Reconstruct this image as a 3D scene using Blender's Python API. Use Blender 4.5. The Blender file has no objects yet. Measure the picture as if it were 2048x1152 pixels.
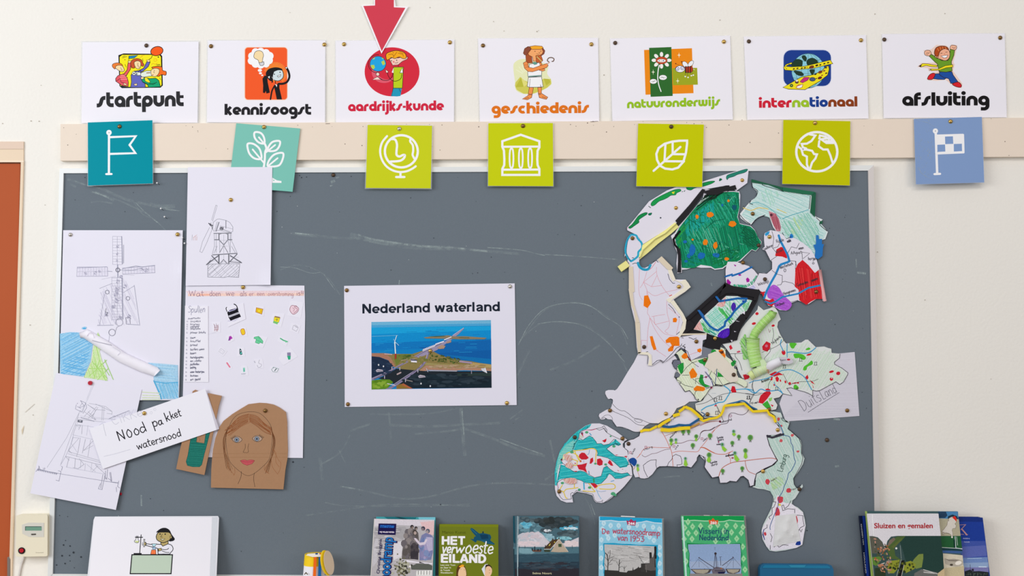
import bpy, bmesh, math, random
from mathutils import Vector
from mathutils.geometry import tessellate_polygon
rnd = random.Random(7)
SC = bpy.context.scene
COL = SC.collection

# ---------------------------------------------------------------- camera
F_PX = 2150.0                      # focal length in pixels of the 2048 wide frame
DIST = 2.58                        # camera to wall, metres
CAM = Vector((0.0, -DIST, 1.45))
PITCH = math.atan(F_PX / 34000.0)
FWD = Vector((0, math.cos(PITCH), math.sin(PITCH)))
UP = Vector((0, -math.sin(PITCH), math.cos(PITCH)))
RIGHT = Vector((1, 0, 0))
cam = bpy.data.objects.new('camera', bpy.data.cameras.new('camera'))
COL.objects.link(cam)
cam.location = CAM
cam.rotation_euler = (math.pi / 2 + PITCH, 0, 0)
cam.data.sensor_width = 36.0
cam.data.lens = F_PX / 2048 * 36.0
cam.data.clip_start = 0.05
SC.camera = cam

# ---------------------------------------------------------------- world, lights, exposure
def srgb(h, k=1.0):
    h = h.lstrip('#')
    if len(h) == 3:
        h = ''.join(c * 2 for c in h)
    v = [int(h[i:i + 2], 16) / 255 for i in (0, 2, 4)]
    return [min(0.94, (c / 12.92 if c <= .04045 else ((c + .055) / 1.055) ** 2.4) * k) for c in v]

world = bpy.data.worlds.new('world')
SC.world = world
world.use_nodes = True
bg = world.node_tree.nodes['Background']
bg.inputs[0].default_value = (0.86, 0.90, 1.0, 1)
bg.inputs[1].default_value = 0.42

def area(name, loc, target, sx, sy, power, color):
    l = bpy.data.lights.new(name, 'AREA')
    l.shape = 'RECTANGLE'; l.size = sx; l.size_y = sy; l.energy = power; l.color = color
    o = bpy.data.objects.new(name, l)
    COL.objects.link(o)
    o.location = loc
    o.rotation_euler = (Vector(target) - Vector(loc)).to_track_quat('-Z', 'Y').to_euler()
    return o
# daylight through the classroom windows on the left, and the ceiling lamps
area('side_light', (-3.3, -2.5, 2.25), (0.2, 0, 1.5), 2.4, 1.5, 82, (0.97, 0.98, 1.0))
area('ceiling_lamp', (0.3, -2.2, 3.0), (0.1, 0, 1.2), 2.6, 0.5, 20, (1.0, 0.93, 0.88))
area('side_light', (3.2, -3.4, 2.2), (0.4, 0, 1.5), 1.8, 1.4, 26, (1.0, 0.87, 0.78))  # added warm fill from the right, tints that side of the wall
SC.view_settings.view_transform = 'Standard'
SC.view_settings.look = 'None'
SC.view_settings.gamma = 1.0
SC.view_settings.use_curve_mapping = False
SC.view_settings.exposure = 0.0
K = 1.06                            # display colour to albedo

# ---------------------------------------------------------------- geometry helpers
class Plane:
    def __init__(s, p, n): s.p = Vector(p); s.n = Vector(n).normalized()
def ray(px, py):
    return FWD * F_PX + RIGHT * (px - 1024) + UP * (576 - py)
def hit(px, py, pl, off=0.0):
    d = ray(px, py)
    p0 = pl.p + pl.n * off
    return CAM + d * ((p0 - CAM).dot(pl.n) / d.dot(pl.n))
def flat(dmm):
    return Plane((0, -dmm / 1000, 0), (0, -1, 0))
def P(px, py, dmm):
    return hit(px, py, flat(dmm))
def tilt(a, b, c):
    p = [P(*q) for q in (a, b, c)]
    n = (p[1] - p[0]).cross(p[2] - p[0]).normalized()
    if n.y > 0: n = -n
    return Plane(p[0], n)
def lean(x0, y0, d0, x1, y1, d1):
    """plane that is d0 mm off the wall at height y0 and d1 mm at height y1"""
    return tilt((x0, y0, d0), (x1, y0, d0), (x0, y1, d1))
def mkplane(d):
    return d if isinstance(d, Plane) else flat(d)
def pts(s, fr=None):
    if isinstance(s, str):
        v = [float(a) for a in s.split()]
        s = list(zip(v[::2], v[1::2]))
    if fr:
        s = [(fr[0] + x * fr[2], fr[1] + y * fr[2]) for x, y in s]
    return s
def smooth(p, closed=False, n=5):
    m = len(p)
    if m < 3: return p
    out = []
    for i in range(m if closed else m - 1):
        if closed: a, b, c, d = p[i - 1], p[i], p[(i + 1) % m], p[(i + 2) % m]
        else: a, b, c, d = p[max(0, i - 1)], p[i], p[i + 1], p[min(m - 1, i + 2)]
        for k in range(n):
            t = k / n; t2 = t * t; t3 = t2 * t
            out.append(tuple(.5 * (2 * b[j] + (c[j] - a[j]) * t + (2 * a[j] - 5 * b[j] + 4 * c[j] - d[j]) * t2 + (3 * b[j] - a[j] - 3 * c[j] + d[j]) * t3) for j in (0, 1)))
    if not closed: out.append(p[-1])
    return out

ORG = {}; TOP = {}
MATS = {}
def mat(name, col, rough=.6, metal=0, bump=0, bscale=300, spec=.3, k=None, noise=0, nscale=20):
    key = (name, col)
    if key in MATS: return MATS[key]
    m = bpy.data.materials.new(name); m.use_nodes = True
    nt = m.node_tree; b = nt.nodes['Principled BSDF']
    c = srgb(col, K if k is None else k) + [1]
    b.inputs['Base Color'].default_value = c
    b.inputs['Roughness'].default_value = rough
    b.inputs['Metallic'].default_value = metal
    b.inputs['Specular IOR Level'].default_value = spec
    if bump or noise:
        tc = nt.nodes.new('ShaderNodeTexCoord')
    if noise:
        nz = nt.nodes.new('ShaderNodeTexNoise'); nz.inputs['Scale'].default_value = nscale; nz.inputs['Detail'].default_value = 6
        nt.links.new(tc.outputs['Object'], nz.inputs['Vector'])
        mx = nt.nodes.new('ShaderNodeMix'); mx.data_type = 'RGBA'
        mx.inputs[6].default_value = [v * (1 - noise) for v in c[:3]] + [1]
        mx.inputs[7].default_value = [min(.95, v * (1 + noise)) for v in c[:3]] + [1]
        nt.links.new(nz.outputs[0], mx.inputs[0]); nt.links.new(mx.outputs[2], b.inputs['Base Color'])
    if bump:
        n2 = nt.nodes.new('ShaderNodeTexNoise'); n2.inputs['Scale'].default_value = bscale; n2.inputs['Detail'].default_value = 4
        nt.links.new(tc.outputs['Object'], n2.inputs['Vector'])
        bp = nt.nodes.new('ShaderNodeBump'); bp.inputs['Strength'].default_value = 1; bp.inputs['Distance'].default_value = bump
        nt.links.new(n2.outputs[0], bp.inputs['Height']); nt.links.new(bp.outputs[0], b.inputs['Normal'])
    MATS[key] = m
    return m

def ink_mat(name, rough, spec, grain=0.0):
    m = bpy.data.materials.new(name); m.use_nodes = True
    nt = m.node_tree; b = nt.nodes['Principled BSDF']
    a = nt.nodes.new('ShaderNodeAttribute'); a.attribute_name = 'Col'
    b.inputs['Roughness'].default_value = rough; b.inputs['Specular IOR Level'].default_value = spec
    if grain:
        tc = nt.nodes.new('ShaderNodeTexCoord'); nz = nt.nodes.new('ShaderNodeTexNoise')
        nz.inputs['Scale'].default_value = 420; nz.inputs['Detail'].default_value = 3
        nt.links.new(tc.outputs['Object'], nz.inputs['Vector'])
        mp = nt.nodes.new('ShaderNodeMapRange'); mp.inputs[1].default_value = .3; mp.inputs[2].default_value = .7
        mp.inputs[3].default_value = 1 - grain; mp.inputs[4].default_value = 1 + grain
        nt.links.new(nz.outputs[0], mp.inputs[0])
        vm = nt.nodes.new('ShaderNodeVectorMath'); vm.operation = 'SCALE'
        nt.links.new(a.outputs['Color'], vm.inputs[0]); nt.links.new(mp.outputs[0], vm.inputs['Scale'])
        nt.links.new(vm.outputs[0], b.inputs['Base Color'])
    else:
        nt.links.new(a.outputs['Color'], b.inputs['Base Color'])
    return m
INK = ink_mat('printed_ink', .5, .08)
CRAYON = ink_mat('felt_pen_and_crayon', .75, .1, .10)
PHOTO = ink_mat('printed_photo', .5, .1, .07)
def clear_mat(name, fac, col, rough=.25):
    m = bpy.data.materials.new(name); m.use_nodes = True
    nt = m.node_tree; b = nt.nodes['Principled BSDF']
    b.inputs['Base Color'].default_value = srgb(col) + [1]; b.inputs['Roughness'].default_value = rough
    t = nt.nodes.new('ShaderNodeBsdfTransparent'); x = nt.nodes.new('ShaderNodeMixShader')
    x.inputs[0].default_value = fac
    nt.links.new(t.outputs[0], x.inputs[1]); nt.links.new(b.outputs[0], x.inputs[2])
    nt.links.new(x.outputs[0], nt.nodes['Material Output'].inputs[0])
    return m
FOIL = clear_mat('clear_laminate', .30, '#e8eef2')
def chalk_mat(name, lo, hi):
    m = clear_mat(name, .5, '#b9c9c8', .9)
    nt = m.node_tree
    x = [n for n in nt.nodes if n.type == 'MIX_SHADER'][0]
    tc = nt.nodes.new('ShaderNodeTexCoord'); nz = nt.nodes.new('ShaderNodeTexNoise')
    nz.inputs['Scale'].default_value = 55; nz.inputs['Detail'].default_value = 8; nz.inputs['Roughness'].default_value = .75
    mp = nt.nodes.new('ShaderNodeMapRange'); mp.inputs[1].default_value = .38; mp.inputs[2].default_value = .68
    mp.inputs[3].default_value = lo; mp.inputs[4].default_value = hi
    nt.links.new(tc.outputs['Object'], nz.inputs['Vector']); nt.links.new(nz.outputs[0], mp.inputs[0]); nt.links.new(mp.outputs[0], x.inputs[0])
    return m
CHALK = chalk_mat('faint_chalk', 0.0, .26)
CHALK2 = chalk_mat('stronger_chalk', .06, .7)

def link(name, verts, faces, m, parent=None, org=None, cols=None, smooth_=False):
    if parent is not None and parent in ORG: o0 = ORG[parent]
    elif org is not None: o0 = Vector(org)
    else:
        o0 = sum((Vector(v) for v in verts), Vector()) / len(verts)
    me = bpy.data.meshes.new(name)
    me.from_pydata([tuple(Vector(v) - o0) for v in verts], [], faces)
    if cols:
        at = me.color_attributes.new('Col', 'FLOAT_COLOR', 'CORNER')
        buf = []
        for f, c in zip(me.polygons, cols):
            buf += (list(c) + [1.0]) * f.loop_total
        at.data.foreach_set('color', buf)
    if smooth_:
        me.polygons.foreach_set('use_smooth', [True] * len(me.polygons))
    me.materials.append(m)
    o = bpy.data.objects.new(name, me); COL.objects.link(o)
    ORG[o] = o0
    if parent is not None: o.parent = parent
    else: o.location = o0
    return o
def empty(name, loc):
    o = bpy.data.objects.new(name, None); COL.objects.link(o); o.location = loc; o.empty_display_size = .02
    ORG[o] = Vector(loc)
    return o
def tag(o, label=None, cat=None, group=None, kind=None):
    if label: o['label'] = label
    if cat: o['category'] = cat
    if group: o['group'] = group
    if kind: o['kind'] = kind
    return o
def slab_vf(poly, pl, th, frame=None):
    pl = mkplane(pl); p = pts(poly, frame)
    fr_ = [hit(x, y, pl) for x, y in p]
    bk = [v - pl.n * th / 1000 for v in fr_]
    n = len(p)
    tri = tessellate_polygon([[Vector((x, y, 0)) for x, y in p]])
    F = [tuple(t) for t in tri] + [tuple(n + i for i in reversed(t)) for t in tri]
    F += [(i, (i + 1) % n, n + (i + 1) % n, n + i) for i in range(n)]
    return fr_ + bk, F
def slab(name, poly, pl, th, m, parent=None, frame=None):
    v, f = slab_vf(poly, pl, th, frame)
    return link(name, v, f, m, parent)
PAPER = dict(bump=.0006, bscale=9, rough=.6, spec=.2)
def bent_sheet(name, quad, pl, m, curls, frame=None, nx=28, ny=28, parent=None):
    """paper sheet as a grid; curls = [(u, v, radius, lift_mm)] lift it smoothly near a spot"""
    q = pts(quad, frame); V = []; pl = mkplane(pl)
    for s in (0, 1):
        for j in range(ny + 1):
            for i in range(nx + 1):
                u, v = i / nx, j / ny
                x = (q[0][0] * (1 - u) + q[1][0] * u) * (1 - v) + (q[3][0] * (1 - u) + q[2][0] * u) * v
                y = (q[0][1] * (1 - u) + q[1][1] * u) * (1 - v) + (q[3][1] * (1 - u) + q[2][1] * u) * v
                off = 0
                for cu, cv, r, h in curls:
                    d = math.hypot(u - cu if cu is not None else 0, v - cv if cv is not None else 0) / r
                    if d < 1: off += h * (1 - d) ** 2
                V.append(hit(x, y, pl, off / 1000 - s * .0003))
    w = nx + 1; N = w * (ny + 1)
    F = []
    for j in range(ny):
        for i in range(nx):
            a = j * w + i
            F.append((a, a + 1, a + w + 1, a + w)); F.append((N + a, N + a + w, N + a + w + 1, N + a + 1))
    for i in range(nx):
        F.append((i, N + i, N + i + 1, i + 1)); a = ny * w + i; F.append((a, a + 1, N + a + 1, N + a))
    for j in range(ny):
        a = j * w; F.append((a, a + w, N + a + w, N + a)); a += nx; F.append((a, N + a, N + a + w, a + w))
    return link(name, V, F, m, parent, smooth_=False)

def strip(name, path, w, h, m, pl, prof='round', parent=None, frame=None, taper=None, wmul=1.0):
    """raised paper strip or tube along a path; w in px, h in mm above plane pl"""
    p = pts(path, frame); pl = mkplane(pl)
    if prof == 'round': pr = [(math.cos(a), math.sin(a)) for a in [math.pi - i * math.pi / 8 for i in range(9)]]
    elif prof == 'roof': pr = [(-1, 0), (-.05, 1), (.05, 1), (1, 0)]
    else: pr = [(-1, 0), (-.86, 1), (.86, 1), (1, 0)]
    V = []; F = []; k = len(pr)
    for i, (x, y) in enumerate(p):
        a = p[max(0, i - 1)]; b = p[min(len(p) - 1, i + 1)]
        dx, dy = b[0] - a[0], b[1] - a[1]; L = math.hypot(dx, dy) or 1
        nx_, ny_ = -dy / L, dx / L
        ww = w * (taper[i] if taper else 1)
        for u, hh in pr:
            V.append(hit(x + nx_ * u * ww / 2, y + ny_ * u * ww / 2, pl, h * hh / 1000 * (min(1, (taper[i] if taper else 1) + .3))))
    for i in range(len(p) - 1):
        for j in range(k - 1):
            a = i * k + j; F.append((a, a + 1, a + k + 1, a + k))
        F.append((i * k, i * k + k, i * k + 2 * k - 1, i * k + k - 1))
    F.append(tuple(range(k))); F.append(tuple(range(len(V) - 1, len(V) - k - 1, -1)))
    return link(name, V, F, m, parent, smooth_=(prof == 'round'))

def box(name, a, b, m, parent=None, bevel=0):
    bm = bmesh.new()
    (x0, y0, z0), (x1, y1, z1) = a, b
    vs = [bm.verts.new(v) for v in [(x0, y0, z0), (x1, y0, z0), (x1, y1, z0), (x0, y1, z0), (x0, y0, z1), (x1, y0, z1), (x1, y1, z1), (x0, y1, z1)]]
    for f in [(0, 3, 2, 1), (4, 5, 6, 7), (0, 1, 5, 4), (1, 2, 6, 5), (2, 3, 7, 6), (3, 0, 4, 7)]: bm.faces.new([vs[i] for i in f])
    if bevel: bmesh.ops.bevel(bm, geom=bm.edges[:], offset=bevel, segments=2, affect='EDGES')
    V = [v.co.copy() for v in bm.verts]; bm.verts.index_update(); F = [[v.index for v in f.verts] for f in bm.faces]
    bm.free()
    return link(name, V, F, m, parent)

# ---------------------------------------------------------------- stroke fonts (x height 4, ascender 7)
HAND = {
'a': (4.2, '3.2 3.2 1.8 4 .5 2.4 .8 .4 2.2 .3 3.2 2.2|3.3 3.9 3.2 1 4 0'), 'b': (4, '.6 7 .6 .2|.6 2.6 2 4 3.4 2.4 2.6 .2 .7 .4'),
'c': (3.6, '3.2 3.3 1.8 4 .5 2.2 1.4 .1 3.2 .6'), 'd': (4.2, '3.2 3 1.8 4 .5 2.2 1.4 0 3.1 1.2|3.4 7 3.3 0'),
'e': (3.8, '.6 1.9 3 2.3 2.4 3.9 1 3.6 .5 1.6 1.6 .1 3.2 .7'), 'f': (3, '2.8 6.6 1.6 6.6 1.2 5 1.2 0|.3 4 2.4 4'),
'g': (4, '3.2 3.2 1.8 4 .5 2.4 1 .5 2.4 .8 3.2 2.4|3.3 3.9 3.2 -1.6 1.8 -2.9 .5 -2'), 'h': (4, '.6 7 .6 0|.6 2.4 2 4 3.1 3 3.2 0'),
'i': (1.8, '.8 4 .8 0|.8 5.4 .9 5.8'), 'j': (2, '1.2 4 1.2 -1.8 0 -2.8|1.2 5.4 1.3 5.8'), 'k': (3.6, '.6 7 .6 0|3 3.8 .7 1.8|1.4 2.3 3.2 0'),
'l': (1.8, '.8 7 .8 0'), 'm': (5.8, '.6 4 .6 0|.6 2.6 1.8 4 2.6 3 2.7 0|2.7 2.6 3.9 4 4.8 3 4.9 0'), 'n': (4, '.6 4 .6 0|.6 2.4 2 4 3.1 3 3.2 0'),
'o': (4, '1.9 4 .5 2.4 1 .2 2.6 .1 3.4 2 1.9 4'), 'p': (4, '.6 4 .6 -3|.6 2.6 2 4 3.4 2.4 2.6 .2 .7 .4'), 'q': (4, '3.2 3.2 1.8 4 .5 2 2 0 3.2 2|3.3 4 3.3 -3'),
'r': (3, '.6 4 .6 0|.6 2.2 1.6 3.8 2.7 3.6'), 's': (3.4, '2.8 3.5 1.5 4 .7 3 2.6 1.4 1.9 .1 .4 .5'), 't': (3, '1.3 6.4 1.2 .8 2.5 .2|.2 4.2 2.7 4.3'),
'u': (4, '.6 4 .6 1 1.8 0 3.1 1.6|3.3 4 3.3 0'), 'v': (3.6, '.4 4 1.7 0|1.7 0 3.1 4'), 'w': (5.2, '.4 4 1.3 .2|1.3 .2 2.5 3.4|2.5 3.4 3.6 .2|3.6 .2 4.7 4'),
'x': (3.4, '.4 4 3 0|3 4 .4 0'), 'y': (3.6, '.4 4 1.8 .4|3.2 4 1 -3'), 'z': (3.6, '.5 4 3 4|3 4 .4 0|.4 0 3.2 0'),
'N': (5, '.6 0 .6 6.8|.6 6.8 4 0|4 0 4 6.8'), 'W': (6.4, '.3 6.8 1.6 0|1.6 0 3.1 5.4|3.1 5.4 4.6 0|4.6 0 6 6.8'), 'S': (4.4, '3.8 5.9 2 6.8 .7 5.4 3.4 3 3.4 1 1.8 0 .4 .8'),
'D': (5, '.7 6.8 .7 0|.5 6.8 3 6.2 4.4 3.6 3 .6 .6 0'), 'L': (3.8, '.7 6.8 .7 0|.7 0 3.4 .1'), 'E': (4, '.7 6.8 .7 0|.7 6.8 3.4 6.8|.7 3.6 3 3.6|.7 0 3.4 0'),
'V': (4.8, '.3 6.8 2.3 0|2.3 0 4.3 6.8'), 'C': (4.6, '4 5.8 2.2 6.8 .6 4 1.8 .2 4 1'), 'A': (4.6, '.4 0 2.3 6.8|2.3 6.8 4.1 0|1.1 2.4 3.5 2.4'), 'H': (4.8, '.7 6.8 .7 0|4 6.8 4 0|.7 3.5 4 3.5'),
'B': (4.4, '.7 6.8 .7 0|.7 6.8 3 6 2.4 3.8 .7 3.6|.7 3.6 3.7 2.8 3.2 .6 .7 0'), 'K': (4.2, '.7 6.8 .7 0|3.7 6.6 .8 2.8|1.5 3.6 3.8 0'), 'I': (1.8, '.8 6.8 .8 0'), 'T': (4.4, '.2 6.7 4 6.8|2.1 6.8 2.1 0'),
'R': (4.4, '.7 6.8 .7 0|.7 6.8 3.4 6 2.8 3.6 .7 3.4|2 3.4 3.8 0'), 'U': (4.6, '.6 6.8 .7 1.6 2.2 0 3.8 1.6 3.9 6.8'), 'Z': (4.2, '.5 6.8 3.8 6.8|3.8 6.8 .4 0|.4 0 3.8 0'), 'O': (5, '2.4 6.8 .6 3.6 1.8 .1 3.8 .6 4.4 3.8 2.4 6.8'),
'G': (5, '4 5.8 2.2 6.8 .6 4 1.8 .2 4 1|4 1 4 3.2|4 3.2 2.6 3.2'), 'M': (5.8, '.6 0 .8 6.8|.8 6.8 2.7 2|2.7 2 4.7 6.8|4.7 6.8 5 0'), 'P': (4.2, '.7 6.8 .7 0|.7 6.8 3.6 6 3.2 3.6 .7 3.2'),
'1': (2, '.9 6.8 .9 0'), '9': (4.2, '3.5 5 2 3.4 .6 5 1.8 6.8 3.4 5.6 3.3 3 1.6 0'), '5': (4.2, '3.6 6.8 1 6.8|1 6.8 .8 4|.8 4 3 4 3.2 1 .5 .2'), '3': (4.2, '.6 6.4 3 6.6 2 3.8|2 3.8 3.8 2.6 2.6 .1 .5 .6'),
'2': (4.2, '.6 5.6 2 6.8 3.4 5.4 .5 0|.5 0 3.8 0'), '4': (4.2, '3 0 3 6.8|3 6.8 .4 2.2|.4 2.2 4 2.2'), '6': (4.2, '3 6.8 1 4 .8 1.2 2.2 0 3.5 1.8 2.2 3.6 .8 2'), '0': (4.2, '2 6.8 .6 3.4 2 0 3.6 3.4 2 6.8'),
'!': (1.8, '.8 6.8 .8 2|.8 .6 .9 .1'), '-': (3, '.4 3 2.6 3'), '.': (1.6, '.7 .3 .8 0'), ' ': (3, ''), '>': (2, ''),
}
def arc(cx, cy, r, a0, a1, n=10, ry=None):
    return [(cx + r * math.cos(math.radians(a0 + (a1 - a0) * i / n)), cy + (ry or r) * math.sin(math.radians(a0 + (a1 - a0) * i / n))) for i in range(n + 1)]
# heavy round display letters: (advance, [(centre line, width)], [(x, y, r) dots])
W_ = 1.75; RR = 1.68; CX = 2.55; CY = 2.5
RING = arc(CX, CY, RR, 0, 360, 24)
ARCH = [(CX - RR, 0), (CX - RR, CY)] + arc(CX, CY, RR, 180, 0, 14)[1:] + [(CX + RR, 0)]
HEAVY = {
'o': (5.3, [(RING, W_)], []), 'a': (5.3, [(RING, W_), ([(CX + RR, 0), (CX + RR, CY + .3)], W_)], []),
'p': (5.3, [(RING, W_), ([(CX - RR, -2.4), (CX - RR, CY)], W_)], []), 'd': (5.3, [(RING, W_), ([(CX + RR, 0), (CX + RR, 6.9)], W_)], []),
'g': (5.3, [(RING, W_), ([(CX + RR, CY), (CX + RR, -.2)] + arc(CX + RR - 1.6, -.2, 1.6, 0, -80, 6)[1:] + [(1.2, -1.75)], W_)], []),
'e': (5.2, [(arc(CX, CY, RR, 0, 315, 22), W_), ([(1.4, 2.1), (5.0, 2.5)], .95)], []), 'c': (4.7, [(arc(CX, CY, RR, 55, 305, 20), W_)], []),
'n': (5.3, [(ARCH, W_)], []), 'h': (5.3, [(ARCH, W_), ([(CX - RR, 0), (CX - RR, 6.9)], W_)], []), 'u': (5.3, [([(x, 5 - y) for x, y in ARCH], W_)], []),
'w': (7.6, [([(.87, 5), (.87, 2)] + arc(2.15, 2, 1.28, 180, 360, 8)[1:] + [(3.43, 5)], W_), ([(3.6, 5), (3.6, 2)] + arc(4.88, 2, 1.28, 180, 360, 8)[1:] + [(6.16, 5)], W_)], []),
'r': (3.6, [([(.87, 0), (.87, CY)] + arc(CX, CY, RR, 180, 90, 7)[1:] + [(3.3, CY + RR)], W_)], []),
't': (3.9, [([(.95, 6.7), (.95, 2.3)] + arc(2.35, 2.3, 1.4, 180, 270, 6)[1:] + [(3.5, .9)], W_), ([(1, 4.3), (3.5, 4.3)], 1.3)], []),
's': (4.3, [([(-.1, .87), (.5, .87)] + arc(.5, 2.2, 1.33, -90, -15, 5)[1:] + arc(3.5, 2.9, 1.33, 165, 90, 5) + [(4.0, 4.2)], W_)], []),
'f': (3.5, [([(.87, 0), (.87, 4.6)] + arc(2.3, 4.6, 1.43, 180, 90, 6)[1:] + [(3.1, 6.05)], W_), ([(1, 3.9), (3.1, 3.9)], 1.3)], []),
'i': (2.2, [([(.95, 0), (.95, 4.95)], W_)], [(.95, 6.4, 1.02)]), 'l': (2.2, [([(.95, 0), (.95, 6.9)], W_)], []),
'j': (2.6, [([(1.4, 4.95), (1.4, -.6)] + arc(.2, -.6, 1.2, 0, -90, 5)[1:] + [(-.3, -1.8)], W_)], [(1.4, 6.4, 1.02)]),
'k': (4.7, [([(.87, 0), (.87, 6.9)], W_), ([(1.3, 2.3), (3.7, 5.0)], 1.7), ([(1.5, 2.9), (3.8, -.02)], 1.8)], []), '-': (2.3, [([(.1, 2.7), (2.1, 2.7)], 1.5)], []),
}
SW = 1.5
SANS = {
'N': (6.9, [([(.95, 0), (.95, 7.3)], SW), ([(5.45, 0), (5.45, 7.3)], SW), ([(.95, 6.9), (5.45, .4)], 1.7)], []), 'H': (6.9, [([(.95, 0), (.95, 7.3)], SW), ([(5.45, 0), (5.45, 7.3)], SW), ([(1, 3.7), (5.4, 3.7)], 1.4)], []),
'E': (6.1, [([(.95, 0), (.95, 7.3)], SW)] + [([(1, y), (5.4, y)], 1.4) for y in (.7, 3.7, 6.6)], []), 'T': (6.1, [([(2.9, 0), (2.9, 7.3)], SW), ([(.1, 6.6), (5.7, 6.6)], 1.4)], []),
'I': (2.7, [([(.95, 0), (.95, 7.3)], SW)], []), 'L': (5.5, [([(.95, 0), (.95, 7.3)], SW), ([(1, .7), (5.2, .7)], 1.4)], []),
'A': (6.9, [([(.7, 0), (3.2, 7.3)], SW), ([(5.9, 0), (3.4, 7.3)], SW), ([(1.6, 2.2), (5, 2.2)], 1.2)], []), 'D': (6.7, [([(.95, 0), (.95, 7.3)], SW), ([(1, 6.6), (2.6, 6.6)] + arc(2.6, 3.65, 2.6, 90, -90, 12, 2.95)[1:] + [(1, .7)], SW)], []),
'e': (5.5, [(arc(2.65, 2.65, 1.95, 0, 318, 22, 1.98), 1.45), ([(1.2, 2.5), (5.15, 2.5)], 1.0)], []), 'd': (5.9, [(arc(2.6, 2.65, 1.85, 0, 360, 24, 1.98), 1.45), ([(4.5, 0), (4.5, 7.3)], SW)], []),
'r': (3.8, [([(.95, 0), (.95, 5.3)], SW), ([(.95, 3.0), (1.4, 4.2), (2.3, 4.6), (3.5, 4.5)], 1.45)], []), 'l': (2.6, [([(.95, 0), (.95, 7.3)], SW)], []),
'a': (5.5, [([(.75, 3.7), (1.3, 4.4), (2.5, 4.68), (3.6, 4.4), (4.1, 3.6), (4.15, 1.2), (4.5, 0)], 1.4), ([(4.1, 3.0), (2.6, 2.75), (1.3, 2.3), (1.0, 1.5), (1.45, .75), (2.4, .62), (3.5, 1.1), (4.1, 2.1)], 1.25)], []),
'n': (5.8, [([(.95, 0), (.95, 5.3)], SW), ([(.95, 2.9), (1.5, 4.2), (2.8, 4.62), (4.1, 4.2), (4.6, 3.1), (4.6, 0)], 1.45)], []),
'w': (7.6, [([(.75, 5.3), (2.15, .05)], 1.45), ([(2.15, .05), (3.7, 5.2)], 1.4), ([(3.7, 5.2), (5.25, .05)], 1.4), ([(5.25, .05), (6.65, 5.3)], 1.45)], []),
't': (3.5, [([(1.55, 6.8), (1.55, 1.6), (1.9, .85), (3.1, .65)], SW), ([(.1, 4.75), (3.1, 4.75)], 1.1)], []), ' ': (2.8, [], []),
}
for _k in 'arnt':
    _a, _st, _d = SANS[_k]; SANS[_k] = (_a, [(smooth(cl, False, 4) if len(cl) > 3 else cl, w) for cl, w in _st], _d)
FONT_CACHE = {}
def font_mesh(text, bold, shear):
    key = (text, bold, shear)
    if key not in FONT_CACHE:
        c = bpy.data.curves.new('t', 'FONT'); c.body = text; c.offset = bold; c.shear = shear; c.resolution_u = 3
        o = bpy.data.objects.new('t', c)
        me = bpy.data.meshes.new_from_object(o)
        vs = [(v.co.x, v.co.y) for v in me.vertices]; fs = [tuple(p.vertices) for p in me.polygons]
        bpy.data.objects.remove(o); bpy.data.curves.remove(c); bpy.data.meshes.remove(me)
        FONT_CACHE[key] = (vs, fs)
    return FONT_CACHE[key]

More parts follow.
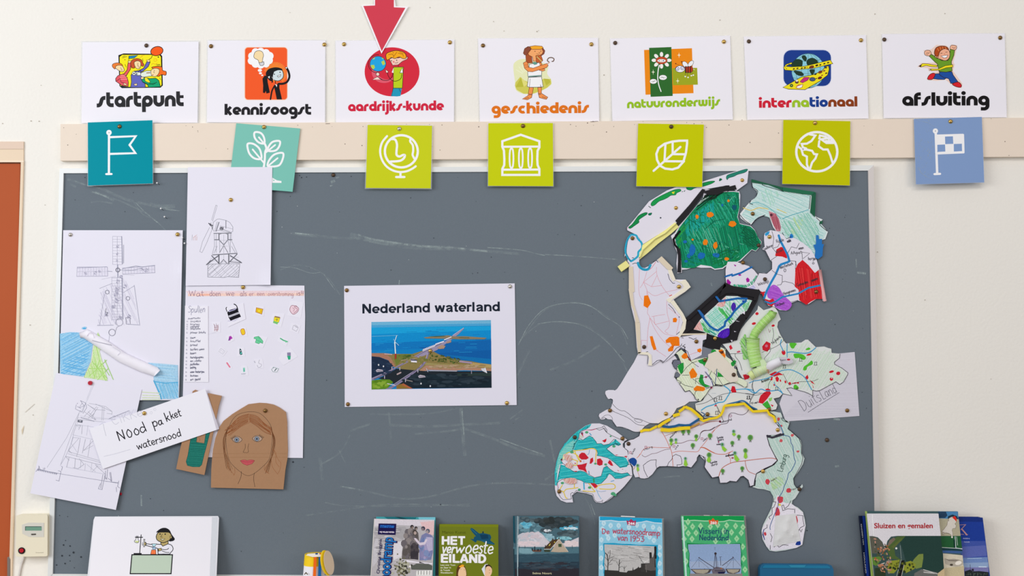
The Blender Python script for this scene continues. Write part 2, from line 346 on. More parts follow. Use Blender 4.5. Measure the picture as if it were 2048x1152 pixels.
class Canvas:
    """flat print or pen marks lying on a sheet; coordinates in frame fr"""
    STEP = 0.0000025
    def __init__(s, parent, pl, name, fr=None, m=None, base=.00003, label=None):
        s.parent = parent; s.pl = mkplane(pl); s.name = name; s.fr = fr or (0, 0, 1); s.m = m or INK
        s.V = []; s.F = []; s.C = []; s.last = None; s.lay = 0; s.clip = None; s.base = max(base, TOP.get(parent, 0) + .00001) if parent is not None and type(s.parent) is not str else base; s.base = base if m in (CHALK, CHALK2, FOIL) else s.base; s.label = label; s.hold = False; s.kk = K
    def _c(s, col):
        if not s.hold: s.lay += 1
        return srgb(col, s.kk)
    def _v(s, x, y):
        s.V.append(hit(s.fr[0] + x * s.fr[2], s.fr[1] + y * s.fr[2], s.pl, s.base + s.lay * s.STEP)); return len(s.V) - 1
    def poly(s, col, p, sm=False, out=None, ow=1.5):
        p = pts(p)
        if sm: p = smooth(p, True, 4)
        c = s._c(col); i0 = len(s.V)
        for x, y in p: s._v(x, y)
        for t in tessellate_polygon([[Vector((x, y, 0)) for x, y in p]]):
            s.F.append(tuple(i0 + i for i in t)); s.C.append(c)
        if out: s.line(out, p, ow, closed=True)
        return s
    def disc(s, col, x, y, r, ry=None, rot=0, out=None, ow=1.5, n=20):
        cr, sr = math.cos(math.radians(rot)), math.sin(math.radians(rot)); ry = ry or r
        if r * s.fr[2] > 14: n = 56
        p = [(x + r * math.cos(a) * cr - ry * math.sin(a) * sr, y + r * math.cos(a) * sr + ry * math.sin(a) * cr) for a in [2 * math.pi * i / n for i in range(n)]]
        return s.poly(col, p, False, out, ow)
    def line(s, col, p, w, closed=False, sm=False, cap='round', wob=0):
        p = pts(p)
        if sm: p = smooth(p, closed, 4)
        if wob: p = [(x + rnd.uniform(-wob, wob), y + rnd.uniform(-wob, wob)) for x, y in p]
        c = s._c(col); n = len(p)
        if n < 2: return s
        q = []
        for i in range(n):
            if closed: a, b, d = p[i - 1], p[i], p[(i + 1) % n]
            else: a, b, d = p[max(0, i - 1)], p[i], p[min(n - 1, i + 1)]
            e1 = (b[0] - a[0], b[1] - a[1]); e2 = (d[0] - b[0], d[1] - b[1])
            l1 = math.hypot(*e1) or 0; l2 = math.hypot(*e2) or 0
            if l1 == 0 and l2 == 0: e1 = e2 = (1, 0); l1 = l2 = 1
            if l1 == 0: e1, l1 = e2, l2
            if l2 == 0: e2, l2 = e1, l1
            n1 = (-e1[1] / l1, e1[0] / l1); n2 = (-e2[1] / l2, e2[0] / l2)
            mx, my = n1[0] + n2[0], n1[1] + n2[1]; L = math.hypot(mx, my)
            if L < .5: mx, my = n1; L = 1; k = 1
            else: mx /= L; my /= L; k = min(1.8, 1 / max(.3, mx * n1[0] + my * n1[1]))
            if L == 1 and k == 1: pass
            q.append((s._v(b[0] + mx * w / 2 * k, b[1] + my * w / 2 * k), s._v(b[0] - mx * w / 2 * k, b[1] - my * w / 2 * k)))
        for i in range(n if closed else n - 1):
            a = q[i]; b = q[(i + 1) % n]
            s.F.append((a[0], b[0], b[1], a[1])); s.C.append(c)
        if cap == 'round' and not closed and w * s.fr[2] > 1.2:
            s.lay += .5
            for e in (p[0], p[-1]): s._disc(c, e[0], e[1], w / 2, 8)
            s.lay -= .5
        return s
    def _disc(s, c, x, y, r, n):
        ids = [s._v(x + r * math.cos(2 * math.pi * i / n), y + r * math.sin(2 * math.pi * i / n)) for i in range(n)]
        s.F.append(tuple(ids)); s.C.append(c)
    def hatch(s, cols, p, ang, gap, w, jit=.4, sm=False, over=0):
        p = pts(p)
        if sm: p = smooth(p, True, 4)
        if isinstance(cols, str): cols = [cols]
        ca, sa = math.cos(math.radians(ang)), math.sin(math.radians(ang))
        q = [(x * ca + y * sa, -x * sa + y * ca) for x, y in p]
        for ci, col in enumerate(cols):
            y = min(v[1] for v in q) + gap * (ci + .5) / len(cols)
            base_lay = s.lay + 1; cnt = 0; h0 = s.hold; s.hold = True
            while y < max(v[1] for v in q):
                xs = []
                yy = y + rnd.uniform(-jit, jit) * gap
                for i in range(len(q)):
                    (x0, y0), (x1, y1) = q[i - 1], q[i]
                    if (y0 > yy) != (y1 > yy): xs.append(x0 + (yy - y0) / (y1 - y0) * (x1 - x0))
                xs.sort()
                for a, b in zip(xs[::2], xs[1::2]):
                    if b - a < w: continue
                    cnt += 1; s.lay = base_lay + cnt % 4
                    L = b - a
                    a2 = a + rnd.uniform(-over, jit * .25 * L if over == 0 else 0); b2 = b - rnd.uniform(-over, jit * .25 * L if over == 0 else 0)
                    dy = rnd.uniform(-.5, .5) * gap * min(1, L / (gap * 12))
                    mid = ((a2 + b2) / 2, yy + rnd.uniform(-.25, .25) * gap)
                    tr = lambda u, v: (u * ca - v * sa, u * sa + v * ca)
                    s.line(col, [tr(a2, yy), tr(*mid), tr(b2, yy + dy * 0)], w * rnd.uniform(.6, 1.2), cap='')
                y += gap
            s.lay = base_lay + 4; s.hold = h0
        return s
    def write(s, col, text, x, y, x1, y1, h, w, jit=.12, slant=0, font=None):
        """single-stroke writing from baseline (x,y) to (x1,y1), h = x height in frame units"""
        adv = sum(HAND.get(ch, HAND['n'])[0] for ch in text); L = math.hypot(x1 - x, y1 - y)
        ux, uy = (x1 - x) / L, (y1 - y) / L; sx = L / adv; sy = h / 4; cx = 0
        for ch in text:
            a, g = HAND.get(ch, HAND['n']); jy = rnd.uniform(-jit, jit) * 4
            for st in g.split('|'):
                if not st.strip(): continue
                q = smooth(pts(st), False, 3)
                o = []
                for u, v in q:
                    v += jy; uu = (cx + u + slant * v + rnd.uniform(-jit, jit) * .3) * sx; vv = v * sy
                    o.append((x + ux * uu + uy * vv, y + uy * uu - ux * vv))
                s.line(col, o, w)
            cx += a
        return s
    def heavy(s, col, text, x, y, x1, y1, xh, cols=None, table=None, wk=1.0):
        T = table or HEAVY; adv = sum(T[ch][0] for ch in text) - .4; L = math.hypot(x1 - x, y1 - y)
        ux, uy = (x1 - x) / L, (y1 - y) / L; sx = L / adv; sy = xh / 5; cx = 0
        # outlines are made in glyph units, then stretched
        for i, ch in enumerate(text):
            a, st, dots = T[ch]; c = cols[i] if cols else col
            def put(pp):
                return [(x + ux * (cx + u) * sx + uy * v * sy, y + uy * (cx + u) * sx - ux * v * sy) for u, v in pp]
            tmp = Canvas(None, s.pl, '', (0, 0, 1))
            for cl, w in st:
                rec = []; w *= wk
                n = len(cl); closed = abs(cl[0][0] - cl[-1][0]) < 1e-6 and abs(cl[0][1] - cl[-1][1]) < 1e-6
                for k in range(n):
                    if closed: A, B, D = cl[k - 1 if k else n - 2], cl[k], cl[(k + 1) if k < n - 1 else 1]
                    else: A, B, D = cl[max(0, k - 1)], cl[k], cl[min(n - 1, k + 1)]
                    dx, dy = D[0] - A[0], D[1] - A[1]; l = math.hypot(dx, dy) or 1
                    rec.append(((B[0] - dy / l * w / 2, B[1] + dx / l * w / 2), (B[0] + dy / l * w / 2, B[1] - dx / l * w / 2)))
                cc = s._c(c)
                for k in range(n - 1):
                    ids = [s._v(*v) for v in put([rec[k][0], rec[k + 1][0], rec[k + 1][1], rec[k][1]])]
                    s.F.append(tuple(ids)); s.C.append(cc)
            for dx, dy, r in dots:
                s.poly(c, put([(dx + r * math.cos(t * math.pi / 8), dy + r * math.sin(t * math.pi / 8)) for t in range(16)]))
            cx += a
        return s
    def type(s, col, text, x, y, x1, y1, h, bold=.0, shear=0.0, ht=None):
        """printed lettering; h = cap height in frame units, width fitted from (x,y) to (x1,y1)"""
        vs, fs = font_mesh(text, bold, shear)
        if not vs: return s
        xa = min(v[0] for v in vs); xb = max(v[0] for v in vs)
        L = math.hypot(x1 - x, y1 - y); ux, uy = (x1 - x) / L, (y1 - y) / L
        sx = L / (xb - xa); sy = h / (ht or .73); c = s._c(col); i0 = len(s.V)
        for u, v in vs:
            U = (u - xa) * sx; Vv = v * sy
            s._v(x + ux * U + uy * Vv, y + uy * U - ux * Vv)
        for f in fs: s.F.append(tuple(i0 + i for i in f)); s.C.append(c)
        return s
    def cloud(s, cols, cx, cy, rx, ry, n, r, flat_=.55):
        for i in range(n):
            a = rnd.uniform(0, 2 * math.pi); q = math.sqrt(rnd.random()); k = r * rnd.uniform(.5, 1.2)
            if s.clip and not (s.clip[0] < cx + rx * q * math.cos(a) - k and cx + rx * q * math.cos(a) + k < s.clip[2] and cy + ry * q * math.sin(a) - k * flat_ > s.clip[1]): continue
            s.lay -= .5; s.disc(rnd.choice(cols), cx + rx * q * math.cos(a), cy + ry * q * math.sin(a), k, k * flat_, n=9)
        return s
    def done(s):
        if not s.V: return None
        o = link(s.name, s.V, s.F, s.m, s.parent, cols=s.C)
        TOP[s.parent] = max(TOP.get(s.parent, 0), s.base + (s.lay + 1) * s.STEP)
        if s.label: o['label'] = s.label
        return o
F1=(150,60,.17356); F2=(400,60,.17356); F3=(655,0,.2170); F4=(945,60,.17356); F5=(1210,60,.17356); F6=(1480,60,.17356); F7=(1755,55,.17358)
G1=(0,230,.19964); G2=(440,235,.13889); G3=(710,235,.13889); G4=(960,235,.13017); G5=(1260,235,.13017); G6=(1550,230,.13017); G7=(1810,225,.13453)
H1=(100,440,.3298); H2=(360,325,.22573); H3=(355,560,.19095); H4=(50,740,.25168); H5=(170,760,.17359); H6=(345,760,.19971); H7=(680,560,.22571)
M1=(1230,330,.1996); M2=(1450,340,.26047); M3=(1190,500,.22578); M4=(1350,530,.16491); M5=(1340,660,.17364); M6=(1490,620,.20833)
N1=(1180,700,.15625); N2=(1100,830,.16493); N3=(1250,800,.15625); N4=(1400,790,.17358); N5=(1480,830,.25175); N6=(0,1000,.22461); N7=(590,1080,.0625)
B1=(730,1020,.11461); B2=(860,1020,.11461); B3=(1010,1015,.11896); B4=(1180,1020,.11461); B5=(1345,1020,.11461); B6=(1500,1080,.11719); B7=(1700,1000,.14648); B8=(0,1010,.12323)

RAIL_D = 14.0; FRAME_D = 14.0; PANEL_D = 10.0; CARD_D = 17.5

# ================================================================ the setting
WALLM = mat('cream_wall_paint', '#ece9e0', .75, bump=.0007, bscale=150, spec=.2, noise=.015, nscale=3)
CREAM = mat('cream_gloss_paint', '#e7d8c6', .5, bump=.0004, bscale=60, spec=.3, noise=.02, nscale=8)
JAMB = mat('door_frame_paint', '#e3cdb0', .45, spec=.3)
DOORM = mat('orange_brown_door_laminate', '#b1552d', .55, spec=.12, noise=.05, nscale=6)
DARK = mat('dark_gap', '#2a1a16', .9)
# the wall, with the door opening left of it
xo = lambda py: 47 - 27 * (py - 283) / 867
a0 = P(47, 283, 0); a1 = P(21, 1150, 0)
xd = (a0.x + a1.x) / 2
ztop = a0.z
box('wall_back', (xd, 0, 0), (3.4, .12, 3.1), WALLM); tag(bpy.data.objects['wall_back'], kind='structure')
wl = box('wall_back', (-3.6, 0, ztop), (xd, .12, 3.1), WALLM); tag(wl, kind='structure')
tag(box('floor', (-3.6, -4.2, -.1), (3.4, .12, 0), mat('grey_lino_floor', '#8d8a84', .5, noise=.05)), kind='structure')
# door frame and door
f_top = slab('trim_1', '-150 283 47 283 47 324.5 -150 324.5', 3, 30, JAMB); tag(f_top, kind='structure')
slab('groove_shade', '-150 297.5 46.8 297.5 46.8 299 -150 299', 3.3, 1, mat('door_frame_shadow_line', '#c9b39a', .5), f_top)  # raised strip, the groove's shadow is put into its colour
slab('upper_strip', '-150 283 47 283 47 297.5 -150 297.5', 3.4, 1, mat('door_frame_upper_shade', '#ddc5b0', .5), f_top)  # darker colour stands in for less light on the upper face
slab('lower_bead', '-150 321.5 47 321.5 47 324 -150 324', 4.2, 2, mat('door_frame_bead', '#ecdcc4', .4), f_top)
v0 = P(41.5, 324, 4); v1 = P(18.7, 1150, 4)
jb = slab('trim_2', '41.6 324 47 324 21.5 1230 15.6 1230', 4, 40, JAMB); tag(jb, kind='structure')
slab('strike_plate', '14.5 1115 17.5 1113 20.5 1119 20.2 1190 14.5 1190', 4.6, 1, mat('dull_steel', '#8a7d74', .4, .6), jb)
d1 = slab('door_1', '-260 327 40.2 327 12.2 1560 -260 1560', -4, 38, DOORM); tag(d1, kind='structure')
tag(slab('gap_shade', '-260 322 44 322 17 1560 -260 1560', -12, 6, DARK), kind='structure')  # dark sheet behind the door, paints the shade in the gap

# pinning rail
rail = slab('wall_rail', '121 248.2 700 244.5 1400 241.5 2300 233.2 2300 311.5 1748 315.5 1000 318 121 321.4', RAIL_D, RAIL_D - .2, CREAM)
tag(rail, 'long cream painted wooden rail running across the wall above the grey pinboard', 'rail')
c = Canvas(rail, RAIL_D, 'pin_holes', None, INK, base=.0002)
for x, y in pts('127.5 255.5 152.5 268.6 135.5 290 372 251.5 385 254 395.5 261.5 396 264 455.5 297.8 412 297 595.5 250.5 625 253.7 664 253 726 253 724 291 813 248.5 859 249 884 250 957.5 253.5 1141 249 1152 252.3 1175 246 1187 250.5 1186 243 1227.5 253 1269 249 1286 243 1373.5 245 1388 247.5 1404 245.3 1413 255 1458 250 1484 240 1557 266 1564 283.5 1728 252 1982.5 237.5 2010 283 2018 311 1745 290 1500 285 880 300 1330 300 1213 264 690 288'):
    c.disc('#6a5a52', x, y, rnd.uniform(.5, 1.15), n=8)
for x, y in pts('1181 243.5 1187 243 651 247.5'): c.line('#5a4a40', [(x, y), (x + 9, y - .4)], .8)
tag(c.done(), kind='stuff')
c = Canvas(bpy.data.objects['wall_back'], 0, 'pin_holes', None, INK, base=.0012)
for x, y in pts('82 170.5 144.6 38 5 247 62 242 78 242.5 1008 62 1074 63 1077 61 987 43 1755 504 1982 758 860 15 580 25 1440 40 1750 28 1890 27 1208 150 90 410 60 650 66 830 1850 600'):
    c.disc('#a79c8c', x, y, rnd.uniform(.6, 1.2), n=8)
c.poly('#dacbb0', '43 860 48 850 46 862 44 870'); c.poly('#e0d2bc', '27 870 29 867 30 877 28 879'); c.line('#e2ddd2', '50 824 68 808', 1.6)
tag(c.done(), kind='stuff')

# pinboard
PANELM = mat('grey_linoleum_pinboard', '#6a747c', .8, bump=.0003, bscale=900, spec=.15, noise=.05, nscale=350)
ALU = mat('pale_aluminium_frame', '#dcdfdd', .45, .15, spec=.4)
board = empty('pinboard', P(930, 1160, PANEL_D / 2))
tag(board, 'large dark grey pinboard with a thin pale metal frame, covered in drawings and map pieces', 'pinboard')
panel = slab('panel', '126.8 345 900 344.5 1737 340.5 1752 1156 105 1152', PANEL_D, 8, PANELM, board)
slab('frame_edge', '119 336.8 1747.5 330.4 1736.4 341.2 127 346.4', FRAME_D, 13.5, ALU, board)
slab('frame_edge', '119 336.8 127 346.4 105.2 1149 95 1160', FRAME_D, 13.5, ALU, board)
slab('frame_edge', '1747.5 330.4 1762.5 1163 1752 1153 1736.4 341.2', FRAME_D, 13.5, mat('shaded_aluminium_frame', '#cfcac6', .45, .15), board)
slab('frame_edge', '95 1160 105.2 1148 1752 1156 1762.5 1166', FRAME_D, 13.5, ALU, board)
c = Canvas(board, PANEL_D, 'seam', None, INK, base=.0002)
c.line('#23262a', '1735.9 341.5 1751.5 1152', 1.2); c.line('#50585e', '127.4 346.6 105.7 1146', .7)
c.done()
c = Canvas(board, PANEL_D, 'specks', None, INK, base=.0002)
for i in range(200):
    x = rnd.uniform(130, 1735); y = rnd.uniform(352, 1140); c.disc('#3c434a' if i % 7 else '#a8b0b2', x, y, rnd.choice([.45, .6, .8, 1.0]), n=6)
for x, y, r in [(127,1090,1.6),(131,1081,1),(140,1092,1.5),(147,1105,2.1),(124,1111.5,1.8),(139,1111,1.4),(162,1114,1.8),(130,1127,1.6),(113,1130,1.4),(140,1122,1),(119,1031,.9),(135,1033,.8),(586,924,1.8),(599,351,1),(603,355,1.2),(613,354,1),(881,1009,1.2),(1614,1061,1.2)]:
    c.disc('#363c42', x, y, r, n=8)
tag(c.done(), kind='stuff')
c = Canvas(board, PANEL_D, 'chalk_smear', None, CHALK, base=.0003)
def ck(s, w=2.2): c.line('#fff', s, w, sm=True, cap='')
for s, w in [('135 358 160 366 200 376 250 398 300 410 345 420', 5),('182 383 205 389 228 401', 5),('140 368 152 374', 4),('182 405 200 403 225 407', 3),('265 400 285 428 310 440 340 470', 2.2),('300 409 325 413 350 412', 8),
    ('185 384 240 402 300 430', 3),('580 466 620 471 680 476 720 478 760 486 820 490 900 498 970 502 1040 508', 5),('700 470 760 484 830 494 900 496', 10),('590 467 640 470', 3),('560 540 600 530 650 550 680 590', 2),
    ('1035 690 1060 655 1090 620 1130 606 1170 608 1210 630 1240 655 1255 690', 2),('1040 680 1080 648 1130 645 1180 655 1230 700 1258 750', 2),('1100 740 1150 720 1200 690', 4),
    ('740 828 790 829 860 827 916 816', 3),('778 825 782 880', 4),('922 816 926 870 930 912', 7),('780 850 850 853 930 849 1000 846', 5),('830 868 900 862 930 855', 4),('930 858 980 875 1040 900 1090 912', 5),
    ('1045 820 1020 838', 3),('700 862 740 848', 4),('1030 840 1045 830', 3),('680 973 740 984 800 997 860 993 940 972 1020 966 1110 970', 3.4),('610 1031 700 1018 760 1010 850 1009 940 1012', 3),('650 1005 700 1012 850 1012 940 1008', 2),
    ('640 930 680 905 700 870', 3),('678 900 690 925', 2),('1165 985 1180 1015 1190 1050', 2.5),('640 915 645 960', 6),('1090 960 1130 930', 4),('1100 880 1110 925', 4),('1030 760 1060 700', 4),('1320 955 1360 952', 3)]:
    ck(s, w)
tag(c.done(), kind='stuff')
c = Canvas(board, PANEL_D, 'chalk_line', None, CHALK2, base=.0004)
for s, w in [('150 362 175 371 200 376', 1.8),('184 384 200 388 225 400', 3),('590 466 618 469', 2.2),('716 469 740 477 780 484 840 492 900 495 960 501 975 503', 3.6),('975 495 1040 500 1075 508 1090 511', 1.8),('1090 509 1160 513 1235 519', 1.5),
    ('270 404 290 424 315 445', 1.6),('330 418 360 422', 1.6),('560 534 590 536 620 546 640 545', 1.2),('648 549 670 580', 1.3),('1037 690 1058 650 1092 616 1140 606 1180 612 1212 635 1240 652 1256 678', 1.3),('1075 648 1120 643 1170 653 1215 685 1250 725', 1.2),
    ('798 569 799 560', 2),('282.5 990 283 1012', 3),('1712 518 1713 535', 2.4),('1714 545 1732 547', 4),('1422 566 1424 572', 2),('1667 838 1680 839', 4),('1670 933 1678 932', 4),('662 365 670 361', 5),('672 356 678 354', 3),('660 372 665 371', 2.5),('924 822 928 870', 2.4),('1000 878 1060 900 1085 908', 2),('684 973 720 979', 1.6),('1182 1008 1190 1030', 1.4)]:
    c.line('#fff', s, w, sm=True, cap='')
tag(c.done(), kind='stuff')

# ledge that carries the books (below the frame)
LEDGE_Z = P(1024, 1232, 60).z
lg = box('trim_4', (-1.25, -.20, LEDGE_Z - .03), (1.35, -.0005, LEDGE_Z), CREAM); tag(lg, kind='structure')
def on_ledge(px, pl):
    """pixel row where the plane pl meets the ledge top, at pixel column px"""
    pl = mkplane(pl); lo, hi = 1100, 1500
    for _ in range(40):
        m = (lo + hi) / 2
        if hit(px, m, pl).z > LEDGE_Z + .0005: lo = m
        else: hi = m
    return lo
# ================================================================ subject sheets
def sheet(name, quad, label, cat, group=None, fr=None, d0=2.0, d1=3.4, m=None, curls=(), pouch=0, pcol='#ebe9ef', y0=None, y1=None, rough=.4):
    q = pts(quad, fr); ya = min(v[1] for v in q) if y0 is None else y0; yb = max(v[1] for v in q) if y1 is None else y1
    pl = lean(q[0][0], ya, d0, q[0][0] + 100, yb, d1)
    m = m or mat('white_paper' if rough > .45 else 'laminated_white_paper', pcol, rough, bump=.0008, bscale=7, spec=.25)
    if curls: o = bent_sheet(name, q, pl, m, curls)
    elif len(q) > 4: o = slab(name, q, pl, .35, m)
    else: o = slab(name, q, pl, .35, m)
    tag(o, label, cat, group)
    if pouch:
        cx = sum(v[0] for v in q) / 4; cy = sum(v[1] for v in q) / 4
        big = [(x + math.copysign(pouch, x - cx), y + math.copysign(pouch, y - cy)) for x, y in q]
        n = len(q); pl2 = Plane(pl.p - pl.n * .0001, pl.n)
        V = [hit(x, y, pl2) for x, y in q] + [hit(x, y, pl2) for x, y in big]
        link('laminate_border', V, [(i, (i + 1) % 4, 4 + (i + 1) % 4, 4 + i) for i in range(4)], FOIL, o)
    return o, pl
def lettering(o, pl, fr, *a, **k):
    c = Canvas(o, pl, 'lettering', fr); c.heavy(*a, **k); c.done()
G_ = 'laminated subject sheets above the rail'

o, pl = sheet('subject_sheet', '84 140 1425 134 1412 1068 75 1072', 'white laminated sheet reading startpunt with three cheering cartoon friends', 'poster', G_, F1, pouch=2.6, curls=[(1, .05, .2, 1.2)])
c = Canvas(o, pl, 'illustration', F1)
c.poly('#111', '500 290 560 270 980 275 1005 300 1012 640 985 665 540 670 512 645', out=None)
c.poly('#fbe61c', '515 310 545 286 970 286 990 310 998 630 985 655 540 655 522 640')
for s in ('545 308 580 296', '545 322 600 305', '575 395 592 430', '780 330 785 365', '935 398 980 396', '945 408 985 406', '975 550 988 575'): c.line('#222', s, 5)
for s in ('745 318 775 305 770 295 800 290', '880 400 900 385 925 395 950 378', '905 340 930 330 945 350 920 362 905 348'): c.line('#e0851a', s, 4, sm=True)
c.disc('#222', 960, 312, 8); c.disc('#c9942a', 575, 343, 8)
c.poly('#1f84b5', '620 300 725 290 680 325 622 330', out='#111', ow=5); c.line('#111', '620 300 618 375', 5)
c.line('#111', '890 290 880 320 850 340', 6, sm=True)
c.disc('#f25a1c', 943, 243, 72, 52, -14, out='#111', ow=8)
c.poly('#e2575f', '612 375 645 375 640 450 590 530 560 510 600 460', out='#111', ow=6)                # raised red arm
c.poly('#6466b8', '830 362 865 372 845 420 780 480 735 480 740 465 790 440', out='#111', ow=6)
c.poly('#6466b8', '645 520 680 475 750 465 790 520 810 640 808 662 640 662 650 600', sm=False, out='#111', ow=6)
c.poly('#e2575f', '510 520 555 505 600 545 615 600 612 650 540 640 470 590 468 560 490 530', out='#111', ow=6)
c.poly('#1b2330', '520 640 612 655 610 665 545 667 525 660')
for s in ('525 525 580 520', '520 545 590 540', '518 568 600 565'): c.line('#f3a0a0', s, 7)
c.line('#111', '475 590 520 560 530 600 600 625', 5); c.poly('#f9d7a2', '565 610 600 625 585 640 555 625', out='#111', ow=4)
c.poly('#f9d7a2', '610 358 645 355 650 375 615 382', out='#111', ow=4); c.poly('#f9d7a2', '825 345 860 345 865 365 838 370', out='#111', ow=4)
c.poly('#c5502c', '650 430 640 380 660 345 715 328 765 345 780 375 795 400 780 420 755 400 740 360 700 360 690 430 670 440', sm=True, out='#111', ow=5)
c.poly('#f9d7a2', '683 372 720 355 755 372 755 420 735 448 705 440 688 410', sm=True, out='#111', ow=5); c.line('#111', '725 380 722 412 735 415', 4); c.line('#a33', '725 425 745 428', 6)
c.poly('#e87c34', '430 420 440 390 495 378 540 395 545 420 500 410 470 420 460 450', sm=True, out='#111', ow=5)
c.poly('#f9d7a2', '465 425 500 405 545 415 568 460 550 482 520 475 480 450', sm=True, out='#111', ow=5); c.line('#111', '525 430 535 455 548 455', 4); c.line('#c33', '530 465 550 470', 5)
c.poly('#dfe9dc', '700 485 735 480 760 495 820 470 875 470 885 530 780 545 750 520 715 528', sm=False, out='#111', ow=5); c.disc('#e8efe8', 680, 500, 22, out='#111', ow=5); c.disc('#222', 680, 500, 9); c.disc('#e8efe8', 738, 505, 20, out='#111', ow=5); c.line('#8a4a2a', '825 495 865 492', 9)
c.poly('#f06a1f', '885 430 940 418 1000 425 1010 465 1050 480 1045 520 1000 515 960 535 940 520 950 470 900 445', sm=True, out='#111', ow=6)
c.poly('#f9d7a2', '880 460 925 440 970 455 965 500 930 535 890 530 875 500', sm=True, out='#111', ow=5); c.line('#111', '915 460 908 490 918 495', 4); c.line('#a33', '888 515 905 518', 6)
c.poly('#12a06c', '760 560 800 545 860 560 930 555 965 580 985 655 850 662 835 630 780 600', out='#111', ow=6)
c.poly('#f5e22a', '800 545 830 550 870 600 850 608 810 590', out='#111', ow=4); c.line('#111', '850 610 900 628 945 600', 5); c.line('#111', '775 595 850 630 920 610', 4)
c.poly('#f9d7a2', '755 545 790 540 795 560 765 570', out='#111', ow=4); c.poly('#f9d7a2', '675 625 715 615 715 640 690 640', out='#111', ow=4)
c.done()
lettering(o, pl, F1, '#2b2b2e', 'startpunt', 253, 892, 1252, 878, 128)

o, pl = sheet('subject_sheet', '90 122 1444 120 1440 1075 80 1062', 'white laminated sheet reading kennisoogst with an orange panel and light bulb', 'poster', G_, F2, pouch=2, curls=[(1, .5, .15, .8)])
c = Canvas(o, pl, 'illustration', F2)
def rr(x0, y0, x1, y1, r, n=5):
    return arc(x1 - r, y0 + r, r, -90, 0, n) + arc(x1 - r, y1 - r, r, 0, 90, n) + arc(x0 + r, y1 - r, r, 90, 180, n) + arc(x0 + r, y0 + r, r, 180, 270, n)
c.poly('#f7c4a4', rr(512, 196, 1010, 808, 40)); c.poly('#f05a28', rr(520, 203, 1003, 801, 34))
for k in range(26):
    a = math.radians(-165 + k * 8.5); c.line('#f89a3c', [(870 + 60 * math.cos(a), 500 + 60 * math.sin(a)), (870 + 128 * math.cos(a), 500 + 128 * math.sin(a))], 8)
c.disc('#f9842c', 870, 500, 95)
for x, y, r in [(600,300,45),(640,255,45),(700,250,45),(760,265,45),(800,300,48),(795,350,45),(760,390,42),(700,400,45),(640,390,45),(595,355,45)]: c.disc('#f4f2f6', x, y, r)
c.disc('#f4f2f6', 700, 325, 115, 90); c.disc('#f4f2f6', 690, 465, 24, 17); c.disc('#f4f2f6', 697, 498, 18, 12); c.disc('#f4f2f6', 717, 522, 12, 8)
c.poly('#fbd9a6', '620 300 635 255 675 238 715 250 732 290 722 330 716 372 682 380 670 348 630 325', sm=True, out='#222', ow=5)
c.poly('#cfd2d6', '682 378 735 366 738 395 722 410 697 410 688 400', out='#222', ow=5)
c.poly('#1b1a1d', '720 560 745 525 775 530 780 600 805 722 765 732 758 700 748 728 725 722 728 640')
c.poly('#1b1a1d', '760 520 765 480 800 445 870 430 930 440 950 460 900 475 850 480 835 520 840 570 820 590 790 570', sm=True)
c.poly('#cfdcdf', '838 520 845 480 890 462 940 462 960 500 955 550 910 585 860 580 840 560', sm=True, out='#1b1a1d', ow=7)
c.poly('#1b1a1d', '762 515 775 470 850 432 925 440 952 466 900 462 855 480 838 530 842 600 822 612 826 590 800 560 790 540')
c.disc('#1b1a1d', 857, 510, 7); c.disc('#1b1a1d', 922, 487, 7); c.poly('#fff', '890 530 932 514 925 535 900 543', out='#1b1a1d', ow=5); c.poly('#f4f2f6', '782 540 805 530 800 560'); c.line('#eee', '830 540 850 578', 4)
c.line('#1b1a1d', '868 590 870 620', 8); c.line('#1b1a1d', '905 620 960 618 1005 595 1030 540 1020 480 1000 440', 24, sm=True); c.disc('#f4f2f6', 995, 436, 11, out='#1b1a1d', ow=5)
c.poly('#1b1a1d', '850 640 885 622 915 630 915 670 945 800 885 800 865 700'); c.line('#1b1a1d', '862 640 830 700 812 798', 17, sm=True); c.poly('#f4f2f6', '866 622 888 632 885 660')
c.done()
lettering(o, pl, F2, '#232226', 'kennisoogst', 283, 978, 1280, 976, 92)

o, pl = sheet('subject_sheet', '75 376 1168 366 1165 1122 78 1128', 'white laminated sheet reading aardrijks-kunde with a boy and globe on a red disc', 'poster', G_, F3, pouch=1.5, curls=[(0, 0, .2, 1.0)])
c = Canvas(o, pl, 'illustration', F3)
c.disc('#d32a3e', 595, 662, 253, 226); c.disc('#de5a6c', 520, 665, 112, 100)
c.disc('#d32a3e', 548, 648, 92, 84)
c.line('#2b1518', arc(460, 588, 84, 80, 280, 18, 84), 5); c.disc('#1fa3dc', 465, 588, 74, 70, out='#222', ow=4)
c.poly('#b8cf4a', '398 600 430 598 437 625 420 640 405 625'); c.poly('#b8cf4a', '495 570 520 555 532 590 510 602'); c.poly('#b8cf4a', '412 545 440 525 430 548'); c.poly('#b8cf4a', '500 528 520 540 505 545')
c.line('#2b1518', '455 662 457 690', 4); c.poly('#f2d9cc', '458 708 412 735 505 733', out='#2b1518', ow=4)
c.disc('#f7d6c8', 463, 684, 16, out='#2b1518', ow=4); c.poly('#f7d6c8', '535 640 562 660 555 670 540 672', out='#2b1518', ow=4)
c.poly('#2196b8', '605 812 685 815 672 885 640 889 584 886'); c.line('#222', '605 812 590 885', 4); c.line('#222', '660 818 675 850', 4)
c.poly('#b9cf1c', '608 618 700 618 690 812 606 812', out='#222', ow=4.5)
c.poly('#f6f3f6', '608 625 592 668 608 672'); c.poly('#f6f3f6', '690 625 696 672 665 672', out='#222', ow=4)
c.line('#2b1518', '603 675 590 715 555 740 510 738 475 720', 5, sm=True); c.line('#2b1518', '685 680 675 725 630 748 590 738 560 700 555 675', 5, sm=True)
c.poly('#f5c9b8', '570 545 600 530 650 535 690 525 742 525 735 545 690 565 650 598 600 602', out='#222', ow=4)
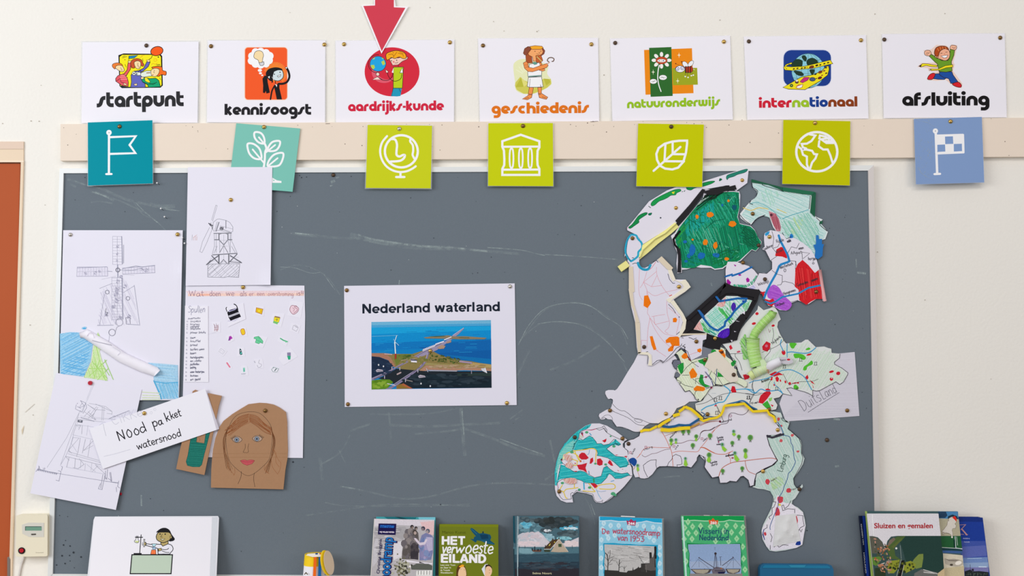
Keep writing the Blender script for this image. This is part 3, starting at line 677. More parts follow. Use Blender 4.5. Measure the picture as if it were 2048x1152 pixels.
c.poly('#f6a81c', '545 550 540 500 575 478 630 466 690 475 720 500 725 535 695 540 660 525 620 540 590 530 565 548', sm=True, out='#222', ow=5)
for s in ('560 505 600 500 610 530', '600 478 610 490', '640 480 610 520', '650 490 690 500 700 520', '660 475 700 495'): c.line('#8a4a10', s, 4, sm=True)
c.disc('#222', 590, 560, 5); c.disc('#222', 638, 555, 5); c.disc('#e06060', 610, 570, 7); c.line('#222', '620 580 640 580 650 572', 4, sm=True); c.line('#2b1518', '652 598 653 615', 4)
c.done()
lettering(o, pl, F3, '#cf2440', 'aardrijks-kunde', 190, 1026, 1070, 1016, 66)

o, pl = sheet('subject_sheet', '65 98 1446 92 1460 1054 85 1058', 'white laminated sheet reading geschiedenis with an ancient Egyptian boy', 'poster', G_, F4, pouch=1.2, curls=[(1, 1, .2, 1.0)])
c = Canvas(o, pl, 'illustration', F4)
c.poly('#e5e8b8', '470 430 490 370 560 335 640 340 760 370 870 400 860 500 905 570 905 630 820 690 700 735 580 735 500 690 490 600', sm=True)
c.poly('#cfcb5a', '495 605 550 540 575 570 640 600 700 640 820 560 865 580 900 560 908 620 860 665 780 705 700 733 590 735 510 690 488 640')
c.poly('#bdbb3e', '495 660 590 655 560 545'); c.poly('#e0dc7c', '590 655 560 545 640 620'); c.poly('#bdbb3e', '820 560 850 640 900 600 880 565')
for a in range(-150, -20, 22):
    c.line('#eef0cc', [(610 + 40 * math.cos(math.radians(a)), 520 + 40 * math.sin(math.radians(a))), (610 + 120 * math.cos(math.radians(a)), 520 + 120 * math.sin(math.radians(a)))], 9)
o_ = '#6a3418'
c.poly('#f0924e', '655 660 702 662 690 735 680 780 630 805 575 795 640 755', out=o_, ow=5); c.poly('#f0924e', '752 662 795 660 795 730 868 775 850 800 770 780 760 740', out=o_, ow=5)
for s in ('648 735 690 750', '690 735 648 750', '755 730 790 745', '790 728 758 745', '600 790 650 780', '800 770 850 785'): c.line('#6a4a40', s, 5)
c.poly('#f7f5fa', '645 545 795 540 815 655 740 660 655 660 630 650', out='#3a3a40', ow=5); c.line('#3a3a40', '665 560 655 655', 4); c.line('#3a3a40', '782 630 790 655', 5)
c.poly('#f7f5fa', '655 395 770 375 800 440 795 540 640 540 635 490 650 450', out='#3a3a40', ow=5); c.line('#6f9a90', '650 535 710 530 790 525', 12); c.line('#333', '650 545 700 538 790 532', 3)
c.poly('#a8502a', '600 215 640 190 660 200 685 215 680 290 690 380 620 382 612 280 585 270', out=o_, ow=5); c.poly('#c5602c', '725 290 790 290 810 350 790 375 735 375', out=o_, ow=5)
c.poly('#8b4a36', '590 255 605 215 650 190 680 215 640 250 625 290 595 285', out=o_, ow=4); c.poly('#8b4a36', '800 190 835 240 825 275 790 300 800 240', out=o_, ow=4)
c.poly('#f6a86a', '640 270 680 215 800 215 815 250 800 280 770 292 730 295 735 360 700 360 690 310 650 290', out=o_, ow=5)
c.poly('#f6a828', '660 190 720 180 800 187 815 205 790 222 680 222', out=o_, ow=5)
c.disc('#222', 720, 245, 5); c.disc('#222', 787, 243, 5); c.line(o_, '760 262 780 262 770 272', 4); c.line(o_, '735 275 765 280', 4)
for k in range(5): c.disc('#f0c878', 745 + k * 12, 310 + k * 12, 9, out=o_, ow=3)
c.poly('#5fa08c', '690 375 715 370 745 375 740 395 712 400', out='#335', ow=3)
c.poly('#f0924e', '585 380 620 360 640 385 645 430 700 440 780 410 860 385 872 410 850 435 780 455 690 482 640 478 600 440', out=o_, ow=5)
c.poly('#f0924e', '770 375 800 385 800 400 780 410', out=o_, ow=4); c.poly('#f0924e', '780 455 830 445 835 465 810 475 770 465', out=o_, ow=4); c.line('#8a4010', '600 405 645 400', 4); c.line('#8a4010', '605 430 650 422', 4)
c.line('#6d5648', '885 372 862 350 880 322 915 318 940 335 930 360 915 362', 11, sm=True); c.line('#d8b098', '862 392 888 372', 11)
c.done()
lettering(o, pl, F4, '#df7418', 'geschiedenis', 220, 966, 1340, 956, 92)

o, pl = sheet('subject_sheet', '60 100 1440 66 1472 1030 85 1050', 'white laminated sheet reading natuuronderwijs with a white flower and a bee', 'poster', G_, F5, pouch=1.2, curls=[(0, 1, .16, 5.5)])
c = Canvas(o, pl, 'illustration', F5)
c.poly('#ec8a12', '450 230 1002 210 1020 728 467 746'); c.poly('#9ea820', '775 440 1062 436 1070 630 783 636'); c.poly('#2e6a2c', '508 206 765 196 780 760 526 770')
for k in range(8):
    a = math.radians(k * 45 + 90); c.disc('#f2f0ea', 651 + 86 * math.cos(a), 349 + 68 * math.sin(a), 30, 21, k * 45 + 90, out='#1e4a1e', ow=3)
c.disc('#c94a24', 652, 350, 66, 42, out='#4a1a10', ow=3); c.disc('#f2f0ea', 652, 354, 50, 20, out='#4a1a10', ow=3); c.disc('#3a4a90', 625, 354, 6); c.disc('#3a4a90', 672, 354, 9, 6); c.disc('#3a4a90', 647, 346, 4); c.line('#c94a24', '636 364 660 364', 4)
c.line('#f4f4f4', '625 405 612 470 608 560 622 640 646 708', 11, sm=True)
c.disc('#f4f4f4', 668, 547, 46, 30, out='#222', ow=3); c.disc('#f4f4f4', 557, 592, 43, 29, out='#222', ow=3)
c.line('#222', '635 548 665 545 700 548', 3); c.line('#222', '650 540 668 548 680 560', 3); c.line('#222', '530 595 560 592 590 585', 3); c.line('#222', '548 602 570 590 572 580', 3)
for x, y in ((853,290),(555,485),(838,587)):
    c.poly('#fbf3d8', [(x, y - 34), (x + 4, y - 5), (x + 22, y), (x + 4, y + 5), (x, y + 34), (x - 4, y + 5), (x - 22, y), (x - 4, y - 5)])
c.line('#5a2a10', '815 388 845 400 865 415', 3); c.line('#5a2a10', '882 368 888 390 905 412', 3); c.disc('#5a2010', 815, 388, 7); c.disc('#5a2010', 883, 366, 7)
c.disc('#eef0f6', 925, 398, 42, 27, 50, out='#222', ow=4); c.disc('#eef0f6', 988, 388, 42, 24, -50, out='#222', ow=4)
c.poly('#c03a1c', '920 425 995 418 1012 440 1010 475 985 492 925 488', out='#222', ow=4)
for x in (932, 958, 985): c.line('#222', [(x, 418), (x, 492)], 10)
c.disc('#f2f2f6', 865, 450, 55, 38, out='#222', ow=4); c.disc('#dfe6f4', 835, 446, 20, out='#2c3c80', ow=5); c.disc('#dfe6f4', 890, 440, 20, out='#2c3c80', ow=5); c.disc('#223', 838, 448, 5); c.disc('#223', 888, 442, 5)
c.line('#7a2c1c', '900 478 912 470', 4); c.line('#f0e8e0', '1015 450 1035 460', 5)
for a, b in (((925,490),(925,536)),((945,492),(957,546)),((985,490),(995,526)),((1000,488),(1018,520))): c.line('#6a4a1c', [a, b], 3); c.disc('#f4f4f0', b[0], b[1], 9, 8)
c.done()
lettering(o, pl, F5, '#94c021', 'natuuronderwijs', 255, 902, 1326, 872, 74)

o, pl = sheet('subject_sheet', '45 76 1450 60 1480 1020 85 1035', 'white laminated sheet reading internationaal with a globe wrapped in a yellow ribbon', 'poster', G_, F6, pouch=1.2, curls=[(1, 1, .18, 1.5)])
c = Canvas(o, pl, 'illustration', F6)
c.poly('#cfd6ea', rr(496, 225, 1054, 652, 92)); c.poly('#1a3c8c', rr(503, 232, 1048, 645, 88))
c.disc('#8accdc', 785, 470, 190, 200, out='#1d4f66', ow=4)
for k in (-.75, -.4, 0, .4, .75): c.line('#1d3f4c', [(785 + 190 * k * math.cos(t), 470 - 200 * math.sin(t)) for t in [math.radians(v) for v in range(-90, 91, 12)]], 3)
for yy in (-130, -60, 10, 80): c.line('#1d3f4c', [(785 + math.sqrt(max(0, 1 - (yy / 200) ** 2)) * 190 * t, 470 + yy + 22 * (1 - t * t)) for t in (-1, -.5, 0, .5, 1)], 3, sm=True)
for s in ('600 380 650 335 715 350 720 400 700 425 600 420', '710 310 740 290 770 320 760 360 735 350', '770 350 830 320 890 350 900 400 860 420 780 410', '620 470 700 478 735 510 720 530 660 520', '800 460 860 455 850 500 830 520'): c.poly('#1f3a2a', s, sm=True)
c.poly('#f5e11c', '600 372 530 395 500 435 520 462 600 468 720 452 850 440 1070 388 1040 345 880 385 740 418 590 425 530 420 560 400 598 392', out='#1a1a1a', ow=5)
c.poly('#f5e11c', '495 662 700 545 860 510 950 465 985 425 1018 410 1028 450 1010 520 920 590 750 688 560 682', out='#1a1a1a', ow=6)
for x, y in ((540,405),(565,394),(520,425),(535,445),(775,430),(830,425)): c.disc('#222', x, y, 5)
for x, y in ((620,448),(662,442),(712,440),(748,435),(925,402),(972,388),(1015,376),(992,435),(993,498)): c.disc('#3a2a1a', x, y, 13, 8, -20)
for x, y, r, k_ in ((825,427,30,'#7a3a1c'),(885,408,18,'#3a2014'),(925,485,26,'#7a3a1c'),(970,470,14,'#8a4a3a'),(945,522,12,'#9a4a1c'),(920,552,26,'#6a2a1c'),(880,560,9,'#3a2a1a'),(870,510,14,'#222')): c.disc(k_, x, y, r, r * .6, -20)
c.poly('#c02c80', '690 595 740 545 800 545 780 580 720 610', out='#5a1a3a', ow=4); c.disc('#4a5a80', 835, 568, 34, 22, out='#223', ow=5); c.disc('#5a3a3a', 655, 600, 22, 18); c.disc('#efe6e0', 655, 585, 12)
c.poly('#f2f2ee', '645 665 670 635 725 628 715 660 680 675', out='#a33', ow=5); c.line('#c33', '655 645 700 632', 8); c.disc('#2c5a3a', 593, 640, 17, out='#222', ow=4); c.disc('#b8d040', 593, 640, 7)
c.done()
cc = ['#cf2036'] * 5 + ['#9cc42a'] * 2 + ['#153c8c'] * 3 + ['#8a3c14'] * 4
lettering(o, pl, F6, '#fff', 'internationaal', 218, 897, 1352, 880, 84, cols=cc)

o, pl = sheet('subject_sheet', '52 77 1465 68 1488 1034 72 1044', 'white laminated sheet reading afsluiting with a boy breaking a yellow finish ribbon', 'poster', G_, F7, pouch=1.2, curls=[(1, .5, .15, 1.5)])
c = Canvas(o, pl, 'illustration', F7)
c.poly('#edd2c4', '525 265 620 250 680 200 790 205 835 240 850 195 920 205 900 300 875 400 890 430 870 500 980 650 965 700 870 670 780 600 680 615 570 605 580 560 640 520 700 510 590 500 580 470 460 455 500 410 620 405 675 400 600 330')
o_ = '#2a140c'
c.poly('#f2b898', '540 285 565 262 605 270 620 305 595 328 550 318', sm=True, out=o_, ow=5); c.line(o_, '565 285 585 300 600 285', 4); c.line(o_, '560 300 580 315', 4)
c.poly('#f2b898', '840 215 865 203 905 212 912 240 885 262 840 250', sm=True, out=o_, ow=5); c.line(o_, '860 225 880 240 900 228', 4)
c.poly('#1c4e9e', '650 535 720 530 800 575 770 600 700 598 645 590', out=o_, ow=6); c.poly('#1c4e9e', '712 512 858 510 870 545 930 630 845 645 820 590 760 575 715 545', out=o_, ow=6)
c.poly('#d8222c', '575 590 600 545 640 525 665 540 640 590 605 602', sm=True, out=o_, ow=6); c.poly('#d8222c', '862 650 930 628 968 665 955 690 900 680', sm=True, out=o_, ow=6)
c.poly('#6a9c28', '595 330 620 308 690 350 740 380 810 380 830 350 838 250 888 262 880 320 852 395 860 500 790 515 710 508 690 420 660 395', out=o_, ow=6)
c.poly('#f2e01c', '490 440 520 415 590 420 640 430 690 435 685 455 620 450 560 438 500 455', sm=False, out=o_, ow=5); c.poly('#f2e01c', '610 478 700 478 780 440 868 428 868 455 790 465 720 490 620 497', out=o_, ow=5)
c.poly(o_, '470 445 510 425 500 458'); c.line(o_, '592 478 620 486 595 498', 5)
c.poly('#f0b090', '660 330 690 260 760 235 820 260 835 310 820 360 780 382 720 365 680 350', sm=True, out=o_, ow=6)
c.poly('#b04a1c', '655 300 670 240 720 215 790 220 820 255 770 245 720 275 700 330 680 335', sm=True, out=o_, ow=6)
for s in ('690 240 705 270', '720 225 730 255', '750 222 755 245', '780 228 790 250'): c.line('#e08a4a', s, 7)
c.poly('#fff', '730 328 812 318 795 348 765 352', out='#5a1a1a', ow=5); c.line(o_, '725 300 748 295', 5); c.line(o_, '782 285 805 282', 5); c.line('#c06040', '765 300 780 310', 5); c.disc('#f0a080', 720, 318, 9); c.poly('#f0b090', '680 335 700 332 700 350 682 348', out=o_, ow=4)
c.done()
lettering(o, pl, F7, '#141214', 'afsluiting', 285, 903, 1285, 897, 112)

# red arrow
pl = lean(700, -70, 4.5, 800, 110, 5)
o = slab('arrow_sign', '620 -330 620 0 628 58 745 60 497 495 312 47 428 42 428 -330', pl, .6, mat('white_arrow_card', '#f4eff2', .4), frame=F3)
tag(o, 'red paper arrow with a white edge pointing down at the aardrijks-kunde sheet', 'arrow')
c = Canvas(o, pl, 'red_print', F3); c.poly('#cf3f50', '438 -320 612 -320 612 67 718 72 500 472 330 55 438 50'); c.done()

# ================================================================ square icon cards
GC = 'square icon cards hanging from the rail'
def card(quad, col, label, fr, pouch=1.3, d1=19.5, curls=()):
    return sheet('icon_card', quad, label, 'card', GC, fr, CARD_D, d1, mat('card_' + col[1:], col, .42, bump=.0004, bscale=9, spec=.05, k=.98), pouch=pouch, curls=curls)
WH = '#f4f4f6'
o, pl = card('880 75 1527 52 1530 685 882 707', '#0094a4', 'teal square card with a white outline swallowtail flag', G1)
c = Canvas(o, pl, 'flag_icon', G1)
c.disc(WH, 1092, 176, 27); c.disc('#40606a', 1092, 177, 5); c.line(WH, '1092 190 1091 590', 22); c.line(WH, '1064 592 1118 591', 20); c.line(WH, '1100 222 1360 212 1298 300 1357 382 1100 390', 21); c.done()
o, pl = card('235 82 1155 158 1045 1070 125 994', '#80c8b8', 'tilted mint green square card with a white leafy plant', G2, pouch=0, d1=18.0)
c = Canvas(o, pl, 'plant_icon', G2)
def leaf(cc, s, w, n=5): cc.line(WH, smooth(pts(s), True, n), w, closed=True)
c.line(WH, '632 715 645 600 650 500 668 440 640 370', 30, sm=True)
for s in ('500 215 580 220 630 280 638 370 560 360 500 290', '400 378 480 380 560 440 592 520 590 595 500 590 430 530 400 450', '858 340 855 410 800 475 695 480 700 420 760 350', '908 515 905 590 860 680 780 705 690 700 700 630 760 550 830 515'): leaf(c, s, 28)
for s in ('560 285 625 365', '470 460 630 650', '795 395 665 500', '830 585 690 700'): c.line(WH, s, 24)
c.poly(WH, '750 865 820 905 885 915 885 942 740 940'); c.disc('#80c8b8', 775, 905, 10); c.line(WH, '630 700 625 850 560 900 440 920', 30, sm=True)
c.done()
o, pl = card('182 106 1110 118 1090 1020 155 1014', '#ced620', 'lime green square card with a white globe on a stand', G3, pouch=2.0)
c = Canvas(o, pl, 'globe_icon', G3)
c.line(WH, arc(667, 487, 237, 0, 360, 40, 232), 33, closed=True)
c.line(WH, '462 268 390 360 362 480 385 600 450 700 540 760 640 785 740 775 820 740 875 702', 30, sm=True); c.line(WH, '655 790 655 855', 32); c.line(WH, '592 857 712 857', 32)
c.line(WH, '530 310 580 320 605 390 598 480 600 540 640 562 690 540 718 545 700 590 640 625 510 635', 32, sm=True); c.line(WH, '800 310 795 345 832 400 838 480 830 540 860 600', 30, sm=True)
c.done()
o, pl = card('128 88 1120 85 1125 1055 124 1050', '#cdd612', 'lime green square card with a white columned museum building', G4, pouch=1.2)
c = Canvas(o, pl, 'museum_icon', G4)
c.line(WH, '343 365 625 265 912 365 912 460 885 510 880 640 885 730 912 790 912 882 343 882 343 790 372 730 374 640 368 510 343 450', 34, closed=True); c.line(WH, '350 450 905 447', 32); c.line(WH, '350 802 905 800', 32)
for x in (484, 627, 770): c.line(WH, [(x - 30 * math.sin(math.pi * t) ** .35 if 0 < t < 1 else x, 460 + 330 * t) for t in [i / 8 for i in range(9)]], 26); c.line(WH, [(x + 30 * math.sin(math.pi * t) ** .35 if 0 < t < 1 else x, 460 + 330 * t) for t in [i / 8 for i in range(9)]], 26)
c.done()
o, pl = card('125 92 1135 108 1108 1068 98 1055', '#cbd000', 'lime green square card with a single white outlined leaf', G5, pouch=.8)
c = Canvas(o, pl, 'leaf_icon', G5)
c.line(WH, '877 355 760 357 650 370 530 405 440 470 405 560 415 650 460 740 540 785 650 798 740 770 820 680 860 540 877 400', 34, closed=True)
for s in ('362 820 775 452', '655 550 655 370', '530 670 545 400', '655 563 850 565', '530 672 830 674'): c.line(WH, s, 33)
c.done()
o, pl = card('128 75 1158 95 1148 1082 112 1058', '#c8ca00', 'lime green square card with a white globe of the continents', G6, pouch=.8)
c = Canvas(o, pl, 'earth_icon', G6)
c.line(WH, arc(642, 565, 315, 0, 360, 44, 302), 37, closed=True)
for s in ('500 290 620 315 560 400 490 440 410 445 430 500 480 515', '350 480 420 535 480 530 570 550 600 600 645 605 620 670 570 730 540 820', '410 540 430 610 490 640 490 760 510 810', '830 370 770 330 690 315 680 360 720 380 790 430 900 430', '680 400 670 480 740 530 810 530 850 620 885 735', '700 375 850 350 880 400 780 400'): c.line(WH, s, 32)
c.line(WH, '440 520 420 530', 50)
c.done()
o, pl = card('132 95 1142 65 1178 1040 163 1068', '#86a2ce', 'pale blue square card with a white chequered flag', G7, pouch=.6, d1=21.5)
c = Canvas(o, pl, 'chequered_flag_icon', G7)
c.disc(WH, 452, 275, 39); c.disc('#55657a', 452, 275, 7); c.line(WH, '457 300 478 900', 36); c.line(WH, '438 916 522 912', 32)
c.poly(WH, '462 328 865 316 878 325 886 600 875 608 468 625')
for s in ('595 358 712 354 718 466 598 470', '480 480 595 475 600 580 482 586', '725 468 845 464 848 574 726 580'): c.poly('#7f9cc9', s)
c.done()
c = Canvas(o, pl, 'scuff_marks', G7, CHALK2, base=.0003)
for i in range(70):
    x = rnd.gauss(280, 90); y = rnd.gauss(600, 190)
    if 160 < x < 560 and 110 < y < 1000: c.line('#fff', [(x, y), (x + rnd.uniform(-28, 28), y + rnd.uniform(-34, 34))], rnd.uniform(3, 9))
c.line('#fff', '170 110 250 130 340 150 440 215', 7); c.line('#fff', '200 820 240 900 330 960 420 1000', 12); c.done()
# ================================================================ drawings on the left of the board
PAP = '#e5e3ee'
def paper(name, quad, label, cat, fr=None, d0=11.2, d1=13, curls=(), col=PAP, group=None, th=.3, bump=.0009):
    q = pts(quad, fr); ya = min(v[1] for v in q); yb = max(v[1] for v in q)
    pl = lean(q[0][0], ya, d0, q[0][0] + 100, yb, d1)
    m = mat('drawing_paper', col, .7, bump=bump, bscale=8, spec=.15)
    o = bent_sheet(name, q, pl, m, curls) if curls else slab(name, q, pl, th, m)
    tag(o, label, cat, group)
    return o, pl
PEN = '#7f8290'; PEN2 = '#55575f'
# mill with four sails, water and a paper tube
o, pl = paper('mill_drawing', '80 62 805 62 782 1093 55 1093', 'large white paper with a faint four-sailed windmill above blue water, tube glued on', 'drawing', H1, 14.6, 15.4, curls=[(1, .25, .12, 3), (0, .1, .15, 1.5)])
c = Canvas(o, pl, 'pencil_windmill', H1, CRAYON)
c.hatch(['#cfccdc', '#d6d3e2'], '305 420 375 380 440 350 500 400 540 640 290 640', 65, 22, 5, .6)
for x0, y0, x1, y1 in ((380,100,436,270),(375,350,440,605)):
    c.line('#b4b3c4', [(x0, y0), (x1, y0), (x1, y1), (x0, y1)], 2.2, closed=True, wob=1)
    for k in range(int((y1 - y0) / 17)): c.line('#b4b3c2', [(x0, y0 + 17 * k), (x1, y0 + 17 * k)], 1.8, wob=1.5)
    c.line('#aaa9ba', [((x0 + x1) / 2, y0), ((x0 + x1) / 2, y1)], 2)
for q_, n in (('165 285 348 285 350 340 162 342', 11), ('440 292 634 278 636 320 440 328', 11)):
    v = pts(q_); c.poly('#dfdcea', v); c.line('#9c9bb0', v, 2.4, closed=True)
    for k in range(n):
        t = k / n; c.line('#b8b7c6', [(v[0][0] + (v[1][0] - v[0][0]) * t, v[0][1] + (v[1][1] - v[0][1]) * t), (v[3][0] + (v[2][0] - v[3][0]) * t, v[3][1] + (v[2][1] - v[3][1]) * t)], 1.8)
    c.line('#b8b7c6', [((v[0][0] + v[3][0]) / 2, (v[0][1] + v[3][1]) / 2), ((v[1][0] + v[2][0]) / 2, (v[1][1] + v[2][1]) / 2)], 1.8)
for s, w in (('165 290 345 284', 3),('434 100 438 180 440 265', 5),('446 150 446 262', 3),('440 295 520 280 560 285 636 276', 4),('350 310 378 312', 3),('425 303 500 305 560 290', 3),('410 272 412 345', 6),('437 352 442 600', 6),('300 415 375 385', 2),('510 395 545 640', 2.5),('300 640 330 450', 2),('286 640 385 638', 3),('465 632 540 636', 3),('445 440 510 400', 2)):
    c.line('#9c9db0', s, w, wob=.6)
for x, y, r in ((410,160,9),(408,205,7),(407,245,7),(275,320,10),(215,325,9),(300,312,8),(412,372,11),(408,420,14),(400,450,13),(405,488,15),(385,525,12),(430,345,11),(455,402,12),(342,572,12),(425,590,11),(480,585,12),(560,300,10),(585,305,13)):
    c.hatch('#a3a1b6', [(x - r, y - r), (x + r, y - r), (x + r, y + r), (x - r, y + r)], 35, 5, 3, .6)
c.line('#70707e', arc(411, 303, 12, 0, 360, 12), 4); c.line('#8a8a98', arc(347, 437, 12, 0, 360, 8), 3); c.line('#8a8a98', arc(472, 475, 12, 0, 360, 8), 3); c.line('#6c6c78', '340 535 336 560 350 560 340 580', 2.5); c.line('#8a8a98', '462 632 460 592 484 590 486 630', 2.5)
c.line('#8a8a98', arc(376, 682, 20, 0, 360, 14), 3); c.line('#a0a0ae', arc(420, 620, 22, 0, 360, 12), 2.5); c.line('#a0a0ae', '395 680 405 650 425 640', 2); c.line('#b8b8c4', '360 700 355 745', 2)
c.line('#c6c6d0', '312 360 400 340', 1.5); c.line('#c6c6d0', '440 330 510 335', 1.5)
c.done()
c = Canvas(o, pl, 'crayon_water', H1, CRAYON)
sea = '60 690 120 680 250 685 262 740 245 860 205 950 62 932'
c.poly('#93c9e8', sea); c.hatch(['#84c0e6', '#74b8e2', '#a4d2ec'], sea, -28, 9, 4.5, .8); c.hatch(['#62b0e0'], '60 860 240 800 215 950 62 930', 12, 12, 5, .8)
c.disc('#9ccbe8', 207, 655, 16, 8, -12); c.disc('#55aede', 209, 658, 10, 5)
gr = '290 680 320 740 300 800 330 900 350 975 205 955 250 860 265 760'
c.poly('#cfe4ac', gr); c.hatch(['#bfe090', '#b0da7c', '#d2e8b4'], gr, 75, 11, 4.5, .8)
for s in ('270 870 340 975', '330 845 385 970', '235 950 340 850', '255 860 345 960', '300 850 270 960', '315 870 360 940', '240 900 330 900', '350 900 290 970'): c.line('#a9d874', s, 4, wob=3)
w2 = '595 865 690 872 775 880 780 1085 670 1085 655 1020 630 975 625 920'
c.poly('#a6cfe8', w2); c.hatch(['#98c8e4', '#b0d6ea'], w2, 5, 9, 4, .8); c.hatch(['#74bce2', '#8cc6e4'], '632 985 775 985 775 1085 675 1085', 70, 9, 5, .7)
c.line('#4eaad6', '630 975 650 1020 668 1055 675 1085', 7); c.line('#56b0da', '632 980 700 990 775 984', 6)
for y in (1045, 1060, 1075, 1088): c.line('#d5e4b4', [(560, y), (668, y + 3)], 4, wob=2)
c.done()
tb = strip('paper_tube', '180 700 215 690 330 760 440 835 560 890 640 920 650 930', 21.5, 11, mat('rolled_white_paper', '#eeebf2', .6, bump=.002, bscale=30), pl, parent=o, frame=H1, taper=[.5, .9, 1.05, 1.05, 1.05, .95, .8])
c = Canvas(o, Plane(pl.p + pl.n * .0112, pl.n), 'tube_creases', H1, CRAYON)
c.line('#9a98a6', '255 730 300 742 370 758 375 762', 3); c.line('#b9a9c2', '225 705 240 685 262 690 268 715', 2, sm=True); c.line('#c4c2ce', '380 770 430 800 410 820', 2)
c.done()
# tall mill sketch
o, pl = paper('mill_sketch', '70 42 818 40 802 1085 50 1092', 'tall white sheet with a small pencil windmill on a hatched base, beside mint card', 'drawing', H2, 19.5, 14.6, curls=[(1, 1, .22, 6)])
c = Canvas(o, pl, 'pencil_windmill', H2, CRAYON)
g1 = '#7c7e88'; g2 = '#9a9ba6'
for s in ('318 378 330 382 288 520', '318 378 280 510', '262 575 200 700 175 790 195 798 235 715 285 590'): c.line(g1, s, 2.6, wob=.8)
c.line('#44464e', '255 540 270 550 290 560', 9); c.line('#44464e', '275 535 265 555 285 570 285 590', 5)
c.line(g1, '290 590 295 530 325 505 345 500 405 512 440 530 468 570 468 610 445 622 400 612 345 600 300 608', 3, closed=True); c.line(g1, '345 530 320 608', 8); c.line(g1, '330 525 310 600', 3); c.line('#55565f', '407 512 407 585', 5); c.line(g1, '355 560 470 590', 2); c.line(g1, '385 595 445 615', 4)
c.hatch('#55565f', '355 568 388 572 383 602 348 595', 45, 5, 3, .2); c.hatch('#55565f', '355 568 388 572 383 602 348 595', -45, 5, 3, .2)
for s in ('302 625 305 685 305 740 285 815', '320 628 322 700 320 800', '345 625 350 685 352 800', '455 625 452 690 470 720 505 800', '425 625 425 690 440 760 440 800', '445 630 445 800', '330 740 300 805', '455 740 490 800'): c.line(g2, s, 3.4)
for s, w in (('300 628 455 625', 7),('345 632 345 685', 9),('425 632 425 685', 9),('305 684 345 684', 8),('425 684 460 684', 8),('350 690 388 730 420 690', 7),('350 800 388 735 425 800', 5),('290 818 505 805', 8),('345 640 375 625', 4),('425 640 400 625', 4)): c.line('#7a7b84', s, w)
for s in ('350 690 425 690', '355 740 425 740', '388 640 388 860', '306 745 318 745', '270 850 345 835', '430 835 520 840', '260 880 345 860', '440 870 530 870'): c.line('#a8a9b4', s, 2)
for s, w in (('235 905 340 825', 9),('280 825 345 895', 8),('545 888 440 880', 5),('445 825 545 888', 9),('505 812 440 880', 8),('345 818 345 895', 10),('432 810 432 895', 9),('235 905 275 862', 5),('355 895 385 860 420 895', 5)): c.line('#6a6b74', s, w)
c.line('#9a9ba4', '370 895 375 880 400 880 408 895', 2)
base = '248 900 530 895 520 1018 420 1012 395 1018 245 1014'
c.line(g1, base, 3.2, closed=True, wob=1)
c.hatch('#8a8b96', base, -42, 19, 2.6, .3); c.hatch('#a6a7b0', base, 48, 60, 1.6, .3)
for s in ('120 660 122 690', '135 650 138 690', '150 655 148 690', '118 665 150 640'): c.line('#d8a8a0', s, 2.5)
c.line('#6a6b74', '108 640 106 690', 1.5)
c.done()
# emergency kit poster
o, pl = paper('emergency_kit_poster', '371.6 569.8 608.8 571.2 610.3 632 607.6 780 605.6 916 362.5 914 366 780 370 640', 'white paper headed Wat doen we with small glued pictures and a written list', 'poster', None, 11.0, 12.6)
c = Canvas(o, pl, 'marker_title', H3, CRAYON)
c.poly('#f4cfc2', '110 138 1325 135 1325 165 110 170'); c.poly('#ecd3d6', '88 118 1328 110 1328 136 110 142'); c.poly('#f0b8a4', '230 146 340 146 340 162 225 165')
c.write('#8a6a86', 'Wat', 118, 170, 280, 168, 36, 4.5); c.write('#8a6a86', 'doen', 335, 168, 455, 166, 34, 4.5); c.write('#8a6a86', 'we', 505, 168, 600, 168, 36, 4.5); c.write('#8a6a86', 'als', 655, 168, 728, 166, 34, 4.5)
c.write('#a0708a', 'er', 748, 166, 800, 166, 28, 3.8); c.write('#a0708a', 'een', 830, 166, 915, 164, 28, 3.8); c.write('#a0708a', 'overstroming', 945, 164, 1215, 170, 26, 3.5); c.write('#8a5a76', 'is!!', 1245, 166, 1325, 164, 30, 4.5)
c.done()
ls = slab('list_strip', '78 270 320 272 322 700 325 1070 68 1068', Plane(pl.p + pl.n * .0012, pl.n), .6, mat('list_paper', '#eceaf3', .7, bump=.0005, bscale=9), o, H3)
c = Canvas(ls, Plane(pl.p + pl.n * .0012, pl.n), 'handwritten_list', H3, CRAYON)
c.write('#6a6c8c', 'Spullen', 108, 342, 290, 340, 40, 4, slant=.15)
for i, (t, y, x1) in enumerate((('zwemmen',410,238),('snoeks',442,242),('kranen',474,232),('zaklamp',496,228),('telefoon',520,240),('power banks',560,296),('touw',615,188),('knuffel',652,240),('brood',692,208),('lucifers aans',738,280),('kaars',776,195),('handgrepen',820,272),('en radio',858,248),('potloden',892,226),('ketting',928,194),('naar batterijen',972,280),('kussen',1012,216),('en geld',1052,238))):
    x0 = 108 if i == 0 else 132
    c.write('#5c5e78', t, x0, y, x1, y - 3, 13, 3.2, jit=.25, slant=.15)
    if i: c.line('#85879c', arc(104 - i * .9, y - 8, 6, 0, 320, 8), 2.6)
c.done()
CUT = mat('cutout_paper', '#e9e7f1', .7, bump=.0003, bscale=9)
def cutout(quad, fn, lift=.0004):
    q = Plane(pl.p + pl.n * lift, pl.n)
    k = slab('cutout_picture', quad, q, .25, CUT, o, H3)
    cc_ = Canvas(k, q, 'drawing', H3, CRAYON); fn(cc_); cc_.done()
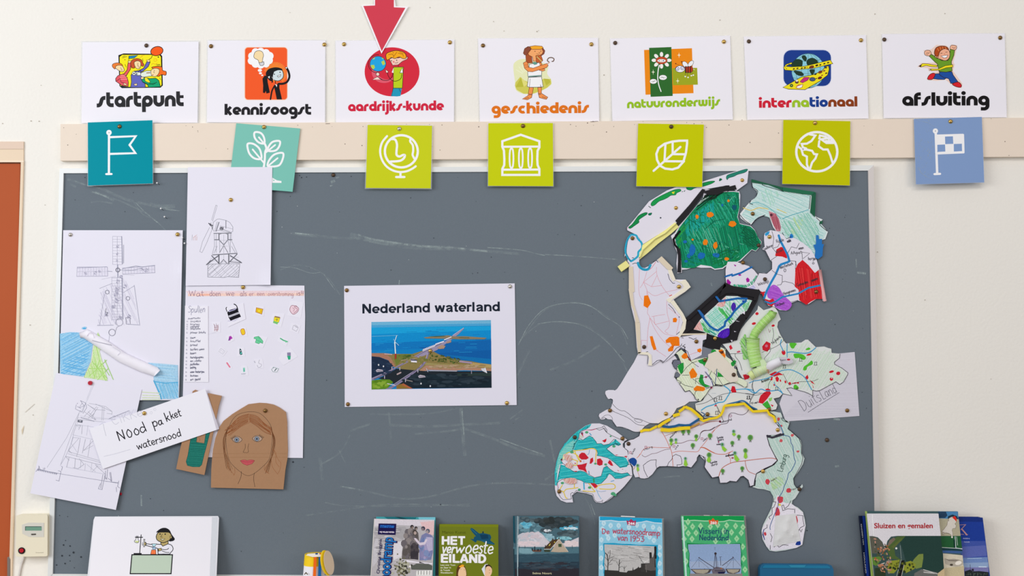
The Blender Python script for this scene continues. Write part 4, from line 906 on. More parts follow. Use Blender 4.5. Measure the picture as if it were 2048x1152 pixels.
def bag(c):
    c.poly('#17161f', '520 340 545 315 625 290 640 330 665 385 555 428 535 390'); c.poly('#cfcfe6', '530 322 560 318 625 292 605 312 540 335'); c.poly('#c9c8d2', '532 375 640 335 650 352 545 392')
    c.line('#17161f', '518 330 508 300 515 285', 8, sm=True); c.line('#17161f', '632 310 618 270 592 252', 9, sm=True); c.line('#6a5aa0', '540 325 610 305', 4); c.line('#8a8aa0', '550 380 635 348', 3)
    c.line('#b5b0d0', '525 430 600 425 640 400', 5)
cutout('500 280 690 240 715 408 530 492', bag, .0008)
cutout('805 280 905 278 905 380 780 355', lambda c: c.poly('#e9bd1e', '826 290 895 305 882 358 820 335', out='#b87c4c', ow=6) and c.poly('#f4e236', '845 312 868 318 860 335 842 330'))
cutout('1180 215 1320 235 1290 400 1150 370', lambda c: c.poly('#ecd0da', '1180 290 1205 265 1265 290 1260 330 1215 360 1180 325', sm=True, out='#8c4a5c', ow=4.5) and c.line('#8c4a5c', '1262 290 1240 270 1225 285 1258 310 1215 350', 4, sm=True) and c.line('#8c4a5c', '1205 290 1225 305 1215 330', 3))
def tin(c):
    c.poly('#f0de28', '1015 385 1075 395 1060 445 1008 430', out='#a9963c', ow=4); c.poly('#9a7a50', '1020 376 1075 388 1072 402 1018 390'); c.poly('#7ac474', '1006 428 1058 442 1045 465 1000 448'); c.disc('#b0a83c', 1040, 415, 12)
cutout('1000 350 1125 350 1085 495 960 455', tin)
def hands(c):
    for x in (388, 408, 420): c.line('#b08088', [(x, 470), (x + 6, 500), (x - 2, 535)], 6, wob=3)
    c.line('#7a5060', '378 460 392 480 388 500 430 490', 3); c.line('#7a5060', '405 455 410 480 430 470', 3); c.line('#a07078', '385 520 430 515', 4)
cutout('360 440 450 438 450 550 362 548', hands)
cutout('645 495 715 500 735 590 640 580', lambda c: c.poly('#f2cc2c', '665 518 695 512 708 560 680 575 664 545', sm=True, out='#c07a4a', ow=6))
cutout('1195 450 1290 475 1262 560 1170 530', lambda c: c.line('#8c8c98', '1215 475 1265 500 1245 538 1202 515', 3, closed=True) and c.line('#8c8c98', '1225 470 1250 480 1265 500 1235 490', 3))
cutout('500 590 580 565 595 630 540 660', lambda c: c.poly('#b03cae', '540 590 560 585 578 610 560 620 550 635 535 630') and c.line('#5a3a80', '548 605 535 632', 8))
def shirt(c):
    c.poly('#6ed09c', '805 598 850 590 868 606 895 640 892 665 868 655 850 668 815 655 825 620 800 612', out='#3a9a6a', ow=4); c.line('#2f8a5c', '845 595 868 620', 3); c.line('#3aa070', '826 630 880 650', 4)
cutout('800 570 945 600 895 712 755 655', shirt)
cutout('1065 585 1165 630 1140 690 1045 640', lambda c: c.line('#46b47c', '1078 612 1110 632 1150 645', 12) and c.poly('#6cc894', '1128 630 1158 650 1130 655'))
cutout('450 690 520 745 480 800 420 750', lambda c: c.line('#b4b4c0', '455 715 498 745 475 778 432 748', 3, closed=True) and c.line('#b4b4c0', '460 730 452 750', 3) and c.line('#b4b4c0', '480 740 472 762', 3))
cutout('628 700 700 710 710 800 620 800', lambda c: c.poly('#173a44', '648 735 655 715 668 730 680 778 664 786 650 775') and c.poly('#5cc4b4', '656 760 672 755 674 774 660 778') and c.poly('#dfe', '654 738 664 736 666 746 656 748'))
def brush(c):
    c.poly('#9890b0', '1148 760 1186 758 1186 795 1150 795'); c.poly('#2fae80', '1148 795 1186 795 1182 832 1160 835'); 
    for x in (1155, 1163, 1171, 1179): c.line('#6a6488', [(x, 760), (x, 792)], 2.5)
cutout('1190 715 1260 800 1110 895 1060 830 1090 760', brush)
cutout('505 850 540 845 575 925 545 935', lambda c: c.line('#e27c94', '518 868 548 912', 15))
def rope(c):
    c.line('#a4a4b0', '800 850 815 870 808 845', 3, sm=True); c.line('#9a9aa8', '860 835 850 870 880 885 870 910 845 915 835 890', 3.5, sm=True)
cutout('800 825 890 825 905 920 820 930', rope)
cutout('670 895 730 900 745 1000 655 1000', lambda c: c.poly('#82ceb8', '686 920 706 918 708 962 688 962') and c.line('#4aa48c', '697 935 697 960', 6) and c.write('#9a9aac', 'water', 665, 988, 718, 986, 8, 2.5))
cutout('975 900 1065 925 1050 975 960 960', lambda c: c.line('#3c7a6c', '985 940 1005 912 1058 930 1042 965 1000 960', 3.5, closed=True) and c.line('#1c5a4c', '1018 950 1035 930', 8) and c.line('#3c7a6c', '1000 915 1010 925', 4))
c = Canvas(o, pl, 'pencil_marks', H3, CRAYON); c.line('#d4d2de', '320 570 420 545', 3); c.done()

# tilted mill construction sketch (lower left)
o, pl = paper('timber_mill_sketch', '248 22 928 155 722 1112 42 980', 'tilted white sheet with a pencil drawing of a timber mill, red tack on top', 'drawing', H4, 16.4, 17.8)
c = Canvas(o, pl, 'pencil_drawing', H4, CRAYON)
G = '#a3a4b0'; GD = '#85869a'; GL = '#bdbecb'
for s in ('545 120 500 230 440 340', '530 130 490 235', '440 320 330 540 175 775', '430 345 280 760'): c.line(GL if s[0] == '5' else G, s, 2.4)
for s in ('440 243 482 262 455 335 405 312', '440 243 470 285 430 300 455 262', '408 275 400 312', '415 290 445 305', '482 262 490 300 460 345', '412 270 420 262'): c.line(GD, s, 3, closed=False)
for s in ('510 265 640 290 692 330 690 355', '498 275 560 320 540 370', '570 290 510 365', '580 296 530 372', '615 290 610 400', '628 292 622 400', '560 315 640 320', '650 345 690 350', '690 330 560 270', '500 330 565 395 530 380', '470 330 560 398', '520 320 470 370', '545 350 500 385', '495 275 555 310'): c.line(G, s, 2.6)
c.line(GD, '665 388 830 322', 4); c.line(GL, '830 322 838 345', 2); c.line(GL, '420 378 720 395', 2); c.line(GL, '438 365 800 400', 2)
for x in range(12): c.line(GD, [(445 + x * 9, 375 + x * 2.5), (450 + x * 9, 383 + x * 2.5)], 4)
c.poly('#70727e', '420 395 460 400 455 420 418 414'); c.poly('#dcdbe6', '432 400 445 402 438 412')
for s in ('420 378 415 430', '400 432 560 455 620 420', '425 392 640 415', '410 432 382 515', '378 515 540 552', '400 440 440 440 425 475', '410 440 430 460 445 440', '455 440 450 510', '500 440 490 520', '385 530 345 650', '345 650 590 720', '340 665 600 735', '440 540 420 660', '480 548 455 660', '520 555 500 690', '385 535 430 540 345 640', '365 580 415 655', '545 560 465 640 540 600', '320 685 600 755', '350 695 330 770', '320 685 352 720', '400 700 395 780', '430 705 470 750 420 785 380 775', '445 710 440 780', '480 740 475 800', '530 740 525 800', '490 750 560 810', '580 760 530 810', '560 755 610 800', '600 790 640 830', '325 770 640 830', '385 515 360 600 320 690 280 760', '545 740 600 775', '415 660 410 690', '350 640 370 660'): c.line(G if rnd.random() < .6 else GL, s, rnd.uniform(2, 3), wob=1)
for s in ('85 808 100 790 320 832 560 870 740 900', '100 785 260 825', '640 885 740 895'): c.line(GD, s, 2.6)
for k in range(11): c.line(GD, [(105 + k * 14, 790 + k * 3), (108 + k * 14, 800 + k * 3)], 5)
for s in ('108 760 118 790', '115 765 100 800', '145 778 150 795', '155 775 158 790', '262 800 285 805 270 882 243 875', '288 765 298 770 290 800', '618 830 600 940', '635 835 612 950 583 944 600 900', '640 800 636 870', '655 790 650 870', '672 812 685 885', '640 855 650 870', '745 880 735 925 755 940', '725 930 728 970', '660 860 690 885', '680 812 690 880'): c.line(GD, s, 2.8, wob=1)
c.done()

# brown cardboard piece with a teal shape
CARDB = mat('brown_cardboard', '#a98160', .8, bump=.0004, bscale=140, spec=.15, noise=.04, nscale=60)
CARDE = mat('cardboard_edge', '#7e5a3c', .9)
def cardboard(name, quad, label, fr, d0, d1):
    q = pts(quad, fr); ya = min(v[1] for v in q); yb = max(v[1] for v in q); pl = lean(q[0][0], ya, d0, q[0][0] + 100, yb, d1)
    o = slab(name, q, pl, 2.4, CARDB); tag(o, label, 'cardboard'); return o, pl
o, pl = cardboard('marker_board', '1240 130 1270 112 1305 128 1400 160 1425 152 1575 183 1540 300 1375 1095 1050 1025 1095 800 1115 720', 'narrow tilted brown cardboard piece coloured teal, behind the Nood pakket strip', H5, 17.2, 18.6)
c = Canvas(o, pl, 'teal_marker', H5, CRAYON)
te = '1240 600 1215 690 1185 870 1165 940 1180 985 1240 1000 1320 1000 1345 975 1375 850 1400 760 1440 600 1395 600 1375 730 1280 715 1300 600'
c.poly('#1e7568', te, out='#16504c', ow=5); c.hatch(['#2a8474', '#186558'], te, 3, 11, 4, .5); c.line('#a83c2c', '1310 665 1325 690 1315 705', 4); c.line('#8a6040', '1290 620 1290 715 1370 728', 3)
c.done()
# strip Nood pakket, folded box of paper
q = lean(180, 777, 20.5, 280, 938, 21.5)
o = slab('name_strip', '50 560 1385 100 1515 575 205 1025', q, .4, mat('drawing_paper', '#ecebf2', .7, bump=.0004, bscale=8), frame=H5)
tag(o, 'tilted white paper strip with black handwriting reading Nood pakket watersnood', 'paper strip')
V = [hit(*pts('1385 100', H5)[0], q), hit(*pts('1515 575', H5)[0], q), hit(*pts('1546 565', H5)[0], flat(17.6)), hit(*pts('1412 158', H5)[0], flat(17.6))]
link('folded_side', V, [(0, 1, 2, 3)], mat('folded_paper_side', '#dcd9e4', .7), o)
V = [hit(*pts('1515 575', H5)[0], q), hit(*pts('205 1025', H5)[0], q), hit(*pts('208 1026', H5)[0], flat(18.2)), hit(*pts('1546 565', H5)[0], flat(17.6))]
link('folded_side', V, [(0, 1, 2, 3)], mat('folded_paper_side', '#dcd9e4', .7), o)
c = Canvas(o, q, 'faint_pencil', H5, CRAYON)
c.write('#c6c6d2', 'CIKKe', 318, 530, 680, 405, 62, 5, jit=.05); c.line('#c0c0cc', '210 505 222 570 243 645', 5)
for x, y in ((762,378),(805,340)): c.line('#d2d2dc', arc(x, y, 14, 0, 360, 10), 4)
c.line('#d6d5df', '220 880 350 850 520 800', 7); c.done()
c = Canvas(o, q, 'handwriting', H5, CRAYON)
B = '#17151d'
c.write(B, 'N', 388, 702, 478, 672, 64, 12, jit=0, slant=0); c.write(B, 'o', 488, 668, 560, 645, 92, 11, jit=0); c.write(B, 'o', 570, 640, 640, 618, 74, 11, jit=0); c.write(B, 'd', 640, 620, 725, 580, 66, 11, jit=0)
c.write(B, 'p', 785, 545, 850, 522, 62, 11, jit=0); c.write(B, 'a', 850, 525, 905, 505, 52, 11, jit=0); c.write(B, 'k', 938, 480, 985, 462, 58, 11, jit=0); c.write(B, 'ket', 992, 452, 1118, 412, 52, 10, jit=0)
c.write(B, 'watersnood', 605, 806, 1118, 640, 50, 9.5, jit=.05)
c.done()
# cardboard face
o, pl = cardboard('portrait_board', '385 1078 388 900 395 800 405 700 430 580 470 470 510 410 600 340 680 290 760 242 870 228 940 232 1010 245 1070 275 1135 322 1148 420 1150 540 1155 700 1150 790 1130 900 1110 1095', 'brown cardboard cutout with a drawn portrait of a woman with red lips', H6, 15.6, 17.4)
c = Canvas(o, pl, 'ink_portrait', H6, CRAYON)
br = '#6b3f22'; rb = '#8c4a1e'; bk = '#453229'
c.line(bk, '558 490 600 400 660 345 760 318 860 328 930 380 985 460 1000 560 990 680 970 790 900 870 820 935 760 958 700 935 600 850 560 780 540 680 535 580 540 500', 3.2, sm=True)
ct = (762, 340)
for k in range(15):
    t = k / 14; x1 = 545 + 25 * math.sin(k); y1 = 480 + 80 * t
    c.line(rb if k % 3 else '#7a3c18', [(ct[0] + rnd.uniform(-8, 14), ct[1] + 6 * k), (690 - 20 * (1 - t), 370 + 95 * t), (610, 425 + 95 * t + rnd.uniform(-8, 8)), (x1, y1)], rnd.uniform(2.4, 4), sm=True)
for k in range(13):
    t = k / 12
    c.line(rb if k % 3 else '#7a3c18', [(ct[0] + 8, ct[1] + 3 + 6 * k), (840 + 10 * (1 - t), 365 + 95 * t), (920, 430 + 85 * t + rnd.uniform(-8, 8)), (990 + rnd.uniform(-6, 6), 480 + 70 * t)], rnd.uniform(2.4, 4), sm=True)
for k in range(7):
    c.line(br, [(560 - 6 * k, 470 + 12 * k), (530 - 4 * k + rnd.uniform(-6, 6), 600), (528 - 3 * k, 700 + rnd.uniform(-20, 20)), (560 - 6 * k, 800), (600 - 10 * k, 900 + rnd.uniform(-30, 30))], 2.4, sm=True)
for k in range(6):
    c.line(br, [(985 + 3 * k, 470 + 10 * k), (1008 + 4 * k, 600), (995 + 4 * k, 720 + rnd.uniform(-20, 20)), (985 - 4 * k, 820), (960 - 8 * k, 920 + rnd.uniform(-20, 20))], 2.4, sm=True)
for s in ('1010 700 1060 800 1085 830 1075 900 1050 945', '990 810 1000 870 1050 940', '960 830 935 900 970 940', '925 850 920 900 960 935', '555 820 560 880 620 950', '620 880 625 930 610 955', '1000 690 1035 730 1035 820 1070 870'): c.line('#9a5a30', s, 2.2, sm=True)
for ex, ey in ((648,597),(850,588)):
    c.poly('#b59a86', [(ex - 50, ey - 2), (ex - 20, ey - 28), (ex + 15, ey - 30), (ex + 48, ey + 0), (ex + 20, ey + 26), (ex - 20, ey + 26)], sm=True, out='#2e2a2c', ow=3.5)
    c.disc('#7f8a98', ex - 5, ey + 1, 24, out='#3a3c44', ow=2.5); c.disc('#1c1c22', ex - 5, ey + 2, 8)
    for k in range(6):
        t = (k - 2.5) * 14; u = (-1 if ex < 700 else 1); c.line('#2e2a2c', [(ex + u * (16 + k * 7), ey - 30 + k * 5), (ex + u * (24 + k * 8.5), ey - 44 + k * 5.5)], 2.6)
for s in ('728 640 728 680 708 722 735 725', '765 635 755 680 760 720 735 728'): c.line('#54402f', s, 2.8, sm=True)
c.poly('#c2555c', '678 808 705 800 730 800 748 808 770 800 800 800 822 808 795 840 745 855 705 838', sm=False, out='#8c3034', ow=2.5); c.line('#8c3034', '680 808 745 822 822 808', 3, sm=True)
c.line(bk, '688 915 685 970 655 1040', 3, sm=True); c.line(bk, '820 930 812 990 825 1070', 3, sm=True)
c.done()
c = Canvas(o, pl, 'fold_lines', H6, CRAYON)
for y in (738, 775): c.line('#a0764e', [(400, y), (1150, y - 3)], 1.6)
c.done()

# ================================================================ Nederland waterland sheet
o, pl = paper('waterland_sheet', '36 52 1548 30 1566 1108 42 1125', 'printed white sheet headed Nederland waterland with an aerial photo of a causeway', 'poster', H7, 11.6, 12.0, col='#e2e0ec', bump=.0003)
c = Canvas(o, pl, 'title', H7)
c.heavy('#1c2432', 'Nederland', 196, 297, 800, 287, 58, table=SANS, wk=1.0); c.heavy('#1c2432', 'waterland', 838, 286, 1420, 276, 58, table=SANS, wk=1.0); c.done()
c = Canvas(o, pl, 'aerial_photo', H7, PHOTO); c.clip = (282, 372, 1336, 2000)
c.poly('#0b7fc0', '278 372 1337 355 1343 955 280 970')
def band(col, pts_): c.poly(col, pts_)
band('#6fb4d6', '278 372 1337 355 1338 405 278 422'); band('#4ba3d2', '278 400 1338 385 1338 405 278 422')
band('#16a0d8', '278 422 1338 408 1338 450 278 490'); band('#0a8ccc', '278 480 1338 445 1338 520 278 560'); band('#0a76bc', '278 560 1339 520 1340 600 278 620'); band('#0a5ca4', '700 600 1340 540 1341 748 900 680 820 650')
band('#0c64ac', '850 560 1339 530 1340 620 840 650'); band('#0b70b0', '900 660 1341 700 1341 750 1150 715')
for i in range(60):
    x = rnd.uniform(285, 1200); y = rnd.uniform(430, 640); c.line(rnd.choice(['#1598d4', '#0a6cb4', '#2aa8dc']), [(x, y), (x + rnd.uniform(30, 120), y - 2)], 2.5)
c.line('#7cc0da', '280 500 400 495 515 490', 3)
land = '280 648 400 648 460 655 560 655 640 655 720 630 790 610 840 640 900 670 1000 700 1060 710 1165 720 1240 735 1341 748 1341 808 1240 800 1100 800 1000 800 900 805 760 805 690 800 560 795 480 770 440 710 360 680 280 675'
c.poly('#8a7a48', land)
band('#6e7c34', '480 665 560 658 650 655 560 700 500 760 480 700'); band('#a87860', '280 648 400 650 450 690 490 765 465 770 430 712 350 682 280 676'); band('#b0846a', '760 758 900 752 1100 768 1341 785 1341 806 1100 800 900 806 700 806'); band('#9c8f5a', '740 730 900 745 1100 750 1200 760 1100 765 900 752 760 755')
band('#b49a62', '1160 730 1341 750 1341 780 1150 765')
for i in range(130):
    x = rnd.uniform(780, 1060); y = rnd.uniform(650, 735) + (x - 780) * .1 - 20
    if y > 640 + (x - 780) * .22: c.disc(rnd.choice(['#4a5c28', '#38481c', '#5c6c30', '#6a6a34']), x, min(y, 745), rnd.uniform(5, 12), rnd.uniform(3, 8), n=7)
band('#1c2c44', '280 676 350 683 430 714 465 768 480 790 420 850 350 850 280 872'); band('#20282f', '500 785 690 802 760 808 1341 808 1343 955 560 960 500 930 430 900 340 870 420 840')
band('#162630', '600 860 1000 850 1341 870 1343 955 640 960'); band('#2a3a38', '1000 830 1341 820 1341 850 900 850')
band('#5c8a1e', '280 890 360 880 440 882 470 905 420 960 400 966 280 970'); band('#7ca02c', '285 920 420 890 380 950 290 960'); band('#8a6c2e', '500 930 560 918 640 962 500 965'); band('#b0603c', '560 915 645 962 620 962 545 930')
band('#9a90ac', '280 870 450 795 600 710 720 640 800 590 930 545 1000 490 1098 420 1098 432 1050 480 960 550 860 620 760 665 640 710 520 770 400 840 285 890'); c.line('#6a6078', '285 882 460 800 620 708 740 640 900 560', 5)
band('#857c9c', '780 640 770 680 740 740 690 790 600 850 480 930 400 966 450 966 520 925 640 840 730 770 770 720 790 640'); c.line('#c6bcd4', '775 650 755 720 690 785 580 855 470 930', 4); c.line('#5c5470', '770 690 720 760 600 850', 4)
c.cloud(['#7a7a40', '#8c7c4c', '#6c7434', '#948458'], 640, 705, 130, 36, 50, 18); c.cloud(['#5c6c30', '#6e7a38', '#4c5c28'], 560, 690, 60, 26, 20, 14); c.cloud(['#a8906c', '#b49a7c', '#9c8458'], 1050, 765, 260, 16, 60, 20, .35); c.cloud(['#1a2a34', '#22303a', '#2c3a44', '#16222c'], 930, 890, 380, 60, 90, 40, .3); c.cloud(['#1f3048', '#2a3c54'], 360, 780, 90, 70, 30, 24, .35); c.cloud(['#6a9422', '#557e1c', '#86a836'], 360, 925, 70, 30, 30, 20)
band('#8a7c60', '740 508 850 498 960 490 1000 500 1100 498 1300 512 1280 525 1060 525 960 520 760 518'); band('#4a5a34', '780 500 920 494 940 500 850 505'); band('#6a6a4c', '1040 505 1140 508 1150 518 1060 515')
band('#b09078', '860 600 900 575 935 585 920 608 880 612'); band('#a88c7c', '940 550 985 535 985 552 950 562')
for k in range(9): c.line('#e6e2ec', [(735 + k * 13, 625 - k * 5), (742 + k * 13, 612 - k * 5)], 7)
c.line('#e8e4ec', '850 568 918 545', 10); c.line('#e8e4ec', '925 530 985 505', 8); c.line('#d0c4d4', '1000 490 1095 425', 4); c.line('#e0d8e0', '735 630 840 590', 3)
c.line('#e8f2fa', '492 655 485 550', 9); c.line('#e8f2fa', '485 545 503 492', 5); c.line('#bfe0f2', '485 545 522 580', 4); c.line('#a8d4ee', '482 540 474 522', 3); c.line('#a8302c', '492 658 492 695', 13)
band('#e0dce4', '628 710 680 712 682 732 630 728'); band('#2c3a5c', '628 706 682 708 682 716 630 714'); c.line('#c9a8a8', '395 655 460 660', 8); c.line('#a890a8', '1062 722 1165 735', 14); c.line('#c6ccd8', '765 782 780 815', 5); c.line('#8a90a4', '775 800 1035 806', 9); c.line('#c8ccd8', '790 805 1035 808', 3)
band('#cfd2da', '1248 785 1290 780 1300 825 1260 805'); c.line('#e6e6ee', '1285 780 1300 822', 7); c.line('#9a94a4', '1165 798 1165 830', 6)
for x, y in ((345,800),(720,852)):
    c.poly('#b8b0bc', [(x - 28, y), (x - 10, y - 12), (x + 32, y - 4), (x + 38, y + 10), (x - 20, y + 16)]); c.line('#5a5468', [(x - 20, y + 4), (x + 30, y + 6)], 4)
c.line('#b09c9c', '508 835 538 820', 13); c.line('#8a8480', '580 885 640 898', 8)
for x, y in ((342,752),(385,765),(718,918),(800,940)): c.disc('#dfe2e6', x, y, 6, 8)
for x, y in ((460,770),(530,775),(690,795),(395,850),(580,880)): c.line('#c8c0d0', [(x, y), (x, y + 22)], 6)
c.line('#d8d2e0', '420 918 490 935', 6); c.line('#1a2028', '300 880 500 790', 2)
c.disc('#3c5a24', 612, 672, 18, 8); c.line('#b8a088', '540 715 600 700', 5)
c.done()
# ================================================================ map of the Netherlands, province by province
MG = 'hand-coloured map pieces pinned together'
WP = '#e2dfe9'
def piece(name, outline, label, fr, d, col=WP, th=.45, d1=None, bump=.0012):
    q = pts(outline, fr)
    if d1 is None: pl = flat(d)
    else: pl = lean(q[0][0], min(v[1] for v in q), d, q[0][0] + 50, max(v[1] for v in q), d1)
    o = slab(name, q, pl, th, mat('map_paper_' + col[1:], col, .7, bump=bump, bscale=14, spec=.15))
    tag(o, label, 'map piece', MG)
    return o, pl
def up(pl, mm): return Plane(pl.p + pl.n * (mm / 1000), pl.n)
INKC = '#24222c'

# Germany sheet behind
o, pl = piece('germany_sheet', '830 425 1053 403 1098 1017 390 1070 330 900 380 760 620 700', 'white ruled sheet with pencil word DuitsLand sticking out right of the map', M6, 11.2, '#d6d3dd')
o['category'] = 'paper'
c = Canvas(o, pl, 'ruled_lines', M6, CRAYON)
for k in range(42):
    y = 420 + k * 14.5; x0 = 900 - max(0, (y - 480)) * 1.0; x0 = max(350, x0); x1 = 1052 + (y - 403) * .073
    c.line('#c3c0cc', [(x0, y + 3), ((x0 + x1) / 2, y + rnd.uniform(-2, 2)), (x1 - 3, y - 4)], rnd.uniform(1.5, 3.5))
c.write('#5a5964', 'Duits', 560, 975, 745, 862, 66, 4, jit=.05); c.write('#5a5964', 'Land', 750, 862, 890, 785, 56, 4, jit=.05); c.line('#5a5964', '605 982 700 920 905 792', 4)
c.done()

# South Holland (large blank)
o, pl = piece('south_holland_piece', '620 40 560 160 480 285 400 420 345 500 318 518 300 512 235 512 200 525 192 560 210 600 232 630 262 622 290 630 285 680 262 745 200 770 150 800 118 820 110 850 130 885 150 895 185 885 200 872 230 886 275 890 300 920 345 985 400 985 460 1005 500 1020 560 1045 605 1052 640 1045 680 1000 700 975 760 940 870 942 930 905 1030 860 1080 800 1110 745 1215 705 1270 662 1375 655 1388 635 1340 600 1300 545 1262 515 1215 535 1180 470 1140 420 1110 385 1085 350 1095 310 1130 270 1095 240 1070 200 1045 170 1080 130 1115 120 1090 80 1060 50 1000 60 900 120 760 100 740 40', 'large blank white map piece with black outline, at the west coast', N1, 12.0)
c = Canvas(o, pl, 'ink_outline', N1, CRAYON)
for s, w in (('285 685 340 745 400 778 440 780 500 820 560 870 640 885 760 935 870 940', 6),('285 685 290 640 262 622', 6),('265 745 280 700', 4),('280 775 330 800 460 855 520 890 590 945 650 963 700 965', 6),('565 885 600 885 665 905 660 920 630 928 590 915 565 890', 5),('150 885 155 865 200 835 250 835 285 870 290 910 330 975 400 985 470 1005 560 1045 630 1050', 5),('150 880 180 862 215 880', 4),('118 820 112 850 150 895 165 880 190 862', 4),('1060 50 1095 70 1130 110 1120 125', 5),('1075 130 1048 165 1075 200 1095 240', 5),('1085 350 1110 385 1160 440 1215 535 1262 515 1300 545 1345 605 1385 635', 5),('190 545 215 605 240 630', 4)):
    c.line(INKC, s, w * .8, sm=True)
c.done()

# Gelderland (and Overijssel): one large piece
gp = pts('1009 491 1018 500 1075 548 1150 525 1200 500 1245 560 1283 660 1250 690 1240 750 1270 830 1310 900 1350 945 1500 945', M4)
east = gp[:-1] + pts('405 320 540 312 580 285 605 285 680 357 760 350 800 365 828 372 832 412 912 420 905 462 858 500 860 522 930 558 987 602 985 620 945 690 910 715 872 688 720 772 685 778 648 768 650 824 610 800 570 785 520 772 440 745 400 752 450 822 365 804 330 840 278 852 315 912 300 955 262 964 235 960', M6) \
     + pts('1090 930 1010 920 940 880 880 835 800 828 740 850 640 870 620 930 560 985 480 1005 400 1010 340 950 300 920 290 850 380 810 440 690 490 640 600 640 700 605 800 620 870 660 885 640 800 500 690 270 630 190 600 160', M5) \
     + pts('700 930 760 870 800 780 860 700 950 600 1000 540', M4)
o = slab('gelderland_piece', east, 12.3, .45, mat('map_paper_pale_green', '#dde0de', .7, bump=.0012, bscale=14, spec=.15))
tag(o, 'large pale green eastern map piece carrying the green striped paper tube', 'map piece', MG)
GPL = flat(12.3)
c = Canvas(o, GPL, 'crayon_fill', M6, CRAYON)
fo = '405 322 540 314 605 288 680 360 828 376 905 424 860 500 985 605 940 690 872 688 720 772 570 780 440 745 340 800 200 800 120 640 180 480'
c.hatch(['#cfdfcf', '#d8e4d8', '#c9dcc9'], fo, -58, 13, 6, .6)
c.hatch(['#d3e4d0'], '180 20 320 60 310 200 380 300 180 480 150 300', 70, 16, 7, .6)
c.done()
c = Canvas(o, GPL, 'felt_pen_towns', M6, CRAYON)
for s in ('430 318 495 320 480 350 465 370 440 360', '610 360 628 372 610 385 580 380', '470 420 550 425 585 460 560 480 520 460 480 462', '640 485 650 520 600 545 590 575 560 578 565 545 600 520', '480 715 510 735 515 758 480 762 465 740'): c.poly('#56c032', s, sm=True)
c.poly('#3fae3a', '165 905 215 870 250 935 235 955 200 940'); c.poly('#8ed46a', '225 850 262 838 255 870 235 880')
for s in ('165 350 205 300 245 320 240 370 215 400 170 385', '135 860 150 820 185 790 235 770 250 800 215 850 170 900 130 890', '195 760 220 752 245 765 235 785 205 785', '230 620 290 590 330 600 370 625 330 625 280 640', '290 650 310 635 328 660 318 690 300 685', '240 665 262 650 265 670 250 680', '570 655 600 620 610 650 600 668', '620 670 650 690 672 715 640 700', '645 710 660 745 655 750', '445 705 480 695 520 695 480 708', '245 905 275 915 262 930'): c.poly('#cf2030', s)
for x, y, a, b in ((270,150,16,11),(115,35,16,14),(85,130,20,12),(370,408,18,24),(418,476,16,8),(430,705,12,14),(388,690,9,14),(340,678,7,12),(830,592,24,11),(895,608,20,17),(830,663,17,16),(615,428,26,9),(280,720,7,10),(20,643,24,18),(510,700,9,8),(258,650,10,8)): c.disc('#cf2030', x, y, a, b, -15)
c.disc('#d4708a', 206, 345, 14)
c.disc('#e8e2e8', 832, 655, 5); c.disc('#4a6a30', 500, 752, 9)
c.done()
c = Canvas(o, GPL, 'rivers_and_roads', M6, CRAYON)
for s, w in (('350 285 340 330 355 365 368 395', 8),('405 325 403 400 405 455', 7),('405 408 450 402 520 412 590 415 640 395 680 362', 9),('0 755 40 770 95 798 150 760 200 775 270 775 320 770 362 802', 9),('280 690 290 720 320 745 345 775 362 802', 6),('95 680 180 665 250 640 330 590 430 573 520 608 575 650 610 710 640 765', 8),('40 700 95 678', 7)):
    c.line('#3b9ccc', s, w, sm=True)
for s in ('265 170 275 230 262 300', '370 295 300 350 160 408', '245 355 240 400 190 460 185 500', '365 610 400 680 425 720', '425 720 520 690 640 685 705 662', '95 800 65 740 80 680', '45 890 85 805 200 800', '250 670 225 720 225 760', '40 900 130 885', '0 800 90 810'): c.line(INKC, s, 3.2, sm=True)
c.line(INKC, '365 285 400 322', 3.5); c.line(INKC, '912 420 905 462 858 500 860 522 930 558 987 602 985 620 945 690 910 715 872 688 720 772 685 778 648 768 650 824 610 800 570 785 520 772 440 745 400 752 450 822 365 804 330 840 278 852 315 912 300 955 262 964', 4)
for x, y in ((535,478),(678,515),(378,545),(30,840),(305,755)): c.line(INKC, [(x - 12, y - 14), (x + 12, y - 16), (x + 8, y), (x + 14, y + 14), (x - 14, y + 14), (x - 8, y), (x - 12, y - 14)], 3.5)
c.write(INKC, 'Nijkerk', 265, 330, 350, 262, 16, 4); c.write(INKC, 'Arnhem', 160, 700, 240, 670, 16, 4); c.line('#9a5a6a', '225 180 235 215 245 190', 3, sm=True); c.write('#333', 'Tiel', 60, 910, 130, 890, 12, 3)
c.done()
c = Canvas(o, GPL, 'rivers_and_roads', M5, CRAYON)
for s, w in (('610 635 690 700 660 770 620 825 560 835 500 860 420 885 360 925', 11),('690 700 780 685 870 680 940 690 980 725', 9),('0 0 0 0', 1)): c.line('#35a5d4', s, w, sm=True)
c.line('#2c5a94', '360 945 400 970 390 990 470 998 520 1000', 10, sm=True); c.line('#2c6aa4', '650 860 690 848 760 832 830 815 880 835 930 880 1000 915', 16, sm=True)
for s in ('300 860 400 840 480 800 580 750 700 722 800 722 980 750 1050 735', '440 735 500 800 540 880 575 960', '690 275 850 268', '750 275 755 310 800 370 830 465', '640 220 680 260 690 300 740 340 760 400 780 460', '920 840 935 800 970 740', '960 580 950 640 968 720'): c.line(INKC, s, 4, sm=True)
c.poly('#cf1c2c', '700 700 715 645 745 650 765 715 720 722'); c.poly('#d8283a', '680 190 700 170 722 210 695 230'); c.disc('#d0506a', 790, 250, 22, 10, -15); c.disc('#d0304a', 525, 870, 14, 8, -20); c.poly('#c82434', '840 515 880 510 905 560 860 575')
